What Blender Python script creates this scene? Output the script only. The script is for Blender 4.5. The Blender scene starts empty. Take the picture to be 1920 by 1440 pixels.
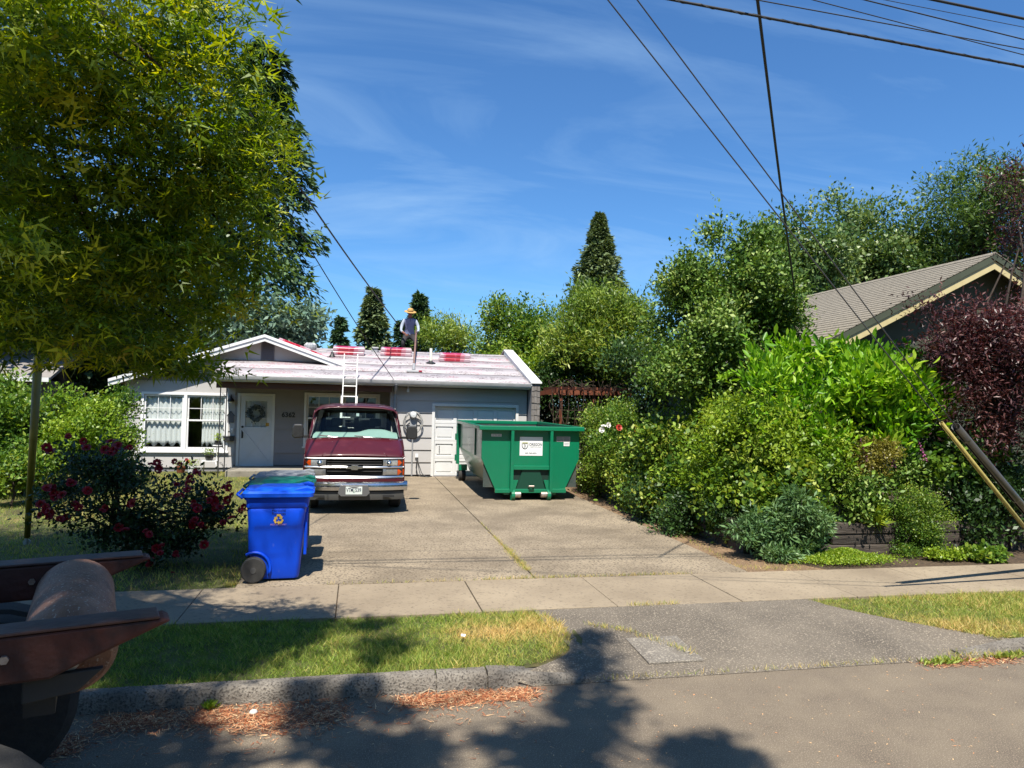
import bpy, math, random
import numpy as np
from mathutils import Vector, Matrix
random.seed(7)
RNG = np.random.default_rng(11)
sc = bpy.context.scene
COL = sc.collection
R = math.radians

# ---------------------------------------------------------------- camera
F_PX, CAM_H = 1330.0, 2.36
YAW, PITCH, ROLL = R(12.2), R(1.55), 0.023
_fw = Vector((math.sin(YAW) * math.cos(PITCH), math.cos(YAW) * math.cos(PITCH), math.sin(PITCH)))
_rt = Vector((math.cos(YAW), -math.sin(YAW), 0))
_up = _rt.cross(_fw)
_c, _s = math.cos(ROLL), math.sin(ROLL)
cam_right, cam_up = _rt * _c + _up * _s, _up * _c - _rt * _s
cam = bpy.data.cameras.new("camera")
cam.sensor_width = 36
cam.lens = F_PX / 1920 * 36
cam.clip_start = 0.1
cam.clip_end = 2000
camo = bpy.data.objects.new("camera", cam)
COL.objects.link(camo)
camo.matrix_world = Matrix(((cam_right.x, cam_up.x, -_fw.x, 0), (cam_right.y, cam_up.y, -_fw.y, 0),
                            (cam_right.z, cam_up.z, -_fw.z, CAM_H), (0, 0, 0, 1)))
sc.camera = camo


def ray(x, y):
    a, b = x - 960, y - 720
    u, v = a * _c + b * _s, b * _c - a * _s
    return _fw + _rt * (u / F_PX) - _up * (v / F_PX)


def at(x, y, Y):
    """the point of the place, Y metres up the drive, that the photograph shows at (x, y)"""
    r = ray(x, y)
    return Vector((0, 0, CAM_H)) + r * (Y / r.y)


def gz(x, y, z):
    r = ray(x, y)
    return Vector((0, 0, CAM_H)) + r * ((z - CAM_H) / r.z)


# ---------------------------------------------------------------- light
SUN_TO = Vector((-0.10, -0.53, 1.0)).normalized()      # towards the sun: high, behind the camera
world = bpy.data.worlds.new("World")
sc.world = world
world.use_nodes = True
wn, wl = world.node_tree.nodes, world.node_tree.links
wn.clear()
wo = wn.new("ShaderNodeOutputWorld")
bg = wn.new("ShaderNodeBackground")
bg.inputs["Strength"].default_value = 0.0525
sky = wn.new("ShaderNodeTexSky")
sky.sky_type = 'NISHITA'
sky.sun_disc = False
sky.sun_elevation = math.asin(SUN_TO.z)
sky.sun_rotation = math.atan2(SUN_TO.x, SUN_TO.y)
sky.altitude = 100
sky.air_density = 1.0
sky.dust_density = 0.6
sky.ozone_density = 2.0
hs = wn.new("ShaderNodeHueSaturation")
hs.inputs["Saturation"].default_value = 1.0
hs.inputs["Value"].default_value = 1.0
tint = wn.new("ShaderNodeMixRGB"); tint.blend_type = 'MULTIPLY'; tint.inputs[0].default_value = 1
tint.inputs[2].default_value = (0.74, 1.28, 1.78, 1)
wl.new(sky.outputs[0], tint.inputs[1])
wl.new(tint.outputs[0], hs.inputs["Color"])
# thin cirrus high in the sky
tc = wn.new("ShaderNodeTexCoord")
sep = wn.new("ShaderNodeSeparateXYZ")
wl.new(tc.outputs["Generated"], sep.inputs[0])
zc = wn.new("ShaderNodeMath"); zc.operation = 'MAXIMUM'; zc.inputs[1].default_value = 0.02
wl.new(sep.outputs["Z"], zc.inputs[0])
za = wn.new("ShaderNodeMath"); za.operation = 'ADD'; za.inputs[1].default_value = 0.16
wl.new(zc.outputs[0], za.inputs[0])
dx = wn.new("ShaderNodeMath"); dx.operation = 'DIVIDE'
dy = wn.new("ShaderNodeMath"); dy.operation = 'DIVIDE'
wl.new(sep.outputs["X"], dx.inputs[0]); wl.new(za.outputs[0], dx.inputs[1])
wl.new(sep.outputs["Y"], dy.inputs[0]); wl.new(za.outputs[0], dy.inputs[1])
cmb = wn.new("ShaderNodeCombineXYZ")
wl.new(dx.outputs[0], cmb.inputs[0]); wl.new(dy.outputs[0], cmb.inputs[1])
mp = wn.new("ShaderNodeMapping")
mp.inputs["Rotation"].default_value = (0, 0, R(-28))
mp.inputs["Scale"].default_value = (0.8, 2.0, 1)
mp.inputs["Location"].default_value = (8.3, 5.2, 0)
wl.new(cmb.outputs[0], mp.inputs[0])
cn = wn.new("ShaderNodeTexNoise")
cn.inputs["Scale"].default_value = 1.1
cn.inputs["Detail"].default_value = 7
cn.inputs["Roughness"].default_value = 0.58
cn.inputs["Distortion"].default_value = 0.9
wl.new(mp.outputs[0], cn.inputs["Vector"])
cr = wn.new("ShaderNodeMapRange")
cr.inputs["From Min"].default_value = 0.47
cr.inputs["From Max"].default_value = 0.85
cr.inputs["To Max"].default_value = 0.42
wl.new(cn.outputs["Fac"], cr.inputs["Value"])
cmx = wn.new("ShaderNodeMixRGB")
cmx.inputs[2].default_value = (5.4, 8.0, 11.0, 1)
wl.new(cr.outputs[0], cmx.inputs[0])
wl.new(hs.outputs[0], cmx.inputs[1])
wl.new(cmx.outputs[0], bg.inputs["Color"])
wl.new(bg.outputs[0], wo.inputs[0])

sun = bpy.data.lights.new("sun", 'SUN')
sun.energy = 5.0
sun.angle = R(0.53)
sun.color = (1.0, 0.94, 0.84)
suno = bpy.data.objects.new("sun", sun)
COL.objects.link(suno)
suno.rotation_euler = SUN_TO.to_track_quat('Z', 'Y').to_euler()
suno.location = (0, -5, 30)

sc.view_settings.view_transform = 'Standard'
sc.view_settings.look = 'None'
sc.view_settings.exposure = 0.90
sc.view_settings.gamma = 1.0
sc.view_settings.use_curve_mapping = False
sc.render.engine = 'CYCLES'
sc.cycles.max_bounces = 7
sc.cycles.diffuse_bounces = 3
sc.cycles.glossy_bounces = 3
sc.cycles.transmission_bounces = 4
sc.cycles.transparent_max_bounces = 10
sc.cycles.use_denoising = True
sc.cycles.sample_clamp_indirect = 6
sc.cycles.caustics_reflective = False
sc.cycles.caustics_refractive = False

# ---------------------------------------------------------------- helpers
ORG = {}


def L3(r, g, b, k=0.62):
    f = lambda c: (c / 255 / 12.92) if c / 255 <= 0.04045 else ((c / 255 + 0.055) / 1.055) ** 2.4
    return (k * f(r), k * f(g), k * f(b), 1)


def tag(o, label=None, cat=None, group=None, kind=None):
    if label: o["label"] = label
    if cat: o["category"] = cat
    if group: o["group"] = group
    if kind: o["kind"] = kind
    return o


def thing(name, label, cat, loc=(0, 0, 0), rz=0, group=None, local=False):
    o = bpy.data.objects.new(name, None)
    o.empty_display_size = 0.2
    COL.objects.link(o)
    o.location = loc
    o.rotation_euler = (0, 0, rz)
    ORG[o.name] = Vector((0, 0, 0)) if local else Vector(loc)
    return tag(o, label, cat, group)


def copy_tree(o, parent=None):
    c = o.copy()
    COL.objects.link(c)
    ORG[c.name] = ORG.get(o.name, Vector((0, 0, 0)))
    if parent: c.parent = parent
    for ch in o.children: copy_tree(ch, c)
    return c


class MB:
    def __init__(s):
        s.v, s.f = [], []

    def add(s, vs, fs):
        n = len(s.v)
        s.v += [tuple(v) for v in vs]
        s.f += [tuple(i + n for i in f) for f in fs]
        return s

    def box(s, x0, x1, y0, y1, z0, z1, M=None):
        vs = [(x0, y0, z0), (x1, y0, z0), (x1, y1, z0), (x0, y1, z0), (x0, y0, z1), (x1, y0, z1), (x1, y1, z1), (x0, y1, z1)]
        if M is not None: vs = [M @ Vector(v) for v in vs]
        return s.add(vs, [(0, 3, 2, 1), (4, 5, 6, 7), (0, 1, 5, 4), (1, 2, 6, 5), (2, 3, 7, 6), (3, 0, 4, 7)])

    def bar(s, a, b, w, h, up=(0, 0, 1)):
        a, b = Vector(a), Vector(b)
        d = (b - a).normalized()
        u = Vector(up)
        sd = d.cross(u)
        if sd.length < 1e-4: sd = d.cross(Vector((1, 0, 0)))
        sd.normalize()
        u = sd.cross(d)
        sd, u = sd * w / 2, u * h / 2
        vs = [a - sd - u, a + sd - u, a + sd + u, a - sd + u, b - sd - u, b + sd - u, b + sd + u, b - sd + u]
        return s.add(vs, [(0, 1, 2, 3), (7, 6, 5, 4), (0, 4, 5, 1), (1, 5, 6, 2), (2, 6, 7, 3), (3, 7, 4, 0)])

    def prism(s, poly, ax, a, b):
        def pt(p, t):
            return {'x': (t, p[0], p[1]), 'y': (p[0], t, p[1]), 'z': (p[0], p[1], t)}[ax]
        n = len(poly)
        vs = [pt(p, a) for p in poly] + [pt(p, b) for p in poly]
        fs = [tuple(range(n))[::-1], tuple(range(n, 2 * n))] + [(i, (i + 1) % n, n + (i + 1) % n, n + i) for i in range(n)]
        return s.add(vs, fs)

    def loft(s, rings, closed=True, cap=True):
        n = len(rings[0])
        vs = [p for r in rings for p in r]
        fs = []
        m = n if closed else n - 1
        for k in range(len(rings) - 1):
            for i in range(m):
                fs.append((k * n + i, k * n + (i + 1) % n, (k + 1) * n + (i + 1) % n, (k + 1) * n + i))
        if cap and closed:
            fs.append(tuple(range(n))[::-1])
            fs.append(tuple(range((len(rings) - 1) * n, len(rings) * n)))
        return s.add(vs, fs)

    def tube(s, pts, r, n=6, cap=True):
        pts = [Vector(p) for p in pts]
        rr = r if isinstance(r, (list, tuple)) else [r] * len(pts)
        rings = []
        u = None
        for i, p in enumerate(pts):
            d = (pts[min(i + 1, len(pts) - 1)] - pts[max(i - 1, 0)])
            d = d.normalized() if d.length > 1e-9 else Vector((0, 0, 1))
            if u is None:
                u = d.cross(Vector((0, 0, 1)))
                if u.length < 1e-3: u = d.cross(Vector((1, 0, 0)))
            else:
                u = u - d * u.dot(d)
            u.normalize()
            w = d.cross(u)
            rings.append([p + (u * math.cos(2 * math.pi * k / n) + w * math.sin(2 * math.pi * k / n)) * rr[i] for k in range(n)])
        return s.loft(rings, True, cap)

    def cyl(s, a, b, r0, r1=None, n=14):
        return s.tube([a, b], [r0, r0 if r1 is None else r1], n)

    def lathe(s, prof, c=(0, 0, 0), ax='z', n=20):
        rings = []
        for r, h in prof:
            ring = []
            for k in range(n):
                a = 2 * math.pi * k / n
                x, y = r * math.cos(a), r * math.sin(a)
                p = {'z': (x, y, h), 'y': (x, h, y), 'x': (h, x, y)}[ax]
                ring.append((p[0] + c[0], p[1] + c[1], p[2] + c[2]))
            rings.append(ring)
        return s.loft(rings, True, True)

    def quad(s, *p):
        return s.add(p, [tuple(range(len(p)))])

    def build(s, name, m, parent=None, bev=0.0, smooth=False, sub=0, kind=None, seg=2, sol=0, auto=None):
        me = bpy.data.meshes.new(name)
        vs = s.v
        if parent is not None:
            o0 = ORG.get(parent.name, Vector((0, 0, 0)))
            if o0.length > 0: vs = [(v[0] - o0.x, v[1] - o0.y, v[2] - o0.z) for v in vs]
        me.from_pydata(vs, [], s.f)
        me.update()
        if isinstance(m, (list, tuple)):
            for q in m: me.materials.append(q)
        else:
            me.materials.append(m)
        o = bpy.data.objects.new(name, me)
        COL.objects.link(o)
        if parent is not None:
            o.parent = parent
            ORG[o.name] = ORG.get(parent.name, Vector((0, 0, 0)))
        if smooth or auto:
            me.polygons.foreach_set("use_smooth", [True] * len(me.polygons))
        if auto:
            me.set_sharp_from_angle(angle=R(auto))
        if sol:
            q = o.modifiers.new("s", 'SOLIDIFY'); q.thickness = sol; q.offset = 0
        if bev:
            q = o.modifiers.new("b", 'BEVEL'); q.width = bev; q.segments = seg; q.limit_method = 'ANGLE'; q.angle_limit = R(35)
            q.harden_normals = False
        if sub:
            q = o.modifiers.new("u", 'SUBSURF'); q.levels = sub; q.render_levels = sub
        if kind: o["kind"] = kind
        return o


def text_mesh(name, body, size, m, parent, mat4, ext=0.0, align='CENTER', sx=1.0, bold=0.0):
    cu = bpy.data.curves.new(name, 'FONT')
    cu.body = body
    cu.size = size
    cu.align_x = align
    cu.align_y = 'CENTER'
    cu.extrude = ext
    cu.offset = bold
    cu.resolution_u = 3
    ob = bpy.data.objects.new("tmp", cu)
    COL.objects.link(ob)
    dg = bpy.context.evaluated_depsgraph_get()
    dg.update()
    me = bpy.data.meshes.new_from_object(ob.evaluated_get(dg))
    bpy.data.objects.remove(ob)
    me.transform(mat4 @ Matrix.Diagonal((sx, 1, 1, 1)))
    o0 = ORG.get(parent.name, Vector((0, 0, 0)))
    me.transform(Matrix.Translation(-o0))
    me.materials.clear()
    me.materials.append(m)
    o = bpy.data.objects.new(name, me)
    COL.objects.link(o)
    o.parent = parent
    ORG[o.name] = o0
    return o


def face_front(p):      # text plane at p that faces the street (-Y)
    return Matrix.Translation(Vector(p)) @ Matrix.Rotation(R(90), 4, 'X')


# ---------------------------------------------------------------- materials
MATS = {}


def mat(name, col, col2=None, rough=0.6, scale=4.0, bump=0.0, bscale=40.0, metal=0.0, spec=0.5, coat=0.0,
        lo=0.35, hi=0.7, detail=5.0, stretch=(1, 1, 1), rvar=0.0, col3=None, scale3=30.0, lo3=0.55, hi3=0.7, sheen=0.0):
    if name in MATS: return MATS[name]
    m = bpy.data.materials.new(name)
    m.use_nodes = True
    n, l = m.node_tree.nodes, m.node_tree.links
    p = n["Principled BSDF"]
    p.inputs["Roughness"].default_value = rough
    p.inputs["Metallic"].default_value = metal
    p.inputs["Specular IOR Level"].default_value = spec
    p.inputs["Coat Weight"].default_value = coat
    p.inputs["Coat Roughness"].default_value = 0.05
    p.inputs["Base Color"].default_value = col
    if col2 is not None or bump or col3 is not None or rvar:
        t = n.new("ShaderNodeTexCoord")
        mpn = n.new("ShaderNodeMapping")
        mpn.inputs["Scale"].default_value = stretch
        l.new(t.outputs["Object"], mpn.inputs[0])
        out = None
        if col2 is not None:
            ns = n.new("ShaderNodeTexNoise")
            ns.inputs["Scale"].default_value = scale
            ns.inputs["Detail"].default_value = detail
            ns.inputs["Roughness"].default_value = 0.6
            l.new(mpn.outputs[0], ns.inputs["Vector"])
            mr = n.new("ShaderNodeMapRange")
            mr.inputs["From Min"].default_value = lo
            mr.inputs["From Max"].default_value = hi
            l.new(ns.outputs["Fac"], mr.inputs["Value"])
            mx = n.new("ShaderNodeMixRGB")
            mx.inputs[1].default_value = col
            mx.inputs[2].default_value = col2
            l.new(mr.outputs[0], mx.inputs[0])
            out = mx.outputs[0]
            if rvar:
                rr = n.new("ShaderNodeMapRange")
                rr.inputs["To Min"].default_value = max(0, rough - rvar)
                rr.inputs["To Max"].default_value = min(1, rough + rvar)
                l.new(ns.outputs["Fac"], rr.inputs["Value"])
                l.new(rr.outputs[0], p.inputs["Roughness"])
        if col3 is not None:
            n3 = n.new("ShaderNodeTexNoise")
            n3.inputs["Scale"].default_value = scale3
            n3.inputs["Detail"].default_value = 3
            l.new(mpn.outputs[0], n3.inputs["Vector"])
            m3 = n.new("ShaderNodeMapRange")
            m3.inputs["From Min"].default_value = lo3
            m3.inputs["From Max"].default_value = hi3
            l.new(n3.outputs["Fac"], m3.inputs["Value"])
            x3 = n.new("ShaderNodeMixRGB")
            if out is not None: l.new(out, x3.inputs[1])
            else: x3.inputs[1].default_value = col
            x3.inputs[2].default_value = col3
            l.new(m3.outputs[0], x3.inputs[0])
            out = x3.outputs[0]
        if out is not None: l.new(out, p.inputs["Base Color"])
        if bump:
            nb = n.new("ShaderNodeTexNoise")
            nb.inputs["Scale"].default_value = bscale
            nb.inputs["Detail"].default_value = 4
            l.new(mpn.outputs[0], nb.inputs["Vector"])
            b = n.new("ShaderNodeBump")
            b.inputs["Strength"].default_value = min(1, bump)
            b.inputs["Distance"].default_value = 0.02
            l.new(nb.outputs["Fac"], b.inputs["Height"])
            l.new(b.outputs[0], p.inputs["Normal"])
    MATS[name] = m
    return m


def leaf_mat(name, stops, trans=0.35, rough=0.45, spec=0.4, tcol=(1.25, 1.2, 0.5), sheen=0):
    """foliage: colour from the per-leaf 'tone' attribute, with light passing through the blade"""
    m = bpy.data.materials.new(name)
    m.use_nodes = True
    n, l = m.node_tree.nodes, m.node_tree.links
    p = n["Principled BSDF"]
    p.inputs["Roughness"].default_value = rough
    p.inputs["Specular IOR Level"].default_value = spec
    a = n.new("ShaderNodeAttribute")
    a.attribute_name = "tone"
    r = n.new("ShaderNodeValToRGB")
    el = r.color_ramp.elements
    while len(el) < len(stops): el.new(0.5)
    for e, (pos, c) in zip(el, stops):
        e.position = pos
        e.color = c if len(c) == 4 else (*c, 1)
    l.new(a.outputs["Fac"], r.inputs[0])
    l.new(r.outputs[0], p.inputs["Base Color"])
    tr = n.new("ShaderNodeBsdfTranslucent")
    mm = n.new("ShaderNodeMixRGB")
    mm.blend_type = 'MULTIPLY'
    mm.inputs[0].default_value = 1
    mm.inputs[2].default_value = (*tcol, 1)
    l.new(r.outputs[0], mm.inputs[1])
    l.new(mm.outputs[0], tr.inputs[0])
    ms = n.new("ShaderNodeMixShader")
    ms.inputs[0].default_value = trans
    l.new(p.outputs[0], ms.inputs[1])
    l.new(tr.outputs[0], ms.inputs[2])
    l.new(ms.outputs[0], n["Material Output"].inputs[0])
    MATS[name] = m
    return m


def glass_mat(name, tint=(0.75, 0.8, 0.8), rough=0.0, refl=1.0):
    m = bpy.data.materials.new(name)
    m.use_nodes = True
    n, l = m.node_tree.nodes, m.node_tree.links
    n.remove(n["Principled BSDF"])
    t = n.new("ShaderNodeBsdfTransparent"); t.inputs[0].default_value = (*tint, 1)
    g = n.new("ShaderNodeBsdfGlossy"); g.inputs["Roughness"].default_value = rough
    fr = n.new("ShaderNodeFresnel"); fr.inputs[0].default_value = 1.5
    ge = n.new("ShaderNodeNewGeometry")
    io = n.new("ShaderNodeMapRange"); io.inputs["To Min"].default_value = 1.5; io.inputs["To Max"].default_value = 1 / 1.5
    l.new(ge.outputs["Backfacing"], io.inputs["Value"]); l.new(io.outputs[0], fr.inputs[0])
    mu = n.new("ShaderNodeMath"); mu.operation = 'MULTIPLY'; mu.inputs[1].default_value = refl
    l.new(fr.outputs[0], mu.inputs[0])
    ms = n.new("ShaderNodeMixShader")
    l.new(mu.outputs[0], ms.inputs[0]); l.new(t.outputs[0], ms.inputs[1]); l.new(g.outputs[0], ms.inputs[2])
    l.new(ms.outputs[0], n["Material Output"].inputs[0])
    MATS[name] = m
    return m


def A(v, w=None, u=None):
    return (v, v if w is None else w, v if u is None else u, 1)


white = mat("white_paint", A(.64, .64, .62), A(.55, .55, .53), rough=.5, scale=3, lo=.45, hi=.85)
white2 = mat("white_vinyl", A(.70, .70, .70), rough=.35)
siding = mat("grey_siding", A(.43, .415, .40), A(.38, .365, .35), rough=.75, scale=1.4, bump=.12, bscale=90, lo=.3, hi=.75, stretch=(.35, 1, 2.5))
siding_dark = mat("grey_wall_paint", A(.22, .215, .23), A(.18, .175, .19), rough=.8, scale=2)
porch_shade_siding = mat("grey_siding_shaded", A(.28, .265, .27), A(.24, .23, .235), rough=.8, scale=1.6, bump=.1, bscale=60)  # same siding in a darker grey, the porch roof's shade put into colour
dark = mat("dark_void", A(.012), rough=.9)
black_plastic = mat("black_plastic", A(.018), A(.03), rough=.45, scale=20)
rubber = mat("tyre_rubber", A(.02), A(.035, .033, .03), rough=.85, scale=14, bump=.2, bscale=80)
iron = mat("black_iron", A(.02), rough=.5)
chrome = mat("chrome", A(.62), A(.5), rough=.16, metal=1, scale=3, rvar=.06)
alu = mat("aluminium", A(.72), A(.6), rough=.35, metal=.85, scale=8)
galv = mat("galvanised_steel", A(.42, .43, .44), A(.33, .34, .35), rough=.45, metal=.7, scale=12)
grey_paint = mat("grey_metal_paint", A(.30, .31, .32), A(.25), rough=.5, scale=7)
glass = glass_mat("window_glass", (.93, .95, .95))
cedar = mat("cedar_boards", L3(120, 72, 42), L3(92, 54, 32), rough=.7, scale=3, stretch=(.4, 6, 6), bump=.2, bscale=18)
concrete = mat("concrete", L3(172, 165, 150), L3(148, 140, 126), rough=.9, scale=1.6, bump=.35, bscale=120, col3=L3(120, 112, 100), scale3=9, lo3=.58, hi3=.8)

# ================================================================ the setting
def sheet(name, m, poly, z, kind='structure', parent=None):
    b = MB().add([(p[0], p[1], z if len(p) < 3 else p[2]) for p in poly], [tuple(range(len(poly)))])
    o = b.build(name, m, parent)
    if parent is None: o["kind"] = kind
    return o


soil = mat("garden_soil", L3(92, 74, 54), L3(58, 46, 34), rough=.95, scale=2.4, bump=.8, bscale=22, col3=L3(128, 104, 74), scale3=34)
ground_m = mat("far_ground", L3(88, 92, 56), L3(70, 64, 42), rough=.95, scale=.4, bump=.3)
turf_m = mat("turf_soil", L3(104, 108, 56), L3(84, 78, 44), rough=.95, scale=1.4, bump=.7, bscale=30, col3=L3(140, 122, 76), scale3=3.0, lo3=.56, hi3=.75)
asphalt = mat("asphalt", L3(142, 128, 108), L3(116, 103, 88), rough=.92, scale=1.6, detail=10, bump=.55, bscale=170, col3=L3(182, 166, 143), scale3=110, lo3=.53, hi3=.66)
aggregate = mat("exposed_aggregate", L3(138, 127, 112), L3(104, 95, 84), rough=.9, scale=1.1, bump=.9, bscale=75, col3=L3(188, 174, 152), scale3=62, lo3=.54, hi3=.68)
drive_m = mat("drive_concrete", L3(182, 165, 139), L3(138, 123, 102), rough=.92, scale=.9, bump=.7, bscale=95, col3=L3(98, 86, 72), scale3=34, lo3=.51, hi3=.66, detail=9, lo=.38, hi=.66)
walk_m = mat("sidewalk_concrete", L3(180, 163, 137), L3(148, 132, 110), rough=.92, scale=.8, bump=.4, bscale=130, col3=L3(128, 114, 95), scale3=26, lo3=.56, hi3=.74, detail=7)
kerb_m = mat("kerb_concrete", L3(158, 150, 138), L3(118, 110, 100), rough=.95, scale=5, bump=.9, bscale=60, col3=L3(84, 78, 72), scale3=60, lo3=.50, hi3=.66)
dirt_m = mat("dry_dirt", L3(150, 122, 92), L3(112, 88, 64), rough=.95, scale=3.2, bump=.8, bscale=30, col3=L3(176, 150, 116), scale3=26)

sheet("ground", ground_m, [(-400, -300), (400, -300), (400, 500), (-400, 500)], -0.06)
sheet("road", asphalt, [(-80, -7), (80, -7), (80, 5.81), (-80, 5.81)], 0.0)
# lawn and beds, one step above the street
sheet("lawn", turf_m, [(-40, 8.80), (-1.34, 8.80), (-1.34, 30), (-40, 30)], 0.115)
sheet("verge", turf_m, [(-40, 5.93), (1.36, 5.93), (1.72, 5.98), (2.04, 6.22), (2.18, 6.6), (2.18, 7.0), (2.06, 7.49), (-40, 7.49)], 0.105)
sheet("verge", turf_m, [(5.18, 7.49), (5.5, 7.0), (5.95, 6.4), (6.35, 5.95), (40, 5.95), (40, 7.49)], 0.105)
sheet("dirt_strip", dirt_m, [(5.25, 8.8), (6.6, 8.8), (5.98, 9.9), (5.86, 20.9), (5.25, 20.9)], 0.112)
sheet("side_yard", soil, [(6.6, 8.81), (60, 8.81), (60, 60), (5.3, 60), (5.3, 20.9), (5.86, 20.9), (5.98, 9.9)], 0.108)
sheet("back_yard", ground_m, [(-60, 30), (5.3, 30), (5.3, 90), (-60, 90)], 0.10)

# kerb
kerb = tag(MB().box(-40, 1.3, 5.83, 5.93, -.05, .09).build("kerb", kerb_m), kind='structure')


def kerb_piece(x0, x1, h0, h1, parent, y0=5.80, y1=5.95):
    b = MB()
    n = max(2, int((x1 - x0) / .12))
    rings = []
    for i in range(n + 1):
        t = i / n
        x = x0 + (x1 - x0) * t
        h = h0 + (h1 - h0) * (3 * t * t - 2 * t ** 3)
        j = lambda a: random.uniform(-a, a)
        rings.append([(x, y0 + j(.006), -.03), (x, y0 + .012 + j(.008), h * .55 + j(.008)), (x, y0 + .03 + j(.007), h - .018 + j(.005)),
                      (x, y0 + .055 + j(.005), h + j(.004)), (x, y1, h + j(.003)), (x, y1, -.03)])
    b.loft(rings)
    return b.build("kerb_stone", kerb_m, parent, auto=50)


x = -20.0
while x < .9:
    kerb_piece(x + .006, min(x + 2.95, 1.10), .135, .135, kerb)
    x += 2.955 if x + 2.955 < 1 else 9
kerb_piece(1.115, 2.0, .135, .05, kerb, 5.80, 5.97)
kerb2 = tag(MB().box(6.5, 40, 5.84, 5.93, -.05, .09).build("kerb", kerb_m), kind='structure')
kerb_piece(5.75, 6.6, .045, .12, kerb2, 5.79, 5.95)
for i in range(5): kerb_piece(6.61 + i * 3, 9.6 + i * 3, .13, .13, kerb2)

# driveway apron between kerb and sidewalk
b = MB()
nx, ny = 40, 18
vs = []
for j in range(ny + 1):
    t = j / ny
    y = 5.80 + 1.68 * t
    if t < .35: xl = 1.36 + .62 * math.sin(t / .35 * math.pi / 2)
    else: xl = 1.98 - .10 * (t - .35)
    xr = 6.62 - 1.38 * t - .15 * math.sin(t * math.pi)
    for i in range(nx + 1):
        s_ = i / nx
        xx = xl + (xr - xl) * s_
        de = min(s_, 1 - s_) * (xr - xl)
        e = max(0, 1 - de / .42)
        e = e * e * (3 - 2 * e)
        z = .018 + .117 * (t ** .85)
        z = z * (1 - e) + max(z, .116) * e
        if j == 0: z = .004 if e < .9 else .05
        vs.append((xx, y, z + (random.uniform(-.002, .002) if j else 0)))
fs = [(j * (nx + 1) + i, j * (nx + 1) + i + 1, (j + 1) * (nx + 1) + i + 1, (j + 1) * (nx + 1) + i) for j in range(ny) for i in range(nx)]
b.add(vs, fs)
tag(b.build("driveway_apron", aggregate, smooth=True), kind='structure')
# flat utility patch set in the apron
ap = bpy.data.objects["driveway_apron"]
MB().prism([(6.02, .0), (6.60, .03), (6.60, .0905), (6.02, .058)], 'x', 2.62, 3.16).build("patch_slab", mat("patch_aggregate", L3(150, 142, 130), L3(126, 118, 108), rough=.9, scale=2, bump=.9, bscale=75, col3=L3(186, 176, 160), scale3=50, lo3=.52, hi3=.64), ap, bev=.006)

# sidewalk slabs
walk = tag(MB().box(-40, 40, 7.50, 8.80, -.05, .118).build("sidewalk", soil), kind='structure')
x = 2.875 - 1.52 * 20
while x < 32:
    w = 1.52
    dz = random.uniform(-.003, .003)
    o = MB().box(x + .005, x + w - .005, 7.485, 8.795, .05, .142 + dz).build("slab", walk_m, walk, bev=.007)
    x += w

# driveway slabs
drive = tag(MB().box(-1.3, 5.25, 8.82, 21.1, -.05, .11).build("driveway", soil), kind='structure')
for x0, x1 in ((-1.34, 2.262), (2.28, 5.26)):
    MB().box(x0, x1, 8.82, 21.08, .02, .141).build("slab", drive_m, drive, bev=.01)

# ================================================================ the grey house
YW, YG = 22.7, 21.13          # main front wall, garage front wall
house = thing("house", "low grey ranch house with white trim and its roof stripped for new shingles", "house", (-0.6, 22.7, .14))
EAVE_Y, EAVE_Z, SL, RIDGE_Y = 20.75, 2.95, .27, 24.85
roof_z = lambda y: EAVE_Z + SL * (y - EAVE_Y)
RIDGE_Z = roof_z(RIDGE_Y)


def wall_open(x0, x1, z0, z1, y0, y1, ops, m, name="wall", parent=None):
    """a wall with real openings, built from the pieces round them"""
    b = MB()
    xs_ = sorted(set([x0, x1] + [o[0] for o in ops] + [o[1] for o in ops]))
    for a, c in zip(xs_[:-1], xs_[1:]):
        cut = sorted([(o[2], o[3]) for o in ops if o[0] <= a + 1e-6 and o[1] >= c - 1e-6])
        z = z0
        for p, q in cut:
            if p > z: b.box(a, c, y0, y1, z, p)
            z = q
        if z < z1: b.box(a, c, y0, y1, z, z1)
    return b.build(name, m, parent)


WIN = (-6.15, -3.87, .78, 2.38)
DOOR = (-3.47, -2.55, .30, 2.40)
WIN2 = (-1.54, .60, .95, 2.47)
GAR = (2.24, 4.70, .14, 2.22)
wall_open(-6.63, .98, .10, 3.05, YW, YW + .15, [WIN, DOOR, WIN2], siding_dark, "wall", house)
wall_open(.95, 5.05, .10, 2.86, YG, YG + .15, [GAR], siding_dark, "wall", house)
w = MB()
w.box(.95, 1.1, YG + .15, YW, .10, 2.9)
w.box(-6.63, -6.48, YW + .15, 28.5, .10, 2.9)
w.box(-6.48, 5.05, 28.35, 28.5, .10, 2.9)
w.box(.98, 1.1, YW + .15, 28.35, .1, 2.8)
w.box(-6.48, 4.9, YW + .16, 28.3, .05, .12)
w.build("wall", siding_dark, house)
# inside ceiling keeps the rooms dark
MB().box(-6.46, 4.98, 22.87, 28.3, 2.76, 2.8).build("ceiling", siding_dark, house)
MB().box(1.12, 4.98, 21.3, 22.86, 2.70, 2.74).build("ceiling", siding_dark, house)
# gable wall above the porch roof
gz_ = lambda x: 4.20 - .345 * abs(x + 2.79)
g = MB()
g.prism([(-6.63, 2.86), (-6.63, gz_(-6.63) - .1), (-2.79, gz_(-2.79) - .1), (.7, gz_(.7) - .1), (.7, 2.86)], 'y', YW + .002, YW + .148)
g.build("gable_wall", siding, house)


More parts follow.
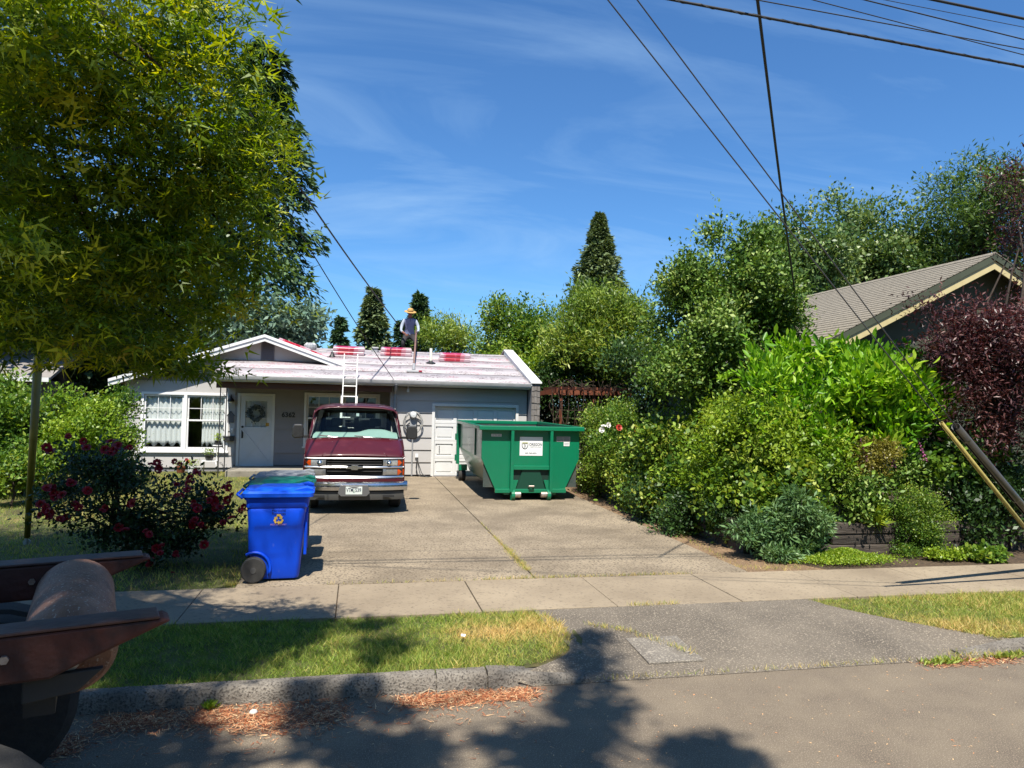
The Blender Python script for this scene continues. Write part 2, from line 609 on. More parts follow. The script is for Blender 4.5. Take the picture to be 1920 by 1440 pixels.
def boards(x0, x1, zs, y, ops, m, parent, th=.036, name="siding_board"):
    """lap siding, each board its own piece, cut at the openings"""
    for zb, zt in zip(zs[:-1], zs[1:]):
        segs = [(x0, x1)]
        for ox0, ox1, oz0, oz1 in ops:
            if oz1 > zb + .02 and oz0 < zt - .02:
                if oz0 > zb + .1 and oz0 < zt:      # board notched under a sill: stop at the sill height
                    pass
                new = []
                for a, c in segs:
                    if ox1 <= a or ox0 >= c: new.append((a, c)); continue
                    if ox0 > a: new.append((a, ox0))
                    if ox1 < c: new.append((ox1, c))
                segs = new
        for a, c in segs:
            if c - a < .03: continue
            j = random.uniform(-.002, .002)
            MB().prism([(y + .002, zb + .012 + j), (y - th, zb + .012 + j), (y - .009, zt + .016), (y + .002, zt + .016)], 'x', a, c).build(name, m, parent)
    # filler pieces above and below openings that fall inside a board
    for ox0, ox1, oz0, oz1 in ops:
        for zb, zt in zip(zs[:-1], zs[1:]):
            if zb + .02 < oz0 < zt - .02:
                MB().prism([(y + .002, zb + .012), (y - th, zb + .012), (y - .018, oz0), (y + .002, oz0)], 'x', ox0, ox1).build(name, m, parent)
            if zb + .02 < oz1 < zt - .02:
                MB().prism([(y + .002, oz1), (y - .020, oz1), (y - .009, zt + .016), (y + .002, zt + .016)], 'x', ox0, ox1).build(name, m, parent)


cs = .365
zz = [.22 + cs * i for i in range(8)]
grow = lambda o, d: (o[0] - d, o[1] + d, o[2] - (d if o[2] > .4 else .2), o[3] + d)
boards(.96, 5.04, [.18 + cs * i for i in range(8)], YG, [grow(GAR, .085)], siding, house)
boards(-6.64, -3.62, zz, YW, [grow(WIN, .07)], siding, house)
boards(-3.62, .96, [.30 + cs * i for i in range(8)], YW, [grow(WIN, .07), grow(DOOR, .075), grow(WIN2, .07)], porch_shade_siding, house)
# corner boards
MB().box(-6.67, -6.63, YW - .045, YW + .05, .15, 2.9).build("corner_board", siding, house)
MB().box(.925, .955, YG - .045, YG + .06, .15, 2.86).build("corner_board", siding, house)

# ---- window with two double-hung units
def double_hung(x0, x1, z0, z1, y, n, parent, trimw=.075, grid=(3, 2)):
    fr = MB()
    fr.box(x0 - trimw, x0, y - .045, y + .03, z0 - trimw, z1 + trimw)
    fr.box(x1, x1 + trimw, y - .045, y + .03, z0 - trimw, z1 + trimw)
    fr.box(x0, x1, y - .043, y + .03, z1, z1 + trimw)
    fr.box(x0 - trimw - .03, x1 + trimw + .03, y - .085, y + .03, z0 - trimw - .035, z0 - trimw + .012)
    fr.box(x0, x1, y - .043, y + .03, z0 - trimw + .012, z0)
    win = fr.build("window", white2, parent, bev=.004)
    w_ = (x1 - x0) / n
    for i in range(n):
        a, c_ = x0 + i * w_, x0 + (i + 1) * w_
        if i: MB().box(a - .045, a + .045, y - .044, y + .03, z0, z1).build("mullion", white2, win, bev=.004)
        a += .05 if i else .004
        c_ -= .05 if i < n - 1 else .004
        zm = z0 + (z1 - z0) * .53
        for lo_, hi_, yy in ((z0 + .004, zm + .03, y - .022), (zm - .03, z1 - .004, y + .006)):
            s_ = MB()
            t = .048
            s_.box(a, a + t, yy, yy + .03, lo_, hi_); s_.box(c_ - t, c_, yy, yy + .03, lo_, hi_)
            s_.box(a + t, c_ - t, yy, yy + .03, lo_, lo_ + t); s_.box(a + t, c_ - t, yy, yy + .03, hi_ - t, hi_)
            sash = s_.build("sash", white2, win, bev=.003)
            MB().box(a + t, c_ - t, yy + .013, yy + .017, lo_ + t, hi_ - t).build("pane", glass, win)
            if yy > y:
                for k in range(1, grid[0]):
                    xx = a + t + (c_ - a - 2 * t) * k / grid[0]
                    MB().box(xx - .009, xx + .009, yy + .004, yy + .011, lo_ + t, hi_ - t).build("muntin", white2, win)
                for k in range(1, grid[1]):
                    zz_ = lo_ + t + (hi_ - lo_ - 2 * t) * k / grid[1]
                    MB().box(a + t, c_ - t, yy + .003, yy + .0105, zz_ - .009, zz_ + .009).build("muntin", white2, win)
    return win


double_hung(*WIN[:2], *WIN[2:], YW, 2, house)
double_hung(*WIN2[:2], *WIN2[2:], YW, 2, house, grid=(3, 2))

# curtains
curt = mat("curtain_cloth", A(.80, .80, .78), A(.70, .70, .68), rough=.9, scale=6, stretch=(8, 8, .3))
for x0, x1, lab in ((-6.12, -5.06, "sheer white curtain gathered behind the left sash of the front window"),
                    (-4.55, -3.9, "sheer white curtain drawn to the right edge of the front window")):
    b = MB()
    rings = []
    for k in range(9):
        t = k / 8
        z = .84 + 1.5 * t
        rings.append([(x0 + (x1 - x0) * i / 40, YW + .09 + .03 * math.sin(i * 1.15 + .3 * math.sin(i)) * (1 - .4 * t), z + (.12 * math.sin(i * .33) ** 2 if k == 0 else 0)) for i in range(41)])
    b.loft(rings, closed=False, cap=False)
    tag(b.build("curtain", curt, smooth=True, sol=.004), lab, "curtain")

# ---- front door
door_m = mat("door_paint", A(.60, .61, .62), A(.54, .55, .56), rough=.45, scale=2)
x0, x1, z0, z1 = DOOR
d = MB()
d.box(x0 - .08, x0, YW - .04, YW + .05, z0 - .02, z1 + .08); d.box(x1, x1 + .08, YW - .04, YW + .05, z0 - .02, z1 + .08)
d.box(x0, x1, YW - .038, YW + .05, z1, z1 + .08)
d.box(x0, x1, YW - .06, YW + .05, z0 - .03, z0)
door = d.build("door_frame", white, house, bev=.004)
dr = MB()
gx0, gx1, gz0, gz1 = x0 + .14, x1 - .14, 1.45, 2.26
yd = YW - .012
dr.box(x0 + .004, gx0, yd, yd + .045, z0 + .004, z1 - .004); dr.box(gx1, x1 - .004, yd, yd + .045, z0 + .004, z1 - .004)
dr.box(gx0, gx1, yd, yd + .045, z0 + .004, gz0); dr.box(gx0, gx1, yd, yd + .045, gz1, z1 - .004)
leaf = dr.build("door", door_m, house)
# crossbuck battens
pw = .018
for a, c_ in (((gx0 - .05, .42), (gx1 + .05, 1.36)), ((gx1 + .05, .42), (gx0 - .05, 1.36))):
    MB().bar((a[0], yd - .002 - pw * .2, a[1]), (c_[0], yd - .002 - pw * .2, c_[1]), .055, .014, up=(0, 1, 0)).build("batten", door_m, leaf)
    pw += .07
for k in range(3):
    for j in range(3):
        pa, pb = gx0 + (gx1 - gx0) * k / 3, gx0 + (gx1 - gx0) * (k + 1) / 3
        qa, qb = gz0 + (gz1 - gz0) * j / 3, gz0 + (gz1 - gz0) * (j + 1) / 3
        MB().box(pa + .011, pb - .011, yd + .02, yd + .024, qa + .011, qb - .011).build("pane", glass, leaf)
mt = MB()
for k in range(4): mt.box(gx0 + (gx1 - gx0) * k / 3 - .011, gx0 + (gx1 - gx0) * k / 3 + .011, yd + .006, yd + .036, gz0, gz1)
for j in range(4): mt.box(gx0, gx1, yd + .008, yd + .034, gz0 + (gz1 - gz0) * j / 3 - .011, gz0 + (gz1 - gz0) * j / 3 + .011)
mt.build("muntin", door_m, leaf)
hd = MB()
hd.box(x0 + .055, x0 + .105, yd - .015, yd, 1.12, 1.36)
hd.tube([(x0 + .08, yd - .01, 1.33), (x0 + .08, yd - .06, 1.30), (x0 + .08, yd - .065, 1.18), (x0 + .08, yd - .015, 1.13)], .012)
hd.lathe([(.035, yd - .02), (.035, yd)], (x0 + .08, 0, 1.46), 'y', 12)
hd.build("handle", iron, leaf)
MB().box(x1 - .18, x1 - .08, yd - .003, yd - .001, 1.49, 1.59).build("sticker", mat("yellow_sticker", L3(222, 172, 60), rough=.6), leaf)
gl = mat("sheer_cloth", A(.7, .7, .69), rough=.9)
tag(MB().box(gx0, gx1, yd + .06, yd + .065, gz0 - .05, gz1 + .05).build("door_curtain", gl), "pale sheer behind the panes of the white front door", "curtain")

# ---- porch slab
slab = MB().box(-3.58, .94, 21.12, YW - .03, .05, .285).build("porch_slab", concrete, house, bev=.012)
# cedar porch ceiling and beam
bw = MB()
for i in range(10):
    MB().box(-3.86, 1.0, 20.98 + i * .172, 20.98 + i * .172 + .166, 2.80, 2.82).build("ceiling_board", cedar, house)
MB().box(-3.84, .95, 20.86, 20.97, 2.60, 2.86).build("beam", cedar, house, bev=.006)
MB().box(-3.84, -3.73, 20.98, YW - .03, 2.62, 2.86).build("beam", cedar, house, bev=.006)

# wrought-iron porch post with scrolls
for px in (-3.73, -3.57):
    MB().box(px - .013, px + .013, 20.90, 20.926, .28 if px > -3.58 else .12, 2.60).build("porch_post", iron, house)
sr = MB()
for i in range(9):
    zc_ = .48 + i * .24
    pts = []
    for k in range(15):
        a = k / 14 * 2 * math.pi * 1.1
        rr_ = .048 * (1 - .35 * k / 14)
        pts.append((-3.65 + rr_ * math.cos(a + (i % 2) * math.pi), 20.913, zc_ + .10 * math.sin(a / 2.2) - .05 + rr_ * math.sin(a) * .8))
    sr.tube(pts, .006, 5)
sr.build("porch_post_scroll", iron, house)

# ---- roofs
deck_m = mat("roof_sheathing", L3(150, 118, 84), L3(120, 92, 64), rough=.8, scale=3)
felt = bpy.data.materials.new("roof_underlay")
felt.use_nodes = True
fn, fl = felt.node_tree.nodes, felt.node_tree.links
fp = fn["Principled BSDF"]
fp.inputs["Roughness"].default_value = .6
ftc = fn.new("ShaderNodeTexCoord")
fs_ = fn.new("ShaderNodeSeparateXYZ")
fl.new(ftc.outputs["Object"], fs_.inputs[0])


def fm(op, a, b_=None, c_=None):
    q = fn.new("ShaderNodeMath"); q.operation = op
    for i, v in enumerate((a, b_, c_)):
        if v is None: continue
        if isinstance(v, (int, float)): q.inputs[i].default_value = v
        else: fl.new(v, q.inputs[i])
    return q.outputs[0]


def brick_cell(x, per, off):
    return fm('SUBTRACT', fm('FRACT', fm('ADD', fm('DIVIDE', x, per), off)), .5)


row = fm('FLOOR', fm('DIVIDE', fs_.outputs["Y"], .56))
shift = fm('MULTIPLY', row, .47)
cu_ = brick_cell(fs_.outputs["X"], 1.55, shift)
cv_ = brick_cell(fs_.outputs["Y"], .56, 0.0)
rad = fm('ADD', fm('POWER', fm('MULTIPLY', cu_, 2.6), 2.0), fm('POWER', fm('MULTIPLY', cv_, 2.5), 2.0))
inell = fm('LESS_THAN', rad, 1.0)
fno = fn.new("ShaderNodeTexNoise")
fmap = fn.new("ShaderNodeMapping"); fmap.inputs["Scale"].default_value = (10, 20, 9)
fl.new(ftc.outputs["Object"], fmap.inputs[0]); fl.new(fmap.outputs[0], fno.inputs["Vector"])
fno.inputs["Scale"].default_value = 1.6; fno.inputs["Detail"].default_value = 3
marks = fm('MULTIPLY', inell, fm('GREATER_THAN', fno.outputs["Fac"], .56))
fno2 = fn.new("ShaderNodeTexNoise"); fno2.inputs["Scale"].default_value = .9; fno2.inputs["Detail"].default_value = 4
fl.new(ftc.outputs["Object"], fno2.inputs["Vector"])
redsel = fn.new("ShaderNodeMixRGB"); redsel.inputs[1].default_value = L3(84, 50, 60); redsel.inputs[2].default_value = L3(176, 84, 104)
fl.new(fm('GREATER_THAN', fno2.outputs["Fac"], .52), redsel.inputs[0])
basef = fn.new("ShaderNodeMixRGB"); basef.inputs[1].default_value = A(.36, .335, .345); basef.inputs[2].default_value = A(.32, .29, .30)
fl.new(fno2.outputs["Fac"], basef.inputs[0])
fmx = fn.new("ShaderNodeMixRGB")
fl.new(fm('MULTIPLY', marks, .95), fmx.inputs[0]); fl.new(basef.outputs[0], fmx.inputs[1]); fl.new(redsel.outputs[0], fmx.inputs[2])
# small dark side-lap dashes
cu2 = brick_cell(fs_.outputs["X"], 1.15, fm('MULTIPLY', fm('FLOOR', fm('DIVIDE', fs_.outputs["Y"], .43)), .37))
cv2 = brick_cell(fs_.outputs["Y"], .43, 0.0)
dash = fm('MULTIPLY', fm('LESS_THAN', fm('ABSOLUTE', cu2), .055), fm('LESS_THAN', fm('ABSOLUTE', cv2), .045))
fmx2 = fn.new("ShaderNodeMixRGB"); fmx2.inputs[2].default_value = A(.16, .13, .14)
fl.new(dash, fmx2.inputs[0]); fl.new(fmx.outputs[0], fmx2.inputs[1])
fl.new(fmx2.outputs[0], fp.inputs["Base Color"])
fbn = fn.new("ShaderNodeTexNoise"); fbn.inputs["Scale"].default_value = 5; fbn.inputs["Detail"].default_value = 3
fbm = fn.new("ShaderNodeMapping"); fbm.inputs["Scale"].default_value = (.5, 2.2, 1)
fl.new(ftc.outputs["Object"], fbm.inputs[0]); fl.new(fbm.outputs[0], fbn.inputs["Vector"])
fb = fn.new("ShaderNodeBump"); fb.inputs["Strength"].default_value = .35; fb.inputs["Distance"].default_value = .05
fl.new(fbn.outputs["Fac"], fb.inputs["Height"]); fl.new(fb.outputs[0], fp.inputs["Normal"])

rf = MB()
X_L, X_R = -3.92, 5.06


def slab_roof(b, x0, x1, ya, yb, off=0, th=.09):
    b.add([(x0, ya, roof_z(ya) + off), (x1, ya, roof_z(ya) + off), (x1, yb, roof_z(yb) + off), (x0, yb, roof_z(yb) + off),
           (x0, ya, roof_z(ya) + off - th), (x1, ya, roof_z(ya) + off - th), (x1, yb, roof_z(yb) + off - th), (x0, yb, roof_z(yb) + off - th)],
          [(0, 1, 2, 3), (7, 6, 5, 4), (0, 4, 5, 1), (1, 5, 6, 2), (2, 6, 7, 3), (3, 7, 4, 0)])


slab_roof(rf, X_L, X_R, EAVE_Y, 22.72)
slab_roof(rf, -2.6, X_R, 22.72, RIDGE_Y)
yb = 2 * RIDGE_Y - EAVE_Y
rf.add([(-2.6, RIDGE_Y, RIDGE_Z), (X_R, RIDGE_Y, RIDGE_Z), (X_R, yb, EAVE_Z), (-2.6, yb, EAVE_Z),
        (-2.6, RIDGE_Y, RIDGE_Z - .09), (X_R, RIDGE_Y, RIDGE_Z - .09), (X_R, yb, EAVE_Z - .09), (-2.6, yb, EAVE_Z - .09)],
       [(0, 1, 2, 3), (7, 6, 5, 4), (0, 4, 5, 1), (1, 5, 6, 2), (2, 6, 7, 3), (3, 7, 4, 0)])
roof = rf.build("roof", deck_m, house)
# underlay laid in overlapping courses
y = EAVE_Y - .03
i = 0
while y < RIDGE_Y - .05:
    y2 = min(y + .98, RIDGE_Y + .0)
    xa = X_L - .02 if y2 < 22.9 else -2.6
    if y < 22.66 < y2 and y2 > 22.9:
        y2 = 22.70
    b = MB()
    n = 60
    lo_, hi_ = [], []
    for k in range(n + 1):
        xx = xa + (X_R - xa) * k / n
        w1 = .004 * math.sin(xx * 3.1 + i) + random.uniform(-.002, .002)
        lo_.append((xx, y, roof_z(y) + .014 + w1)); hi_.append((xx, y2 + .06, roof_z(y2 + .06) + .005 + w1 * .3))
    b.loft([lo_, hi_], closed=False, cap=False)
    # turned-down front edge
    b.build("underlay_sheet", felt, roof, smooth=True, sol=.003)
    y = y2
    i += 1
# gable roof
def gslab(b, xe, y0, y1, up, th):
    xa = -2.79
    za, ze = gz_(xa) + up, gz_(xe) + up
    b.add([(xa, y0, za), (xe, y0, ze), (xe, y1, ze), (xa, y1, za), (xa, y0, za - th), (xe, y0, ze - th), (xe, y1, ze - th), (xa, y1, za - th)],
          [(0, 1, 2, 3), (7, 6, 5, 4), (0, 4, 5, 1), (1, 5, 6, 2), (2, 6, 7, 3), (3, 7, 4, 0)])


b = MB(); gslab(b, -7.0, 22.37, 28.9, .0, .08); gslab(b, 1.6, 22.37, 28.9, .0, .08)
groof = b.build("gable_roof", deck_m, house)
for xe in (-7.02, 1.6):
    b = MB(); gslab(b, xe, 22.36, 28.9, .012, .010); b.build("underlay_sheet", felt, groof)
# white rake boards of the gable
for sgn, xe in ((-1, -7.02), (1, 1.3)):
    b = MB()
    za, ze = gz_(-2.79), gz_(xe)
    b.add([(-2.79, 22.33, za + .035), (xe, 22.33, ze + .035), (xe, 22.33, ze - .15), (-2.79, 22.33, za - .15),
           (-2.79, 22.365, za + .035), (xe, 22.365, ze + .035), (xe, 22.365, ze - .15), (-2.79, 22.365, za - .15)],
          [(0, 1, 2, 3), (7, 6, 5, 4), (0, 4, 5, 1), (1, 5, 6, 2), (2, 6, 7, 3), (3, 7, 4, 0)])
    rk = b.build("rake_board", white, groof)
    b = MB()
    b.add([(-2.79, 22.30, za + .055), (xe, 22.30, ze + .055), (xe, 22.30, ze - .03), (-2.79, 22.30, za - .03),
           (-2.79, 22.328, za + .055), (xe, 22.328, ze + .055), (xe, 22.328, ze - .03), (-2.79, 22.328, za - .03)],
          [(0, 1, 2, 3), (7, 6, 5, 4), (0, 4, 5, 1), (1, 5, 6, 2), (2, 6, 7, 3), (3, 7, 4, 0)])
    b.build("rake_trim", white2, rk)
# louvred gable vent
vm = mat("vent_paint", A(.13, .12, .13), rough=.7)
v = MB()
v.box(-2.93, -2.90, YW - .02, YW + .01, 3.5, 4.06); v.box(-2.57, -2.54, YW - .02, YW + .01, 3.5, 4.02)
v.box(-2.90, -2.57, YW - .004, YW + .001, 3.5, 4.06)
vent = v.build("gable_vent", vm, house)
for k in range(9):
    zb = 3.5 + k * .06
    MB().prism([(YW - .005, zb + .045), (YW - .03, zb), (YW - .03, zb + .012), (YW - .005, zb + .057)], 'x', -2.90, -2.57).build("louvre", vm, vent)

# gutter and fascia along the front eave
MB().box(X_L, X_R, EAVE_Y + .002, EAVE_Y + .035, 2.78, 2.93).build("fascia", white, house)
gp = [(EAVE_Y, 2.93), (EAVE_Y - .02, 2.94), (EAVE_Y - .115, 2.945), (EAVE_Y - .125, 2.93), (EAVE_Y - .115, 2.90), (EAVE_Y - .10, 2.86), (EAVE_Y - .075, 2.82), (EAVE_Y, 2.815)]
gutter = MB().prism(gp, 'x', X_L - .02, X_R + .02).build("gutter", mat("gutter_paint", A(.62, .61, .59), A(.5, .49, .47), rough=.5, scale=5), house)
MB().box(X_L - .015, X_R + .015, EAVE_Y - .13, EAVE_Y - .004, 2.944, 2.956).build("gutter_lip", white2, gutter)
ds = MB()
dm = grey_paint
ds.tube([(1.06, EAVE_Y - .06, 2.83), (1.06, EAVE_Y - .02, 2.74), (1.06, YG - .07, 2.58), (1.06, YG - .06, 2.4), (1.06, YG - .06, .2)], .038, 8)
ds.build("downspout", dm, house, auto=40)

# party wall at the right end, capped in white and clad in old shakes
shake = mat("weathered_shakes", L3(152, 146, 140), L3(112, 104, 97), rough=.9, scale=4, bump=.5, bscale=30, stretch=(4, 4, .6))
pw_ = MB()
poly = [(20.66, .1), (20.66, roof_z(20.66) + .06), (RIDGE_Y, RIDGE_Z + .16), (28.9, 3.05), (28.9, .1)]
pw_.prism(poly, 'x', 5.075, 5.33)
par = pw_.build("end_wall", siding_dark, house)
cap = MB()
for (ya, za), (yb_, zb) in (((20.60, roof_z(20.60) + .05), (RIDGE_Y + .02, RIDGE_Z + .17)), ((RIDGE_Y + .02, RIDGE_Z + .17), (28.95, 3.08))):
    cap.add([(5.045, ya, za), (5.375, ya, za), (5.375, yb_, zb), (5.045, yb_, zb), (5.045, ya, za + .045), (5.375, ya, za + .045), (5.375, yb_, zb + .045), (5.045, yb_, zb + .045)],
            [(0, 3, 2, 1), (4, 5, 6, 7), (0, 1, 5, 4), (1, 2, 6, 5), (2, 3, 7, 6), (3, 0, 4, 7)])
cap.build("cap_board", white, par, bev=.005)
sd_ = MB()
sd_.add([(5.052, 20.62, roof_z(20.62) - .02), (5.052, RIDGE_Y, RIDGE_Z + .02), (5.052, RIDGE_Y, RIDGE_Z + .165), (5.052, 20.62, roof_z(20.62) + .055),
         (5.073, 20.62, roof_z(20.62) - .02), (5.073, RIDGE_Y, RIDGE_Z + .02), (5.073, RIDGE_Y, RIDGE_Z + .165), (5.073, 20.62, roof_z(20.62) + .055)],
        [(0, 1, 2, 3), (7, 6, 5, 4), (0, 4, 5, 1), (1, 5, 6, 2), (2, 6, 7, 3), (3, 7, 4, 0)])
sd_.build("flashing_board", white, par)
z = .16
while z < 2.9:
    h = .185
    n = 3
    for k in range(n):
        xa = 5.072 + .262 * k / n + random.uniform(0, .004); xb = 5.072 + .262 * (k + 1) / n
        t = random.uniform(.012, .024)
        MB().prism([(20.66, z + h + .02), (20.652, z + h + .02), (20.655 - t, z + random.uniform(-.012, .012)), (20.66, z)], 'x', xa, xb - .003).build("shake", shake, par)
    z += h
# ---- garage door
gm = mat("garage_door_paint", A(.66, .66, .65), A(.6, .6, .59), rough=.5, scale=2.5)
x0, x1, z0, z1 = GAR
t = MB()
t.box(x0 - .085, x0, YG - .05, YG + .03, .14, z1 + .085); t.box(x1, x1 + .085, YG - .05, YG + .03, .14, z1 + .085)
t.box(x0, x1, YG - .048, YG + .03, z1, z1 + .085)
gfr = t.build("garage_door_frame", white, house, bev=.004)
MB().box(x0, x1, YG + .075, YG + .11, .14, z1).build("garage_door", gm, house)
gd = bpy.data.objects["garage_door"]
hh = (z1 - .15) / 4
for r_ in range(4):
    za, zb = .15 + hh * r_ + .004, .15 + hh * (r_ + 1) - .004
    b = MB()
    t_ = .085
    nc = 4
    cw = (x1 - x0) / nc
    b.box(x0 + .003, x1 - .003, YG + .045, YG + .075, za, za + t_); b.box(x0 + .003, x1 - .003, YG + .045, YG + .075, zb - t_, zb)
    for k in range(nc + 1):
        xx = x0 + cw * k
        b.box(max(x0 + .003, xx - .05), min(x1 - .003, xx + .05), YG + .0455, YG + .075, za + t_, zb - t_)
    for k in range(nc):
        b.box(x0 + cw * k + .085, x0 + cw * (k + 1) - .085, YG + .058, YG + .075, za + t_ + .035, zb - t_ - .035)
    b.build("panel", gm, gd, bev=.004)
hb = MB()
hb.tube([(x0 + .16, YG + .045, 1.04), (x0 + .16, YG + .0, 1.04), (x0 + .16, YG + .0, .92), (x0 + .16, YG + .045, .92)], .009)
hb.build("handle", iron, gd)

# house number
nm = mat("number_metal", A(.025), rough=.4)
text_mesh("house_number", "6362", .20, nm, house, face_front((-2.07, YW - .034, 1.84)), ext=.008, bold=.006)

# porch lamp, letter box, bell, plaque
lp = thing("wall_lamp", "black dome porch lamp on the wall left of the front door", "lamp", (-3.73, YW - .03, 2.2))
MB().lathe([(.03, 2.38), (.035, 2.34), (.09, 2.28), (.10, 2.22), (.095, 2.22)], (-3.73, YW - .13, 0), 'z', 14).build("lamp_shade", iron, lp, auto=40)
MB().tube([(-3.73, YW - .02, 2.33), (-3.73, YW - .07, 2.42), (-3.73, YW - .13, 2.38)], .012).build("arm", iron, lp)
MB().lathe([(.03, 2.17), (.04, 2.20), (.03, 2.25)], (-3.73, YW - .13, 0), 'z', 10).build("bulb", white2, lp, smooth=True)
mbx = thing("letter_box", "flat black letter box on the wall left of the front door", "mailbox", (-3.75, YW - .03, 1.05))
MB().box(-3.91, -3.61, YW - .12, YW - .026, 1.03, 1.16).build("box", iron, mbx, bev=.01)
MB().prism([(YW - .13, 1.15), (YW - .026, 1.165), (YW - .026, 1.19), (YW - .13, 1.16)], 'x', -3.92, -3.60).build("lid", iron, mbx)
bl_ = thing("doorbell", "small white doorbell beside the front door", "doorbell", (-3.68, YW - .03, 1.33))
MB().box(-3.72, -3.66, YW - .045, YW - .026, 1.29, 1.42).build("body", white2, bl_, bev=.006)
MB().lathe([(.014, YW - .052), (.016, YW - .045)], (-3.69, 0, 1.33), 'y', 10).build("button", black_plastic, bl_)
plq = thing("wall_plaque", "small house-shaped dark plaque between the lamp and the letter box", "plaque", (-3.73, YW - .03, 1.7))
MB().prism([(-3.82, 1.58), (-3.82, 1.80), (-3.73, 1.92), (-3.64, 1.80), (-3.64, 1.58)], 'y', YW - .045, YW - .027).build("board", mat("slate_grey", A(.10, .10, .11), rough=.7), plq)
MB().prism([(-3.84, 1.80), (-3.73, 1.94), (-3.62, 1.80), (-3.62, 1.78), (-3.73, 1.915), (-3.84, 1.78)], 'y', YW - .055, YW - .044).build("roof_edge", iron, plq)

# roof hardware: each stands on the roof
def roof_thing(name, label, cat, x, y, zb=None):
    return thing(name, label, cat, (x, y, roof_z(y) if zb is None else zb))


gal2 = mat("vent_metal", A(.45, .46, .46), A(.36), rough=.5, metal=.4, scale=9)
o = roof_thing("vent_pipe", "tall white plumbing vent pipe standing on the roof right of the worker", "vent pipe", 2.27, 23.1)
zr = roof_z(23.1)
MB().cyl((2.27, 23.1, zr - .02), (2.27, 23.1, zr + .50), .045, n=12).build("pipe", mat("pvc", A(.72, .71, .6), rough=.5), o)
MB().lathe([(.17, zr - .05), (.16, zr + .03), (.07, zr + .07), (.055, zr + .10)], (2.27, 23.1, 0), 'z', 14).build("flashing", black_plastic, o)
gx = -1.95
o = thing("turbine_vent", "round ribbed grey vent behind the gable ridge", "vent", (-1.62, 24.7, 3.8))
MB().lathe([(.10, 3.75), (.10, 3.95), (.17, 4.0), (.20, 4.08), (.19, 4.16), (.12, 4.22), (.02, 4.24)], (-1.62, 24.7, 0), 'z', 16).build("dome", gal2, o, auto=40)
for k in range(16):
    a = k / 16 * 2 * math.pi
    MB().tube([(-1.62 + r_ * math.cos(a), 24.7 + r_ * math.sin(a), z_) for r_, z_ in ((.16, 3.99), (.205, 4.08), (.195, 4.16), (.12, 4.23))], .008, 4).build("fin", gal2, o)
o = thing("box_vent", "square grey metal vent cap behind the gable slope", "vent", (-1.2, 24.3, 3.7))
MB().box(-1.32, -1.06, 24.2, 24.45, 3.75, 3.95).build("cap", gal2, o, bev=.01)
MB().box(-1.28, -1.10, 24.24, 24.41, 3.5, 3.75).build("neck", gal2, o)
o = thing("pipe_flashing", "small black pipe boot at the foot of the gable valley", "vent", (-.9, 23.6, 3.6))
zr = roof_z(23.6)
MB().lathe([(.11, zr - .02), (.10, zr + .02), (.055, zr + .09), (.04, zr + .16), (.0, zr + .165)], (-.86, 23.6, 0), 'z', 12).build("boot", black_plastic, o, auto=50)
MB().cyl((-.86, 23.6, zr + .1), (-.86, 23.6, zr + .22), .028, n=8).build("pipe", grey_paint, o)
o = thing("ridge_vent_cap", "little grey vent cap at the ridge left of the worker", "vent", (.5, 24.7, roof_z(24.7)))
zr = roof_z(24.7)
MB().box(.42, .60, 24.62, 24.78, zr - .05, zr + .10).build("neck", gal2, o)
MB().box(.39, .63, 24.59, 24.81, zr + .10, zr + .15).build("cap", gal2, o, bev=.008)

# electric meter and coil of cable on the garage wall
o = thing("electric_meter", "grey electric meter box with round glass dial on the garage wall", "meter", (1.6, YG - .03, 1.5))
MB().box(1.50, 1.69, YG - .12, YG - .02, 1.38, 1.92).build("box", grey_paint, o, bev=.008)
MB().lathe([(.085, YG - .12), (.10, YG - .16), (.10, YG - .20), (.075, YG - .24), (.0, YG - .25)], (1.595, 0, 1.95), 'y', 16).build("dial", mat("meter_glass", A(.6, .62, .62), rough=.1, coat=1), o, auto=40)
MB().lathe([(.115, YG - .14), (.115, YG - .11)], (1.595, 0, 1.95), 'y', 18).build("ring", galv, o)
MB().tube([(1.595, YG - .07, 1.38), (1.595, YG - .07, 1.0), (1.595, YG - .07, .15)], .02, 8).build("conduit", grey_paint, o)
hose_m = mat("grey_hose", A(.34, .33, .30), A(.26), rough=.6, scale=10)
b = MB()
pts = []
for k in range(150):
    a = k / 150 * 2 * math.pi * 4
    pts.append((1.595 + (.26 + .03 * math.sin(k * .37)) * math.cos(a), YG - .10 - .02 * math.sin(k * .21) - .0005 * k, 1.72 + (.30 + .03 * math.sin(k * .23)) * math.sin(a)))
b.tube(pts, .013, 5)
tag(b.build("hose_coil", hose_m, smooth=True), "grey hose hung in a coil round the electric meter", "hose")
o = thing("wall_outlet", "grey outlet box low on the garage wall with dark cords dropping to the drive", "outlet", (1.73, YG - .03, .7))
MB().tube([(1.73, YG - .04, .72), (1.74, YG - .08, .60), (1.72, YG - .1, .40), (1.76, YG - .16, .22), (1.85, YG - .22, .155), (2.05, YG - .25, .155), (2.18, YG - .2, .155)], .014, 6).build("cord", black_plastic, o, smooth=True)
MB().tube([(1.75, YG - .05, .70), (1.80, YG - .10, .48), (1.88, YG - .2, .25), (1.98, YG - .28, .16), (2.08, YG - .34, .155)], .012, 6).build("cord", black_plastic, o, smooth=True)
MB().box(1.69, 1.77, YG - .075, YG - .02, .68, .82).build("box", grey_paint, o, bev=.006)
MB().box(1.685, 1.775, YG - .085, YG - .076, .70, .81).build("cover", white2, o)
fl_ = thing("flood_light", "small white lamp under the eave above the garage wall", "lamp", (1.42, 21.0, 2.7))
MB().tube([(1.42, 21.0, 2.80), (1.42, 20.98, 2.72)], .02).build("bracket", white2, fl_)
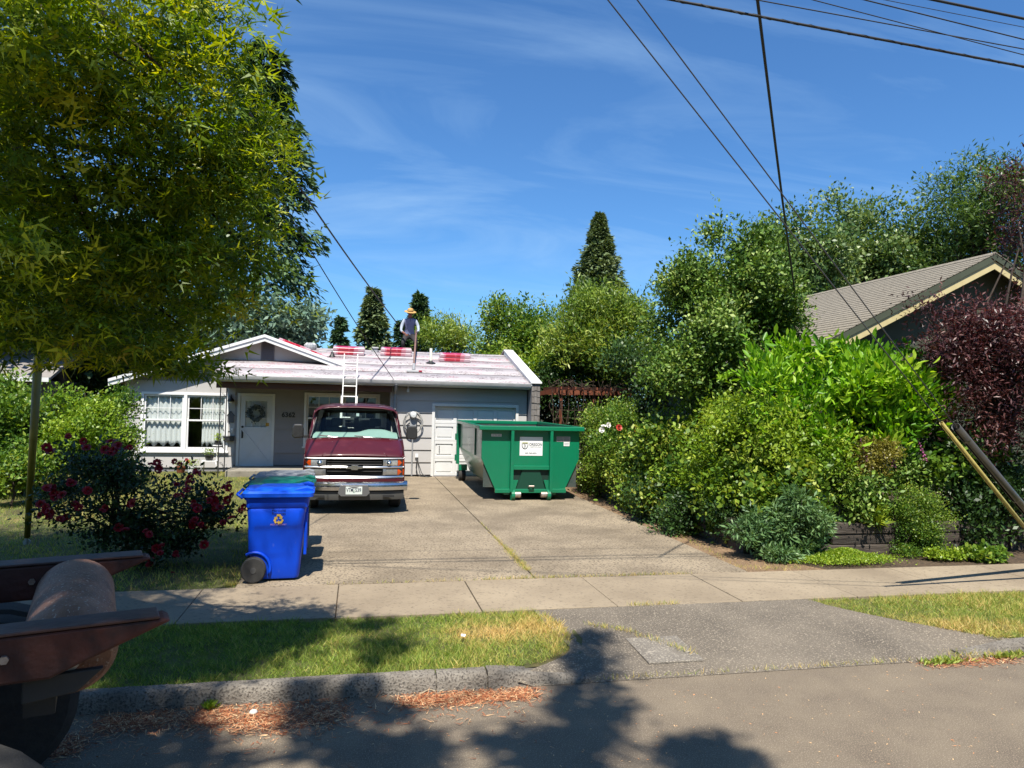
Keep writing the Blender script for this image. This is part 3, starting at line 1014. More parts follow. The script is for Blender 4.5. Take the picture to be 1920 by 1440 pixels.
MB().lathe([(.02, 2.74), (.035, 2.70), (.045, 2.62), (.0, 2.61)], (1.42, 20.96, 0), 'z', 12).build("head", white2, fl_, auto=40)

# ================================================================ van (local frame: front at y=0, +y to the rear)
paint = mat("maroon_paint", L3(90, 18, 28), L3(74, 14, 24), rough=.42, scale=.8, coat=.35, metal=.0, rvar=.06, spec=.35, col3=L3(104, 36, 42), scale3=3, lo3=.55, hi3=.8)
lens_clear = mat("headlamp_lens", A(.55, .57, .57), A(.35), rough=.12, metal=.5, scale=30, coat=1)
lens_amber = mat("amber_lens", L3(236, 96, 16), L3(200, 70, 10), rough=.25, scale=25, coat=.6)
silver = mat("silver_trim", A(.42), A(.33), rough=.3, metal=.8, scale=5)
cabin = mat("cabin_grey", A(.09, .095, .10), A(.07), rough=.8, scale=6)
dash_m = mat("dash_vinyl", A(.32, .40, .37), A(.26, .33, .31), rough=.75, scale=3)
wind_glass = glass_mat("windscreen_glass", (.72, .84, .80), refl=.7)
tint_glass = glass_mat("tinted_glass", (.10, .11, .12))
VX, VY = -.03, 14.12
van = thing("van", "maroon full-size passenger van parked nose-out on the driveway", "van", (VX, VY, .14), local=True)
HW = 1.0


def vside(y):      # half widths at given distance from the nose
    t = min(1, max(0, y / .9))
    return .955 + .045 * math.sin(t * math.pi / 2)


# body shell: sides + roof as stations; ring from rocker left over the roof to rocker right
def ring(y, zr, zroof, ztop_half, lowz=.36):
    w = vside(y)
    h = [(w - .05, lowz), (w, .55), (w + .005, .85), (w, 1.12), (w - .03, 1.40), (w - .10, 1.72), (ztop_half + .07, zroof - .13), (ztop_half, zroof - .06), (ztop_half * .7, zroof - .015), (0, zroof)]
    return [(-a, y, z) for a, z in h] + [(a, y, z) for a, z in h[::-1][1:]]


b = MB()
st = [1.22, 1.5, 2.0, 3.2, 4.6, 5.35, 5.55]
zr = [2.055, 2.09, 2.12, 2.13, 2.12, 2.09, 2.05]
rings = [ring(y, 0, z, .78) for y, z in zip(st, zr)]
b.loft(rings, closed=False, cap=False)
# lower front quarter sides between the nose and the A-post
for s_ in (-1, 1):
    P = lambda x, y, z: (s_ * x, y, z)
    r0 = [P(.90, .10, .40), P(.955, .10, .55), P(.96, .07, .85), P(.95, .06, 1.09)]
    r1 = [P(.95, .45, .38), P(.985, .45, .55), P(.99, .45, .85), P(.965, .45, 1.26)]
    r2 = [P(.95, .86, .36), P(1.0, .86, .55), P(1.0, .86, .85), P(.955, .80, 1.41)]
    r3 = [P(.95, 1.22, .36), P(1.0, 1.22, .55), P(1.005, 1.22, .85), P(.97, 1.22, 1.40)]
    rr = [r0, r1, r2, r3]
    if s_ > 0: rr = [list(q) for q in rr]
    b.loft(rr, closed=False, cap=False)
shell = b.build("body", paint, van, auto=45, sol=.012)
# hood
b = MB()
n = 16
rows = [(0.035, 1.085, .965), (.06, 1.115, .965), (.14, 1.165, .962), (.36, 1.27, .955), (.62, 1.375, .948), (.74, 1.415, .945)]
rg = []
for y, z, w in rows:
    rg.append([(-w + 2 * w * i / n, y + .10 * abs((-1 + 2 * i / n)) ** 3, z + .035 * (1 - ((-1 + 2 * i / n)) ** 2) - .004 * (1 if i in (0, n) else 0)) for i in range(n + 1)])
b.loft(rg, closed=False, cap=False)
hood = b.build("hood", paint, van, auto=50, sol=.015)
# centre ridge highlight of the hood
MB().tube([(0, .05, 1.145), (0, .12, 1.194), (0, .36, 1.302), (0, .62, 1.408)], [.010, .012, .010, .004], 8).build("hood_crease", paint, hood, smooth=True)
for s_ in (-1, 1):
    MB().tube([(s_ * .958, .17, 1.152), (s_ * .955, .46, 1.262), (s_ * .948, .70, 1.362), (s_ * .942, .80, 1.41)], .007, 5).build("hood_gap", dark, hood)
    MB().tube([(s_ * 1.012, 1.26, .45), (s_ * 1.018, 1.26, .85), (s_ * .985, 1.26, 1.38)], .006, 5).build("door_gap", dark, van)
    MB().tube([(s_ * .62, .055, 1.128), (s_ * .50, .20, 1.215), (s_ * .44, .60, 1.392)], .006, 6).build("hood_crease", paint, hood, smooth=True)
# cowl grille with slots
MB().box(-.86, .86, .74, .86, 1.405, 1.43).build("cowl", black_plastic, van, bev=.006)
for k in range(14): MB().box(.05 + k * .034, .066 + k * .034, .70, .80, 1.434, 1.455).build("cowl_slot", silver, van)
# windscreen
b = MB()
def ws(t, u):     # t 0 bottom..1 top ; u -1..1
    y0, z0, w0 = .80, 1.425, .905
    y1, z1, w1 = 1.30, 2.01, .775
    return ((w0 + (w1 - w0) * t) * u, y0 + (y1 - y0) * t + .13 * abs(u) ** 2.6, z0 + (z1 - z0) * t - .02 * abs(u) ** 2)
b.loft([[ws(j / 8, -1 + 2 * i / 16) for i in range(17)] for j in range(9)], closed=False, cap=False)
b.build("windscreen", wind_glass, van, smooth=True)
fr = MB()
fr.tube([ws(0, -1 + 2 * i / 16) for i in range(17)], .018, 6); fr.tube([ws(1, -1 + 2 * i / 16) for i in range(17)], .014, 6)
fr.tube([ws(j / 8, -1) for j in range(9)], .016, 6); fr.tube([ws(j / 8, 1) for j in range(9)], .016, 6)
fr.build("windscreen_seal", black_plastic, van, smooth=True)
# A-posts and roof front
for s_ in (-1, 1):
    b = MB()
    lo_ = [ws(j / 8, s_) for j in range(9)]
    hi_ = [(s_ * (.968 - .115 * (j / 8)), 1.20 + .06 * j / 8, 1.40 + (1.985 - 1.40) * j / 8) for j in range(9)]
    b.loft([lo_, hi_], closed=False, cap=False)
    b.build("pillar", paint, van, auto=50, sol=.012)
b = MB()
top = [ws(1, -1 + 2 * i / 16) for i in range(17)]
r1 = [(-.845 + 1.69 * i / 16, 1.40 + .05 * abs(-1 + 2 * i / 16) ** 2, 2.088 - .09 * abs(-1 + 2 * i / 16) ** 3) for i in range(17)]
mid = [((a[0] + c[0]) / 2, (a[1] + c[1]) / 2 - .02, (a[2] + c[2]) / 2 + .022) for a, c in zip(top, r1)]
r2 = [(-.845 + 1.69 * i / 16, 1.7, 2.108 - .09 * abs(-1 + 2 * i / 16) ** 3) for i in range(17)]
b.loft([top, mid, r1, r2], closed=False, cap=False)
b.build("roof", paint, van, smooth=True, sol=.01)
# rear end with two windows
b = MB()
yr = 5.55
b.box(-.93, .93, yr - .02, yr, .38, 1.28); b.box(-.83, .83, yr - .02, yr, 1.86, 2.04)
for a, c_ in ((-.93, -.80), (-.06, .06), (.80, .93)): b.box(a, c_, yr - .02, yr, 1.28, 1.86)
b.build("rear_door", paint, van)
for a, c_ in ((-.80, -.06), (.06, .80)): MB().box(a, c_, yr - .012, yr - .006, 1.28, 1.86).build("rear_window", glass, van)
# side windows and doors, slightly proud of the shell
for s_ in (-1, 1):
    for ya, yb_ in ((1.42, 2.25), (2.4, 3.5), (3.6, 4.5), (4.6, 5.35)):
        b = MB()
        b.quad((s_ * .982, ya, 1.42), (s_ * .982, yb_, 1.42), (s_ * .908, yb_, 1.80), (s_ * .908, ya + (.12 if ya < 2 else 0), 1.80))
        b.build("side_window", mat("dark_side_glass", A(.01), rough=.05, coat=1), van, sol=.01)
    MB().box(s_ * 1.005 - .006, s_ * 1.005 + .006, 1.35, 5.3, .62, .70).build("side_moulding", silver, van)
    MB().box(s_ * 1.008 - .012, s_ * 1.008 + .012, 1.95, 2.15, 1.20, 1.25).build("door_handle", black_plastic, van)
# cabin interior
MB().box(-.9, .9, 1.0, 5.5, .55, .6).build("floor", cabin, van)
MB().box(-.78, .78, 1.5, 5.5, 1.985, 2.0).build("headliner", cabin, van)
b = MB()
rg = []
for y, z in ((.86, 1.41), (.98, 1.45), (1.12, 1.50), (1.25, 1.53), (1.36, 1.50), (1.40, 1.1), (1.25, .7)):
    rg.append([(-.86 + 1.72 * i / 20, y, z + (.07 * math.exp(-((-.86 + 1.72 * i / 20 - .42) / .30) ** 4) if 1.0 < y < 1.38 else 0)) for i in range(21)])
b.loft(rg, closed=False, cap=False)
b.build("dashboard", dash_m, van, smooth=True)
b = MB()
sw = []
for k in range(25):
    a = k / 24 * 2 * math.pi
    sw.append((.42 + .19 * math.cos(a), 1.48 + .06 * math.sin(a), 1.42 + .18 * math.sin(a)))
b.tube(sw, .014, 6)
b.bar((.42, 1.48, 1.42), (.24, 1.48, 1.42), .03, .02); b.bar((.42, 1.48, 1.42), (.60, 1.48, 1.42), .03, .02); b.bar((.42, 1.48, 1.42), (.42, 1.36, 1.25), .04, .04)
b.build("steering_wheel", black_plastic, van)
for sx in (-.42, .42):
    s = MB(); s.box(sx - .26, sx + .26, 1.75, 2.25, .9, 1.05)
    s.box(sx - .25, sx + .25, 2.2, 2.33, 1.05, 1.60); s.box(sx - .13, sx + .13, 2.22, 2.32, 1.62, 1.80)
    s.build("seat", cabin, van, bev=.04, seg=3)
s = MB(); s.box(-.75, .75, 3.3, 3.8, .9, 1.05); s.box(-.75, .75, 3.75, 3.9, 1.05, 1.52)
s.build("bench_seat", cabin, van, bev=.04, seg=3)
m_ = MB(); m_.box(-.12, .12, 1.30, 1.34, 1.83, 1.90); m_.cyl((0, 1.32, 1.90), (0, 1.30, 2.0), .012, n=6)
m_.build("rear_view_mirror", black_plastic, van, bev=.015)
MB().box(.0, .06, 1.26, 1.265, 1.87, 1.93).build("toll_tag", white2, van)
# wipers
for xa, xb in ((-.55, -.02), (.16, .72)):
    w = MB(); w.tube([(xa, .795, 1.458), (xb, .775, 1.442 - .022)], .008, 5)
    w.build("wiper", silver, van)
    MB().tube([(xa - .18, .86, 1.475), (xa + .06, .80, 1.462)], .014, 6).build("wiper_arm", black_plastic, van)
# nose: grille bars, lamps, emblem
nb = MB(); nb.box(-.93, .93, .10, .14, .62, 1.09)
nb.build("grille_backing", dark, van)


def nose_y(x, base):      # nose curves back towards the corners
    return base + .085 * abs(x / .95) ** 2.5


def nose_bar(name, z0, z1, x0, x1, base, m, d=.05, n=16, bev=.006, parent=van):
    rg = []
    for i in range(n + 1):
        x = x0 + (x1 - x0) * i / n
        y = nose_y(x, base)
        rg.append([(x, y, z0), (x, y - .012, (z0 + z1) / 2), (x, y, z1), (x, y + d, z1), (x, y + d, z0)])
    return MB().loft(rg).build(name, m, parent, auto=35)


nose_bar("grille_bar", 1.058, 1.088, -.955, .955, .025, silver)
nose_bar("grille_bar", .885, .925, -.955, .955, .022, chrome)
nose_bar("grille_bar", .695, .735, -.955, .955, .022, chrome)
nose_bar("grille_bar", .955, .966, -.52, .52, .05, silver, d=.03)
nose_bar("grille_bar", 1.005, 1.014, -.52, .52, .05, silver, d=.03)
nose_bar("grille_bar", .82, .829, -.52, .52, .05, silver, d=.03)
nose_bar("front_panel", .585, .69, -.95, .95, .03, paint)
for s_ in (-1, 1):
    nose_bar("headlamp", .935, 1.05, s_ * .60, s_ * .825, .035, lens_clear, n=6)
    MB().lathe([(.05, .03), (.045, .028), (.0, .02)], (s_ * .66, .0, .992), 'y', 14).build("reflector", chrome, van, smooth=True)
    nose_bar("headlamp_rim", .93, 1.055, s_ * .545, s_ * .598, .03, silver, n=4)
    nose_bar("indicator", .93, 1.055, s_ * .83, s_ * .955, .035, lens_amber, n=6)
    nose_bar("fog_lamp", .755, .865, s_ * .60, s_ * .825, .035, mat("lower_lamp", A(.30, .29, .27), A(.2), rough=.2, metal=.4, scale=40, coat=1), n=6)
    nose_bar("side_marker", .752, .868, s_ * .83, s_ * .955, .035, lens_amber, n=6)
    nose_bar("fog_lamp_rim", .75, .87, s_ * .545, s_ * .598, .03, silver, n=4)
# bow-tie shaped emblem
em = [(-.155, .875), (-.11, .875), (-.055, .875), (-.055, .855), (.075, .855), (.065, .89), (.155, .89), (.13, .93), (.055, .93), (.055, .955), (-.075, .955), (-.065, .925), (-.175, .925)]
em = [(-.165, .878), (-.062, .878), (-.070, .855), (.058, .855), (.066, .878), (.140, .878), (.165, .928), (.062, .928), (.070, .952), (-.058, .952), (-.066, .928), (-.140, .928)]
MB().prism(em, 'y', -.006, .03).build("emblem", chrome, van, bev=.004)
# bumper
rg = []
for i in range(25):
    x = -1.03 + 2.06 * i / 24
    y = -.10 + .16 * abs(x / 1.03) ** 3.2
    rg.append([(x, y + .06, .445), (x, y + .01, .47), (x, y + .005, .535), (x, y + .03, .55), (x, y + .02, .565), (x, y + .035, .60), (x, y + .07, .625), (x, y + .16, .63), (x, y + .16, .44)])
bmp = MB().loft(rg).build("bumper", chrome, van, auto=30)
rg = []
for i in range(17):
    x = -.96 + 1.92 * i / 16
    y = -.055 + .14 * abs(x / 1.0) ** 3
    rg.append([(x, y + .02, .28), (x, y, .36), (x, y + .01, .442), (x, y + .09, .442), (x, y + .09, .28)])
vl = MB().loft(rg).build("valance", mat("grey_valance", A(.055, .055, .052), rough=.6), van, auto=30)
for s_ in (-1, 1): MB().box(s_ * .66 - .11, s_ * .66 + .11, -.062, -.03, .335, .375).build("air_slot", dark, vl)
# number plate in its recess
pl = MB(); pl.prism([(-.30, .42), (-.26, .575), (.26, .575), (.30, .42), (.24, .36), (-.24, .36)], 'y', -.118, -.088)
pf = pl.build("plate_holder", mat("plate_holder_grey", A(.10), rough=.5), van, bev=.006)
plate_m = mat("plate_paint", A(.62, .66, .63), A(.52, .58, .54), rough=.4, scale=18)
MB().box(-.155, .155, -.124, -.119, .398, .548).build("number_plate", plate_m, van, bev=.003)
plo = bpy.data.objects["number_plate"]
dk = mat("plate_ink", L3(48, 58, 84), rough=.5)
text_mesh("plate_text", "VTM", .105, dk, plo, face_front((-.078, -.1255, .478)), sx=.62, bold=.002)
text_mesh("plate_text", "539", .105, dk, plo, face_front((.078, -.1255, .478)), sx=.72, bold=.002)
MB().prism([(-.012, .43), (0, .52), (.012, .43)], 'y', -.1256, -.1245).build("plate_tree", mat("plate_green", L3(96, 132, 110), rough=.5), plo)
MB().prism([(-.10, .545), (0, .512), (.10, .545)], 'y', -.1258, -.1245).build("plate_top_shade", mat("plate_holder_grey", A(.1)), plo)
# mirrors
for s_ in (-1, 1):
    b = MB()
    b.loft([[(s_ * (1.07 + dx_), 1.34 + dy_, z_) for dx_, z_ in ((.0, 1.40), (.20, 1.38), (.235, 1.45), (.235, 1.60), (.20, 1.68), (.03, 1.68), (.0, 1.60))] for dy_ in (0, .1)])
    mo = b.build("mirror", black_plastic, van, bev=.03, seg=3)
    MB().bar((s_ * .96, 1.40, 1.42), (s_ * 1.10, 1.39, 1.42), .05, .05).build("mirror_arm", black_plastic, mo)
# wheels
def wheel(parent, c, r, w, tm, rm, ax='x', name="wheel", nspoke=0):
    x, y, z = c
    t = MB().lathe([(r * .62, -w / 2), (r * .9, -w / 2), (r, -w * .36), (r, w * .36), (r * .9, w / 2), (r * .62, w / 2)], c, ax, 28).build(name, tm, parent, auto=35)
    MB().lathe([(.02, -w * .3), (r * .3, -w * .34), (r * .45, -w * .28), (r * .63, -w * .44), (r * .63, w * .44), (r * .45, w * .28), (r * .3, w * .34), (.02, w * .3)], c, ax, 24).build("rim", rm, t, auto=35)
    return t
for s_ in (-1, 1):
    wheel(van, (s_ * .83, 1.02, .36), .36, .24, rubber, galv)
    wheel(van, (s_ * .83, 4.45, .36), .36, .24, rubber, galv)
MB().box(-.72, .72, .5, 5.3, .34, .5).build("underbody", dark, van)
MB().tube([(.45, 1.35, 2.10), (.62, 1.5, 2.13)], .008, 5).build("antenna", black_plastic, van)

# ================================================================ roll-off container
green = mat("green_enamel", L3(0, 138, 96), L3(0, 130, 91), rough=.36, scale=1.2, coat=.25, rvar=.08, col3=L3(58, 128, 104), scale3=16, lo3=.60, hi3=.82, stretch=(2.2, 2.2, .7))
gloss_side = mat("green_enamel_glossy", L3(8, 118, 84), L3(40, 112, 90), rough=.30, scale=1.4, coat=.22, rvar=.08, metal=.0, spec=.5, bump=.12, bscale=3)
worn = mat("container_inside", L3(62, 84, 80), L3(96, 98, 92), rough=.7, scale=3, bump=.2, bscale=20, metal=.2)
steel = mat("bare_steel", A(.50, .44, .40), A(.30, .22, .18), rough=.4, metal=.7, scale=20)
DX, DY = 3.935, 15.95
dump = thing("roll_off_container", "empty green roll-off waste container on the driveway before the garage", "container", (DX, DY, .14), R(-1.2), local=True)
L_ = 4.35
TW, BW, KZ, TZ, BZ = 1.15, .83, .95, 1.70, .26     # half widths, knee height, top, bottom
prof = [(-BW, BZ), (-TW, KZ), (-TW, TZ - .06), (TW, TZ - .06), (TW, KZ), (BW, BZ)]
fb_ = MB().prism(prof, 'y', .0, .035).build("front_panel", green, dump)
bk = MB().prism(prof, 'y', L_ - .035, L_).build("rear_gate", green, dump)
for s_ in (-1, 1):
    b = MB()
    P = lambda x, y, z: (s_ * x, y, z)
    b.loft([[P(BW, .036, BZ), P(TW, .036, KZ), P(TW, .036, TZ - .06)], [P(BW, L_ - .036, BZ), P(TW, L_ - .036, KZ), P(TW, L_ - .036, TZ - .06)]], closed=False, cap=False)
    b.build("side_panel", gloss_side, dump, sol=.008)
    # inner skin
    b = MB()
    b.loft([[P(BW - .02, .05, BZ + .03), P(TW - .02, .05, KZ), P(TW - .02, .05, TZ - .07)], [P(BW - .02, L_ - .05, BZ + .03), P(TW - .02, L_ - .05, KZ), P(TW - .02, L_ - .05, TZ - .07)]], closed=False, cap=False)
    b.build("side_lining", worn, dump)
    MB().box(min(s_ * 1.13, s_ * 1.235), max(s_ * 1.13, s_ * 1.235), -.12, L_ + .06, TZ - .085, TZ).build("top_rail", green, dump, bev=.012)
    # rear corner post and hinge, wheel
    MB().prism([(s_ * (TW + .002), .45), (s_ * (TW + .085), .45), (s_ * (TW + .085), TZ - .09), (s_ * (TW + .002), TZ - .09)], 'y', L_ - .16, L_ + .05).build("corner_post", green, dump, bev=.01)
    for zc_ in (.62, 1.22):
        MB().cyl((s_ * (TW + .09), L_ + .02, zc_ - .09), (s_ * (TW + .09), L_ + .02, zc_ + .09), .03, n=10).build("hinge", green, dump)
    wheel(dump, (s_ * (TW - .06), L_ - .35, .16), .16, .18, rubber, green)
    MB().box(min(s_ * .96, s_ * 1.2), max(s_ * .96, s_ * 1.2), L_ - .45, L_ - .22, .30, .46).build("wheel_bracket", green, dump)
    # soft dents ridge in the side
    MB().bar((s_ * (TW + .006), 1.0, KZ), (s_ * (TW + .006), 1.0, TZ - .08), .02, .05, up=(1, 0, 0)).build("weld_seam", gloss_side, dump)
MB().box(-BW, BW, .04, L_ - .04, BZ, BZ + .03).build("floor", worn, dump)
MB().box(-1.235, 1.235, -.14, .0, TZ - .10, TZ - .002).build("front_rail", green, dump, bev=.012)
MB().box(-1.13, 1.13, L_ - .06, L_ + .06, TZ - .09, TZ + .002).build("rear_rail", green, dump, bev=.012)
MB().box(-1.1, 1.1, .04, .05, BZ + .03, TZ - .1).build("front_lining", worn, dump)
MB().box(-1.1, 1.1, L_ - .05, L_ - .04, KZ, TZ - .1).build("rear_lining", worn, dump)
for sx in (-.46, .46):
    MB().box(sx - .035, sx + .035, -.132, .0, .20, TZ - .102).build("rib", green, dump, bev=.006)
MB().box(-.424, .424, -.085, -.001, .70, .79).build("cross_rib", green, dump, bev=.006)
MB().box(-BW - .005, BW + .005, -.075, -.001, .17, .26).build("sill_beam", green, dump, bev=.008)
# hook pocket as flat plates, its recess shade put into darkened greens
hk = MB()
hk.box(-.42, .42, -.012, -.002, .262, .695)
hook = hk.build("hook_pocket", mat("pocket_shade_dark", L3(8, 52, 40), rough=.6), dump)
MB().prism([(-.42, .262), (-.42, .46), (-.30, .46), (-.36, .262)], 'y', -.07, -.013).build("gusset", green, hook)
MB().prism([(.42, .262), (.42, .46), (.30, .46), (.36, .262)], 'y', -.07, -.013).build("gusset", green, hook)
MB().prism([(-.20, .69), (-.34, .262), (.34, .262), (.20, .69)], 'y', -.05, -.0125).build("hook_plate", mat("pocket_shade_green", L3(6, 74, 55), rough=.5), hook)
MB().tube([(-.05, -.05, .30), (-.05, -.13, .33), (.05, -.13, .33), (.05, -.05, .30)], .02, 8).build("hook_bar", steel, hook)
for sx in (-.44, .44):
    MB().cyl((sx - .06 if sx > 0 else sx - .02, -.05, .12), (sx + .02 if sx > 0 else sx + .06, -.05, .12), .12, n=18).build("guide_plate", green, dump)
    MB().cyl((sx - .2 if sx > 0 else sx + .04, -.05, .13), (sx - .04 if sx > 0 else sx + .2, -.05, .13), .07, n=16).build("nose_roller", steel, dump, auto=40)
    MB().box(sx - .032, sx + .032, -.09, 0.0, .01, .20).build("roller_bracket", green, dump)
for sx in (-.55, .55): MB().box(sx - .06, sx + .06, .0, L_, .12, BZ).build("skid_rail", green, dump)
# decals
lab = mat("decal_white", A(.74, .75, .75), rough=.35)
ink = mat("decal_ink", A(.05, .055, .06), rough=.5)
ink2 = mat("decal_ink_grey", A(.22, .23, .23), rough=.5)
yel = mat("decal_olive", L3(196, 196, 120), rough=.5)
dec = MB().box(-.27, .27, -.006, -.001, 1.02, 1.45).build("sign_decal", lab, dump)
text_mesh("sign_text", "OREGON", .088, ink, dec, face_front((.105, -.0075, 1.275)), sx=.82, bold=.0015)
text_mesh("sign_text", "RECYCLING", .048, ink2, dec, face_front((.108, -.0075, 1.215)), sx=.98)
text_mesh("sign_text", "503 760-0001", .05, ink, dec, face_front((.0, -.0075, 1.072)), bold=.001)
lg = MB()
lg.tube([(-.215, -.008, 1.29), (-.215, -.008, 1.23), (-.19, -.008, 1.19), (-.15, -.008, 1.178), (-.11, -.008, 1.19), (-.085, -.008, 1.23), (-.075, -.008, 1.28)], .008, 4)
lg.box(-.17, -.158, -.0085, -.0065, 1.19, 1.29); lg.box(-.14, -.128, -.0085, -.0065, 1.21, 1.27); lg.box(-.20, -.09, -.0085, -.0065, 1.287, 1.296)
lg.build("sign_logo", ink, dec)
lg = MB(); lg.prism([(-.235, 1.30), (-.20, 1.325), (-.09, 1.325), (-.06, 1.305), (-.09, 1.30), (-.15, 1.304)], 'y', -.0082, -.0064); lg.build("sign_logo_leaf", yel, dec)
d2 = MB().box(-.94, -.70, -.005, -.001, 1.45, 1.51).build("number_decal", mat("decal_pale", A(.5, .52, .5), rough=.4), dump)
text_mesh("decal_text", "15 YD 1204", .05, ink, d2, face_front((-.82, -.0062, 1.48)), sx=.8)
wd = mat("warning_decal_grey", A(.36), A(.28), rough=.5, scale=60)
d3 = MB().box(.60, .93, -.005, -.001, 1.35, 1.47).build("warning_decal", wd, dump)
for r_ in range(3):
    for k in range(2): MB().box(.615 + k * .16, .755 + k * .16 - .01 * r_, -.0066, -.0052, 1.365 + r_ * .034, 1.385 + r_ * .034).build("decal_line", ink2, d3)
d4 = MB().box(.775, .915, -.005, -.001, 1.25, 1.345).build("warning_decal", lab, dump)
for r_ in range(2): MB().box(.79, .90, -.0066, -.0052, 1.275 + r_ * .035, 1.287 + r_ * .035).build("decal_line", ink2, d4)

# ================================================================ wheeled bins
def make_bin(name, label, body_m, lid_m, x, y, rz, mark=False):
    o = thing(name, label, "bin", (x, y, .142), rz, "wheeled bins at the drive edge", local=True)
    o.scale = (.93, 1, 1)
    # local: wheels at -x, front at +x, side faces -y ; 0.80 long, 0.66 wide, 1.05 to the rim
    H = 1.02
    def ringz(z, x0, x1, w, r=.06):
        pts = []
        for cx, cy, a0 in ((x1 - r, w - r, 0), (x0 + r, w - r, 90), (x0 + r, -w + r, 180), (x1 - r, -w + r, 270)):
            for k in range(4): pts.append((cx + r * math.cos(R(a0 + 30 * k)), cy + r * math.sin(R(a0 + 30 * k)), z))
        return pts
    b = MB()
    b.loft([ringz(.03, -.20, .28, .25), ringz(.06, -.21, .29, .26), ringz(.24, -.22, .30, .268), ringz(.30, -.33, .305, .27), ringz(.36, -.35, .31, .275), ringz(.60, -.36, .33, .288), ringz(.66, -.36, .335, .318, .10), ringz(.70, -.362, .34, .33, .10), ringz(.84, -.37, .35, .336, .08), ringz(.885, -.375, .36, .315), ringz(.90, -.385, .385, .325, .05), ringz(H, -.39, .39, .33, .05)])
    body = b.build("body", body_m, o, auto=40)
    for s_ in (-1, 1):
        MB().box(.335, .375, s_ * .20 - .02, s_ * .20 + .02, .30, .82).build("corner_rib", body_m, body, bev=.01)
    # lid: shallow dome with front lip and raised centre
    b = MB()
    b.loft([ringz(H + .005, -.43, .45, .365, .07), ringz(H + .05, -.44, .455, .37, .08), ringz(H + .075, -.42, .43, .345, .08)])
    lid = b.build("lid", lid_m, o, auto=40)
    b = MB()
    b.loft([ringz(H + .074, -.30, .34, .27, .1), ringz(H + .105, -.24, .30, .22, .1), ringz(H + .10, -.15, .24, .15, .08)])
    b.build("lid_panel", lid_m, lid, auto=50)
    for s_ in (-1, 1):
        MB().prism([(.18, H + .07), (.44, H + .07), (.44, H + .10), (.36, H + .125), (.22, H + .095)], 'y', s_ * .23 - .05, s_ * .23 + .05).build("lid_lug", lid_m, lid, bev=.012)
    MB().tube([(-.43, -.26, H - .02), (-.50, -.26, H + .03), (-.50, .26, H + .03), (-.43, .26, H - .02)], .017, 8).build("handle", lid_m, o, smooth=True)
    for s_ in (-1, 1):
        MB().bar((-.36, s_ * .16, H - .06), (-.46, s_ * .16, H + .03), .04, .05).build("hinge", body_m, o)
    MB().cyl((-.27, -.30, .155), (-.27, .30, .155), .013, n=8).build("axle", steel, o)
    for s_ in (-1, 1):
        c = (-.27, s_ * .31, .155)
        t = MB().lathe([(.105, -.045), (.14, -.045), (.155, -.025), (.155, .025), (.14, .045), (.105, .045)], c, 'y', 26).build("wheel", rubber, o, auto=40)
        hb = MB().lathe([(.105, -.02), (.108, -.03), (.108, .03), (.105, .02)], c, 'y', 24)
        hb.lathe([(.0, -.05), (.035, -.05), (.042, -.03), (.042, .03), (.035, .05), (.0, .05)], c, 'y', 16)
        for k in range(9):
            a = 2 * math.pi * k / 9
            hb.bar((c[0] + .035 * math.cos(a), c[1], c[2] + .035 * math.sin(a)), (c[0] + .108 * math.cos(a), c[1], c[2] + .108 * math.sin(a)), .05, .022, up=(0, 1, 0)) if False else hb.bar((c[0] + .035 * math.cos(a), c[1], c[2] + .035 * math.sin(a)), (c[0] + .108 * math.cos(a), c[1], c[2] + .108 * math.sin(a)), .026, .055, up=(0, 1, 0))
        hb.build("hub", mat("wheel_hub_grey", A(.045), A(.06, .058, .054), rough=.7, scale=15), t, auto=40)
    # arch over the wheel
    for s_ in (-1, 1):
        pts = [(-.27 + .20 * math.cos(R(a)), s_ * .275, .155 + .20 * math.sin(R(a))) for a in range(-20, 121, 14)]
        MB().tube(pts, .02, 6).build("wheel_arch", body_m, body, smooth=True)
    if mark:
        yb_ = -.308
        ymat = mat("decal_gold", L3(226, 186, 84), rough=.5)
        rm = MB()
        for k in range(3):      # three chasing arrows
            a0 = R(90 + 120 * k)
            c0 = Vector((0, 0, 0))
            M_ = Matrix.Translation((.02, -.3365, .758)) @ Matrix.Rotation(-R(120 * k), 4, 'Y')
            pts = [(-.030, .058), (.018, .058), (.030, .040), (.040, .046), (.030, .008), (-.002, .026), (.008, .030), (.000, .040), (-.020, .040)]
            pts = [(-.024, .060), (.022, .060), (.040, .032), (.052, .038), (.040, -.002), (.004, .010), (.018, .018), (.006, .036), (-.024, .036)]
            rm.add([M_ @ Vector((p, 0, q)) for p, q in pts] + [M_ @ Vector((p, -.003, q)) for p, q in pts],
                   [tuple(range(9)), tuple(range(17, 8, -1))] + [(i, (i + 1) % 9, 9 + (i + 1) % 9, 9 + i) for i in range(9)])
        rm.build("recycling_mark", ymat, o)
        text_mesh("bin_text", "Portland", .05, mat("emboss_ink", L3(20, 28, 84), rough=.6), o, face_front((.02, -.3345, .865)))
        text_mesh("bin_text", "Recycles", .05, MATS["emboss_ink"], o, face_front((.02, -.3385, .825)))
        text_mesh("bin_text", "RECYCLING ONLY", .024, mat("decal_pink", L3(196, 150, 190), rough=.6), o, face_front((.02, -.3335, .695)))
    return o


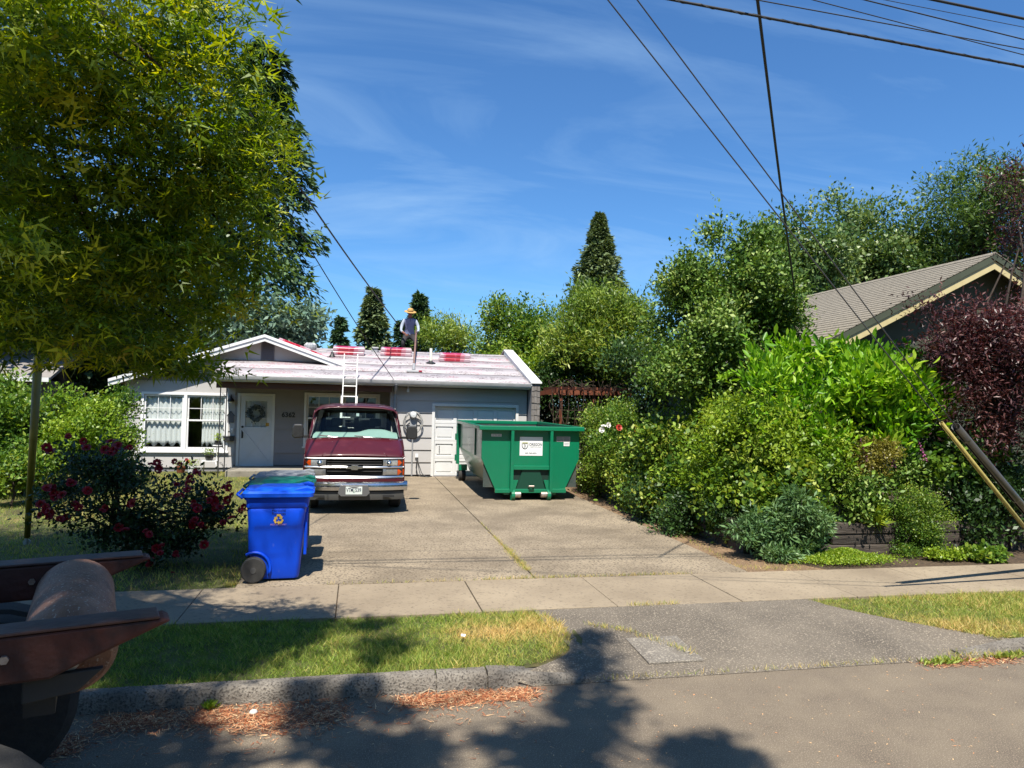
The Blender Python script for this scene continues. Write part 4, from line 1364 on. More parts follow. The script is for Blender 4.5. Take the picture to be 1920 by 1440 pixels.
def bin_m(n, c1, c2): return mat(n, c1, c2, rough=.45, scale=3, bump=.08, bscale=120, col3=tuple(min(1, v * .6 + .12) for v in c1[:3]) + (1,), scale3=14, lo3=.66, hi3=1.0, stretch=(1, 1, .6), spec=.3)
make_bin("recycling_bin", "blue recycling bin with gold arrows, nearest of the three bins", bin_m("blue_plastic", (.001, .058, .58, 1), (.001, .048, .50, 1)), bin_m("blue_lid", (.004, .085, .66, 1), (.003, .07, .56, 1)), -.925, 9.30, R(2), True)
make_bin("green_bin", "green bin, middle of the three wheeled bins, mostly hidden behind the blue one", bin_m("green_plastic", L3(10, 82, 74), L3(8, 70, 64)), bin_m("green_lid", L3(12, 122, 106), L3(8, 96, 84)), -.97, 10.16, R(-1))
make_bin("grey_bin", "grey lidded rubbish bin, farthest of the three wheeled bins", bin_m("grey_plastic", A(.12, .125, .13), A(.10)), bin_m("grey_lid", A(.21, .22, .235), A(.17, .18, .19)), -1.03, 11.05, R(1))

# ================================================================ ladder
lad = thing("extension_ladder", "aluminium extension ladder leaning on the gutter behind the maroon van", "ladder", (-.27, 19.95, .14))
la, lb = Vector((-.27, 19.95, .14)), Vector((-.235, 20.90, 3.66))
rail_m = mat("ladder_metal", A(.80, .79, .74), A(.7, .69, .64), rough=.4, scale=6)
ld = (lb - la).normalized()
for s_ in (-1, 1):
    MB().bar(la + Vector((s_ * .215, 0, 0)), la + Vector((s_ * .215, 0, 0)) + ld * 2.5, .028, .075, up=(0, -1, .3)).build("rail", rail_m, lad)
    MB().bar(la + Vector((s_ * .185, -.05, 0)) + ld * 1.25, lb + Vector((s_ * .185, -.05, 0)), .026, .07, up=(0, -1, .3)).build("rail", rail_m, lad)
    MB().box(-.27 + s_ * .215 - .03, -.27 + s_ * .215 + .03, 19.90, 20.0, .142, .19).build("foot", rubber, lad)
    p = la + ld * 2.45 + Vector((s_ * .215, -.05, 0))
    MB().bar(p, p + Vector((0, -.03, .10)), .03, .05).build("rung_lock", black_plastic, lad)
k = 0
while .25 + k * .305 < (lb - la).length - .05:
    t = .25 + k * .305
    p = la + ld * t
    if t < 2.45: MB().cyl(p - Vector((.21, 0, 0)), p + Vector((.21, 0, 0)), .017, n=8).build("rung", rail_m, lad)
    if t > 1.3: MB().cyl(p - Vector((.18, .05, 0)), p + Vector((.18, -.05, 0)), .017, n=8).build("rung", rail_m, lad)
    k += 1

# ================================================================ shingle bundles
wrap = bpy.data.materials.new("bundle_wrap")
wrap.use_nodes = True
wn2, wl2 = wrap.node_tree.nodes, wrap.node_tree.links
pb = wn2["Principled BSDF"]; pb.inputs["Roughness"].default_value = .3; pb.inputs["Coat Weight"].default_value = .4
t2 = wn2.new("ShaderNodeTexCoord"); s2 = wn2.new("ShaderNodeSeparateXYZ"); wl2.new(t2.outputs["Object"], s2.inputs[0])
cr2 = wn2.new("ShaderNodeValToRGB"); cr2.color_ramp.interpolation = 'CONSTANT'
els = cr2.color_ramp.elements
els[0].position = 0; els[0].color = L3(228, 190, 198)
els[1].position = .20; els[1].color = L3(226, 120, 140)
for pos, c in ((.27, L3(212, 36, 66)), (.58, L3(222, 84, 108)), (.66, L3(206, 30, 60)), (.80, L3(230, 150, 164)), (.92, L3(232, 200, 206))):
    e = els.new(pos); e.color = c
m2 = wn2.new("ShaderNodeMapRange"); m2.inputs["From Min"].default_value = -.5; m2.inputs["From Max"].default_value = .5
nz = wn2.new("ShaderNodeTexNoise"); nz.inputs["Scale"].default_value = 7; wl2.new(t2.outputs["Object"], nz.inputs["Vector"])
ad = wn2.new("ShaderNodeMath"); ad.operation = 'MULTIPLY_ADD'; ad.inputs[1].default_value = .22; wl2.new(nz.outputs["Fac"], ad.inputs[0]); wl2.new(s2.outputs["X"], ad.inputs[2])
wl2.new(ad.outputs[0], m2.inputs["Value"]); wl2.new(m2.outputs[0], cr2.inputs[0]); wl2.new(cr2.outputs[0], pb.inputs["Base Color"])
paper = mat("bundle_edge", L3(232, 214, 214), L3(206, 170, 176), rough=.7, scale=20, stretch=(1, 1, 6))


def bundle(x, y, z, tilt, label, rz=0):
    o = thing("shingle_bundle", label, "shingle bundle", (x, y, z), rz, "wrapped shingle bundles on the roof", local=True)
    o.rotation_euler = (tilt[0], tilt[1], rz)
    b = MB().box(-.50, .50, -.17, .17, .012, .115); b.build("wrapped_pack", wrap, o, bev=.02, seg=3)
    MB().box(-.515, .515, -.165, .165, .0, .022).build("shingle_edge", paper, o, bev=.004)
    MB().box(-.512, .512, -.168, .168, .036, .070).build("wrap_band", paper, o, bev=.003)


sl = math.atan(SL)
for (xx, yy, nm_) in ((-.36, 23.98, "behind the ladder top"), (1.19, 24.08, "in front of the roof worker"), (3.10, 23.52, "near the right end of the roof")):
    for k, wd_ in ((0, "lower"), (1, "upper")):
        yk = yy + k * .03
        bundle(xx + k * .02, yk, roof_z(yk) + .02 + k * .128, (sl, 0), f"red wrapped shingle bundle, {wd_} of the pair {nm_}")
tg = math.atan(.345)
bundle(-1.98, 22.95, gz_(-1.98) + .02, (0, tg), "red shingle bundle lying down the gable slope, nearer the peak")
bundle(-1.50, 23.35, gz_(-1.50) + .02, (0, tg), "red shingle bundle lying on the gable slope, just below the first")

# ================================================================ roll-off truck tail at the kerb
rust = mat("rusty_red_steel", L3(112, 58, 46), L3(74, 48, 42), rough=.7, scale=2.2, bump=.35, bscale=24, col3=L3(60, 46, 44), scale3=7, lo3=.5, hi3=.7, metal=.2)
polished = mat("worn_roller_steel", L3(186, 138, 112), L3(122, 88, 72), rough=.6, scale=3, metal=.0, spec=.3, bump=.35, bscale=30, col3=L3(206, 184, 166), scale3=34, lo3=.60, hi3=.70, stretch=(2.5, 1.2, 2.5))
frame_m = mat("dark_truck_frame", A(.025), A(.04, .035, .03), rough=.7, scale=6)
tr = thing("roll_off_truck", "tail of a rusty roll-off truck hoist with twin rails and a roller", "truck", (-1.04, 4.24, 0), R(18), local=True)
# local: tail at x=0, cab towards -x
for yc in (-.70, .70):
    b = MB()
    b.prism([(-7.0, 1.18), (-7.0, 1.35), (-.03, 1.35), (.0, 1.335), (-.34, 1.20), (-.46, 1.15), (-.80, 1.15), (-.86, 1.18)], 'y', yc - .075, yc + .075)
    rl = b.build("rail", rust, tr, bev=.014)
    MB().box(-7.0, -.05, yc - .082, yc + .082, 1.352, 1.366).build("wear_strip", mat("wear_strip_steel", L3(120, 92, 86), L3(88, 62, 58), rough=.45, scale=3, metal=.4, bump=.2, bscale=20), rl, bev=.004)
for yc in (-.70, .70):
    for k in range(4):
        MB().cyl((-.62 - k * .35, yc - .092, 1.26), (-.62 - k * .35, yc + .092, 1.26), .018, n=6).build("bolt", steel, tr)
    MB().prism([(-.56, 1.04), (-.56, 1.15), (-.26, 1.15), (-.36, 1.06)], 'y', yc - .02, yc + .02).build("roller_bracket", frame_m, tr, bev=.006)
MB().lathe([(.0, -.60), (.17, -.60), (.185, -.57), (.20, -.53), (.20, .53), (.185, .57), (.0, .57)], (-.40, 0, 1.19), 'y', 40).build("roller", polished, tr, auto=35)
MB().cyl((-.40, -.69, 1.19), (-.40, .69, 1.19), .05, n=12).build("roller_shaft", steel, tr)
MB().box(-1.25, -.78, -.60, .60, 1.10, 1.26).build("cross_plate", rust, tr, bev=.01)
for xx in (-2.2, -3.4, -4.6): MB().box(xx - .06, xx + .06, -.62, .62, 1.10, 1.22).build("cross_member", rust, tr)
for yc in (-.42, .42): MB().box(-8, -.85, yc - .05, yc + .05, .70, .98).build("chassis_rail", frame_m, tr)
MB().box(-.56, -.44, -.6, 1.05, .94, 1.06).build("tail_bar", frame_m, tr)
for yc in (-1.06, 1.06):
    for xc in (-.86, -2.2):
        for dy in (-.15, .15):
            wheel(tr, (xc, yc + dy, .5), .5, .26, rubber, galv, 'y')
for xc in (-.86, -2.2): MB().cyl((xc, -1.1, .5), (xc, 1.1, .5), .09, n=10).build("axle", frame_m, tr)
MB().tube([(-.8, -.5, .9), (-1.6, -.45, .62), (-3.0, -.4, .75)], .06, 10).build("hydraulic_ram", steel, tr)

# ================================================================ worker on the ridge
def skin_body(name, joints, edges, mats, assign, parent):
    me = bpy.data.meshes.new(name)
    me.from_pydata([j[0] for j in joints], edges, [])
    o = bpy.data.objects.new(name, me)
    COL.objects.link(o)
    sk = o.modifiers.new("sk", 'SKIN')
    sk.use_smooth_shade = True
    for v, j in zip(me.skin_vertices[0].data, joints):
        r_ = j[1]
        v.radius = r_ if isinstance(r_, tuple) else (r_, r_)
    me.skin_vertices[0].data[0].use_root = True
    o.modifiers.new("sub", 'SUBSURF').levels = 2
    dg = bpy.context.evaluated_depsgraph_get()
    dg.update()
    m2 = bpy.data.meshes.new_from_object(o.evaluated_get(dg))
    bpy.data.objects.remove(o)
    m2.materials.clear()
    for q in mats: m2.materials.append(q)
    for p in m2.polygons:
        p.material_index = assign(p.center)
        p.use_smooth = True
    o = bpy.data.objects.new(name, m2)
    COL.objects.link(o)
    o.parent = parent
    return o


skin_m = mat("skin", L3(150, 98, 76), L3(138, 86, 66), rough=.55, scale=9)
shirt = mat("shirt_blue_grey", L3(142, 152, 188), L3(124, 134, 172), rough=.85, scale=9, bump=.3, bscale=14)
sleeve = mat("sleeve_pale_blue", L3(196, 208, 222), L3(176, 190, 208), rough=.85, scale=9, bump=.3, bscale=14)
pants = mat("dark_trousers", L3(52, 52, 58), L3(70, 66, 66), rough=.9, scale=7)
straw = mat("straw", L3(226, 184, 110), L3(204, 158, 86), rough=.8, scale=22, bump=.4, bscale=60, stretch=(1, 1, 5))
glove = mat("work_glove", A(.02), rough=.8)
PX, PY = 1.70, 25.22
PZ = RIDGE_Z - SL * (PY - RIDGE_Y) + .01
man = thing("person", "person in a straw hat, pale blue shirt and dark trousers stooping at the roof ridge", "person", (PX, PY, PZ), 0, local=True)
# local: x right in picture, -y towards the street ; knees bent, leaning forward, looking down
J = [((0, .10, .72), (.15, .12)), ((0, .02, .95), (.155, .11)), ((0, -.07, 1.16), (.18, .12)), ((0, -.12, 1.27), (.10, .08)), ((0, -.17, 1.34), (.058, .058)),
     ((0, -.21, 1.43), (.085, .10)), ((0, -.22, 1.50), (.078, .092)),
     ((-.20, -.11, 1.22), .075), ((-.28, -.13, 1.02), .058), ((-.31, -.22, .84), .046), ((-.20, -.34, .74), .036), ((-.14, -.40, .70), (.042, .02)),
     ((.20, -.11, 1.22), .075), ((.29, -.14, 1.03), .058), ((.30, -.26, .86), .046), ((.23, -.38, .76), .036), ((.20, -.43, .73), (.042, .02)),
     ((-.13, .06, .66), .105), ((-.22, -.18, .45), .075), ((-.20, .02, .10), .052), ((-.20, .02, .05), .05), ((-.20, -.15, .035), (.045, .032)),
     ((.13, .06, .66), .105), ((.24, -.16, .45), .075), ((.22, .03, .10), .052), ((.22, .03, .05), .05), ((.22, -.14, .035), (.045, .032))]
E_ = [(0, 1), (1, 2), (2, 3), (3, 4), (4, 5), (5, 6), (2, 7), (7, 8), (8, 9), (9, 10), (10, 11), (2, 12), (12, 13), (13, 14), (14, 15), (15, 16),
      (0, 17), (17, 18), (18, 19), (19, 20), (20, 21), (0, 22), (22, 23), (23, 24), (24, 25), (25, 26)]


def assign(c):
    if c.z < .09: return 4
    if c.z < .74 and c.y > -.24 and abs(c.x) < .36: return 2
    if c.z > 1.30: return 3
    if c.y < -.305 and c.z < .83: return 4 if c.x > 0 else 3
    if abs(c.x) > .195: return 1
    return 0


body = skin_body("body", J, E_, [shirt, sleeve, pants, skin_m, glove], assign, man)
# fingers closing on the pole / resting on the thigh
def fingers(o_, base, d, m):
    b = MB()
    for k, ln in enumerate((.062, .072, .068, .055)):
        p = Vector(base) + Vector((-.03 + .02 * k, 0, 0))
        b.tube([p, p + Vector((0, -.035, -.02)), p + Vector((.0, -.045, -.02 - ln * .55)), p + Vector((0, -.02, -.02 - ln * .8))], [.010, .0095, .009, .007], 6)
    p = Vector(base) + Vector((.04 * d, .01, 0))
    b.tube([p, p + Vector((.02 * d, -.02, -.015)), p + Vector((.01 * d, -.045, -.035))], [.012, .011, .008], 6)
    b.build("fingers", m, o_, smooth=True)


fingers(body, (-.13, -.42, .70), 1, skin_m)
fingers(body, (.20, -.45, .73), -1, glove)
fc = MB()
fc.tube([(0, -.305, 1.455), (0, -.335, 1.425), (0, -.315, 1.415)], [.010, .017, .012], 8)
fc.build("nose", skin_m, body, smooth=True)
ey = MB()
for s_ in (-1, 1):
    ey.lathe([(.0, -.308), (.012, -.305), (.012, -.295)], (s_ * .032, 0, 1.462), 'y', 10)
ey.build("eyes", glove, body)
MB().tube([(-.028, -.303, 1.392), (0, -.309, 1.389), (.028, -.303, 1.392)], .006, 6).build("mouth", mat("lips", L3(128, 70, 62), rough=.5), body)
for s_ in (-1, 1): MB().lathe([(.0, -.012), (.022, -.01), (.022, .01), (.0, .012)], (s_ * .088, -.20, 1.45), 'x', 10).build("ear", skin_m, body)
MB().tube([(0, -.262, 1.32), (.005, -.255, 1.24), (0, -.235, 1.15)], .008, 5).build("shirt_placket", mat("placket_dark", A(.05, .05, .09), rough=.8), body)
# straw hat, tipped forward
h = MB()
h.lathe([(.20, .0), (.215, -.012), (.20, -.02), (.105, .005), (.10, .07), (.09, .10), (.05, .115), (.0, .11)], (0, 0, 0), 'z', 26)
hat = h.build("straw_hat", straw, man, smooth=True)
hat.location = (0, -.215, 1.525)
hat.rotation_euler = (R(20), R(3), 0)
hbn = MB().lathe([(.107, .008), (.107, .035), (.104, .035), (.104, .008)], (0, 0, 0), 'z', 26).build("hat_band", mat("hat_band_brown", L3(120, 72, 48), rough=.8), hat)
# long-handled roof tool
foot = Vector((1.62, 21.75, roof_z(21.75) + .03))
hand = Vector((PX + .20, PY - .46, PZ + .72))
tl = thing("roof_broom", "long brown pole with a grey foot that the roof worker holds against the roof", "tool", tuple(foot))
dd = (hand - foot).normalized()
MB().tube([foot + dd * .55, hand + dd * .35], .032, 10).build("handle", mat("pole_brown", L3(150, 116, 104), L3(124, 92, 82), rough=.6, scale=6), tl, smooth=True)
MB().tube([foot, foot + dd * .12, foot + dd * .55, foot + dd * .62], [.085, .05, .045, .034], 10).build("socket", grey_paint, tl, auto=40)
MB().box(foot.x - .20, foot.x + .16, foot.y - .05, foot.y + .05, foot.z - .012, foot.z + .05).build("head", mat("tool_head_grey", A(.42), rough=.6), tl, bev=.01)
MB().box(foot.x + .12, foot.x + .26, foot.y - .035, foot.y + .035, foot.z + .0, foot.z + .045).build("red_tip", mat("tool_red", L3(190, 30, 60), rough=.5), tl, bev=.008)

# ================================================================ foliage tools
SHAPES = {
    'oval': ([(0, 0, 0), (.45, .27, .07), (1, 0, 0), (.45, -.27, .07)], [(0, 1, 2, 3)]),
    'round': ([(0, 0, 0), (.3, .33, .06), (.8, .28, .03), (1, 0, -.03), (.8, -.28, .03), (.3, -.33, .06)], [(0, 1, 2, 3, 4, 5)]),
    'lance': ([(0, 0, 0), (.45, .13, .04), (1, 0, -.05), (.45, -.13, .04)], [(0, 1, 2, 3)]),
    'needle': ([(0, .05, 0), (1, 0, 0), (0, -.05, 0)], [(0, 1, 2)]),
    'needle2': ([(0, .045, 0), (1, 0, .1), (0, -.045, 0)], [(0, 1, 2)]),
    'spray': ([(0, .0, 0), (.35, .2, .0), (1, .04, -.08), (.4, -.2, 0)], [(0, 1, 2, 3)]),
    'blade': ([(0, .035, 0), (.55, .028, .06), (1, 0, .22), (.55, -.028, .06), (0, -.035, 0)], [(0, 1, 2, 3, 4)]),
    'laurel': ([(0, 0, 0), (.25, .15, .05), (.65, .18, .05), (1, 0, -.06), (.65, -.18, .05), (.25, -.15, .05)], [(0, 1, 2, 3), (0, 3, 4, 5)]),
}
_mv, _mf = [], []
for a_, l_ in ((-66, .78), (0, 1.0), (66, .78)):
    ca, sa = math.cos(R(a_)), math.sin(R(a_))
    k = len(_mv)
    _mv += [(-.05 * sa * 1.2, .05 * ca * 1.2, 0), (l_ * ca, l_ * sa, -.06), (.05 * sa * 1.2, -.05 * ca * 1.2, 0)]
    _mv[k] = (.18 * l_ * ca - .10 * sa, .18 * l_ * sa + .10 * ca, .0)
    _mv[k + 2] = (.18 * l_ * ca + .10 * sa, .18 * l_ * sa - .10 * ca, .0)
    _mf.append((k, k + 1, k + 2))
SHAPES['maple'] = (_mv, _mf)


def unit(a):
    return a / np.maximum(np.linalg.norm(a, axis=1, keepdims=True), 1e-9)


def leaf_object(name, m, parent, P, D, N, size, tone, shape, kind='stuff'):
    tv, tf = SHAPES[shape]
    tv = np.array(tv, float)
    nf = len(tf[0])
    tf = np.array(tf, int)
    n, k, q = len(P), len(tv), len(tf)
    D = unit(D)
    B = unit(np.cross(N, D))
    N = np.cross(D, B)
    sz = np.broadcast_to(np.asarray(size, float), (n,))[:, None, None]
    o0 = np.array(ORG.get(parent.name, Vector((0, 0, 0)))) if parent is not None else np.zeros(3)
    V = (P - o0)[:, None, :] + sz * (tv[None, :, 0:1] * D[:, None, :] + tv[None, :, 1:2] * B[:, None, :] + tv[None, :, 2:3] * N[:, None, :])
    V = V.reshape(-1, 3).astype(np.float32)
    Fi = (np.arange(n)[:, None, None] * k + tf[None]).reshape(-1).astype(np.int32)
    me = bpy.data.meshes.new(name)
    me.vertices.add(n * k)
    me.vertices.foreach_set("co", V.ravel())
    me.loops.add(len(Fi))
    me.loops.foreach_set("vertex_index", Fi)
    me.polygons.add(n * q)
    me.polygons.foreach_set("loop_start", np.arange(0, n * q * nf, nf, dtype=np.int32))
    me.update(calc_edges=True)
    at_ = me.attributes.new("tone", 'FLOAT', 'FACE')
    at_.data.foreach_set("value", np.repeat(np.clip(tone, 0, 1), q).astype(np.float32))
    me.materials.append(m)
    o = bpy.data.objects.new(name, me)
    COL.objects.link(o)
    if parent is not None:
        o.parent = parent
        ORG[o.name] = ORG.get(parent.name, Vector((0, 0, 0)))
    if kind: o["kind"] = kind
    return o


def bl(px, py, Y, rx, rz, ry):
    """an ellipsoid of foliage: centre, and radii in metres"""
    c = at(px, py, Y)
    depth = (c - Vector((0, 0, CAM_H))).dot(_fw)
    return (np.array(c), np.array((rx * depth / F_PX, ry, rz * depth / F_PX)))


def sample_blobs(blobs, n, lo=.35, rng=RNG, zmin=.12):
    w = np.array([np.prod(b[1]) ** (2 / 3) for b in blobs])
    idx = rng.choice(len(blobs), n, p=w / w.sum())
    C = np.array([b[0] for b in blobs])[idx]
    Rd = np.array([b[1] for b in blobs])[idx]
    d = unit(rng.normal(size=(n, 3)))
    r = lo + (1 - lo) * rng.random((n, 1)) ** .55
    # lumpy outline
    lump = 1 + .16 * np.sin(d[:, :1] * 5.1 + idx[:, None] * 2.3) * np.cos(d[:, 2:] * 4.3 + idx[:, None]) + .08 * rng.normal(size=(n, 1))
    P = C + d * Rd * r * lump
    P[:, 2] = np.maximum(P[:, 2], zmin + .02 + .06 * rng.random(n))
    return P, unit(d / np.maximum(Rd, .05)), r[:, 0], idx


bark = mat("bark", L3(84, 70, 58), L3(56, 46, 40), rough=.95, scale=9, bump=.8, bscale=20, stretch=(2, 2, .5))
twig_m = mat("twig", L3(92, 74, 58), L3(66, 52, 42), rough=.9, scale=9)


def limb(b, a, c, r0, r1, sag=.1, n=5):
    a, c = Vector(a), Vector(c)
    ln = (c - a).length
    j = [Vector((random.uniform(-1, 1), random.uniform(-1, 1), random.uniform(-1, 1))) * ln * .05 for _ in range(n + 1)]
    pts = [a.lerp(c, t / n) + Vector((0, 0, 1)) * (sag * ln * math.sin(math.pi * t / n)) + (j[t] if 0 < t < n else Vector((0, 0, 0))) for t in range(n + 1)]
    b.tube(pts, [r0 + (r1 - r0) * t / n for t in range(n + 1)], 6)


def plant(name, label, cat, blobs, m, shape='oval', size=.07, ncl=300, per=30, clr=.14, base=None, up=.35, out=.6, rnd=.7,
          droop=0, flat=.8, lo=.45, group=None, trunk_r=.08, limbs=14, tone=(.25, .8), jit=.16, crown="crown", trunk="trunk", nup=.7, zmin=.14, szv=.3,
          kind='stuff', trunk_mat=None, lat=0.0, sub=9, subr=.36, sprig=0, slen=.4, boughs=None, fill=.16):
    big = max(blobs, key=lambda q: np.prod(q[1]))
    if base is None: base = (float(big[0][0]), float(big[0][1]), .12)
    o = thing(name, label, cat, tuple(base), 0, group)
    # limbs carry rounded sub-masses of leaves, so the crown has lit lobes and dark gaps
    nb_ = max(4, int(sub * len(blobs)))
    SP, SN, SR, si = sample_blobs(blobs, nb_, .62, zmin=zmin)
    BR = np.array([q[1] for q in blobs])[si]
    mean_r = (BR.prod(1) ** (1 / 3))[:, None]
    subs = []
    for k in range(nb_):
        f = subr * RNG.uniform(.6, 1.25)
        rr = BR[k] * .35 + mean_r[k] * .65
        if boughs: rr = rr * np.array((1.25, 1.25, boughs))
        subs.append((SP[k], rr * f))
    nfill = int(ncl * fill)
    CP, CN, CR, ci = sample_blobs(subs, ncl - nfill, lo, zmin=zmin)
    ct = RNG.uniform(-.5, .5, nb_)[ci] * (tone[1] - tone[0]) * .6 + RNG.uniform(tone[0], tone[1], ncl - nfill)
    fp_, fn_, fr_, fi_ = sample_blobs(blobs, nfill, .15, zmin=zmin)
    fp_ = fp_ * .85 + .15 * np.array([q[0] for q in blobs])[fi_]
    CP, CN = np.concatenate([CP, fp_]), np.concatenate([CN, fn_])
    ct = np.concatenate([ct, RNG.uniform(tone[0], (tone[0] + tone[1]) / 2, nfill)])  # inner fill leaves toned darker, crown-depth shade put into their colour
    n = ncl * per
    ix = np.repeat(np.arange(ncl), per)
    off = RNG.normal(size=(n, 3)) * clr
    off[:, 2] *= flat
    P = CP[ix] + off
    rd = RNG.normal(size=(n, 3))
    D = CN[ix] * out + rd * rnd + np.array((0, 0, up - droop)) + unit(off + 1e-6) * lat
    N = RNG.normal(size=(n, 3)) * .55 + np.array((0, 0, nup)) + CN[ix] * .45
    tn = ct[ix] + jit * RNG.normal(size=n)
    if sprig:       # loose shoots that break the outline
        S0, S1, _, _ = sample_blobs(blobs, sprig, .93, zmin=zmin)
        dirs = unit(S1 * .8 + np.array((0, 0, .55 - droop)) + RNG.normal(size=(sprig, 3)) * .35)
        q = 16
        jx = np.repeat(np.arange(sprig), q)
        tt = np.tile(np.linspace(0, 1, q), sprig)
        ln = slen * RNG.uniform(.4, 1.3, sprig)[jx]
        P2 = S0[jx] + dirs[jx] * (tt * ln)[:, None] + RNG.normal(size=(sprig * q, 3)) * clr * .22
        D2 = dirs[jx] * .6 + RNG.normal(size=(sprig * q, 3)) * .7
        N2 = RNG.normal(size=(sprig * q, 3)) * .6 + np.array((0, 0, nup))
        P, D, N = np.concatenate([P, P2]), np.concatenate([D, D2]), np.concatenate([N, N2])
        tn = np.concatenate([tn, RNG.uniform(tone[0], tone[1] + .15, sprig)[jx]])
    P[:, 2] = np.maximum(P[:, 2], zmin + .05 * RNG.random(len(P)))
    sz = size * (1 + szv * RNG.normal(size=len(P))).clip(.45, 1.7)
    leaf_object(crown, m, o, P, D, N, sz, tn, shape, kind)
    if trunk_r:
        b = MB()
        top = Vector(big[0])
        bz = Vector(base)
        limb(b, bz - Vector((0, 0, .05)), top, trunk_r, trunk_r * .45, .02, 6)
        for k in range(limbs):
            c = subs[int(RNG.integers(nb_))][0] if k % 2 else CP[int(RNG.integers(ncl))]
            s = bz.lerp(top, random.uniform(.45, .95))
            limb(b, s, c, trunk_r * .35, .006, .06, 5)
        b.build(trunk, trunk_mat or bark, o, smooth=True)
    return o


def conifer(name, label, base, H, rad, z0, m, nb=150, per=60, size=.3, droop=.25, taper=1.0, dens=.12, group=None, tone=(.2, .8), trunk_r=.25, top_pow=1.0, updir=.1):
    o = thing(name, label, "tree", base, 0, group)
    bx, by, bz = base
    t = np.linspace(0, 1, nb) ** .92
    zb = bz + z0 + (H - z0) * t
    L = rad * (1 - t) ** top_pow * RNG.uniform(.72, 1.12, nb) + .12
    az = RNG.uniform(0, 2 * np.pi, nb)
    ix = np.repeat(np.arange(nb), per)
    u = RNG.random(nb * per) ** .7
    d = np.stack([np.cos(az), np.sin(az), np.zeros(nb)], 1)
    side = np.stack([-np.sin(az), np.cos(az), np.zeros(nb)], 1)
    sp = RNG.normal(size=(nb * per)) * (.10 + .22 * (1 - u)) * np.clip(L[ix], .3, 3) * .75
    P = np.stack([np.full(nb * per, bx), np.full(nb * per, by), zb[ix]], 1) + d[ix] * (u * L[ix])[:, None] + side[ix] * sp[:, None]
    P[:, 2] += updir * L[ix] * u - droop * L[ix] * u ** 2 + RNG.normal(size=nb * per) * dens * np.clip(L[ix], .4, 3)
    D = d[ix] * .8 + side[ix] * np.sign(sp)[:, None] * .5 + RNG.normal(size=(nb * per, 3)) * .35
    D[:, 2] -= droop * .8
    N = RNG.normal(size=(nb * per, 3)) * .5 + np.array((0, 0, 1.0))
    tn = RNG.uniform(*tone, nb)[ix] + .14 * RNG.normal(size=nb * per)
    leaf_object("crown", m, o, P, D, N, size * RNG.uniform(.6, 1.3, nb * per), tn, 'spray')
    b = MB()
    b.tube([(bx, by, bz - .1), (bx, by, bz + H * .5), (bx, by, bz + H * .97)], [trunk_r, trunk_r * .6, .02], 8)
    for k in range(0, nb, 3):
        b.tube([(bx, by, zb[k]), (bx + d[k, 0] * L[k] * .5, by + d[k, 1] * L[k] * .5, zb[k] + (updir * .5 - droop * .25) * L[k]), (bx + d[k, 0] * L[k] * .9, by + d[k, 1] * L[k] * .9, zb[k] + (updir * .9 - droop * .81) * L[k])], [.05 * trunk_r / .25, .03 * trunk_r / .25, .008], 4)
    b.build("trunk", bark, o, smooth=True)
    return o


G = lambda *s: [(i / (len(s) - 1), L3(*c, k=1.06)) for i, c in enumerate(s)]
m_maple = leaf_mat("maple_leaf", G((62, 88, 18), (104, 128, 22), (154, 164, 28), (192, 188, 44), (178, 138, 64)), trans=.44, tcol=(1.45, 1.38, .33))
m_fir = leaf_mat("fir_needles", G((42, 66, 42), (64, 90, 56), (92, 116, 72)), trans=.15, rough=.6)
m_spruce = leaf_mat("blue_spruce_needles", G((58, 84, 72), (84, 110, 92), (112, 134, 112)), trans=.12, rough=.6)
m_seq = leaf_mat("sequoia_needles", G((72, 88, 56), (96, 112, 72), (124, 136, 94)), trans=.15, rough=.65)
m_hedge = leaf_mat("hedge_leaf", G((52, 84, 26), (80, 112, 34), (112, 138, 44), (150, 160, 66)), trans=.33)
m_willow = leaf_mat("willow_leaf", G((64, 92, 30), (94, 120, 40), (126, 146, 54), (156, 164, 78)), trans=.35)
m_holly = leaf_mat("glossy_dark_leaf", G((48, 76, 26), (72, 102, 36), (102, 130, 50), (146, 162, 88)), trans=.2, rough=.48, spec=.3)
m_laurel = leaf_mat("laurel_leaf", G((58, 104, 16), (92, 140, 22), (126, 166, 34), (162, 188, 60)), trans=.38, rough=.42, spec=.35, tcol=(1.2, 1.25, .35))
m_birch = leaf_mat("birch_leaf", G((54, 82, 40), (78, 104, 52), (104, 126, 68), (138, 152, 98)), trans=.3, rough=.4)
m_locust = leaf_mat("locust_leaf", G((54, 80, 36), (82, 108, 48), (112, 134, 62)), trans=.32)
m_plum = leaf_mat("purple_plum_leaf", G((44, 24, 28), (66, 38, 42), (88, 54, 54), (112, 80, 74)), trans=.22, rough=.4, tcol=(1.4, .6, .5))
m_euph = leaf_mat("blue_green_leaf", G((62, 94, 54), (92, 124, 74), (128, 156, 104)), trans=.28)
m_lime = leaf_mat("lime_leaf", G((88, 120, 26), (122, 148, 38), (160, 176, 62)), trans=.36)
m_bronze = leaf_mat("bronze_leaf", G((92, 96, 34), (120, 112, 42), (140, 134, 58)), trans=.3)
m_rose = leaf_mat("rose_leaf", G((26, 46, 26), (42, 66, 36), (62, 88, 46)), trans=.22, rough=.4)
m_grass = leaf_mat("grass_blade", G((62, 96, 26), (104, 132, 44), (148, 160, 72), (196, 172, 104), (206, 176, 116)), trans=.3, rough=.6)
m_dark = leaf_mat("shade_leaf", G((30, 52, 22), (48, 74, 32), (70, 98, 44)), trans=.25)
m_needle = leaf_mat("dry_needles", G((96, 50, 30), (150, 84, 52), (184, 124, 84), (214, 184, 142)), trans=.1, rough=.8)

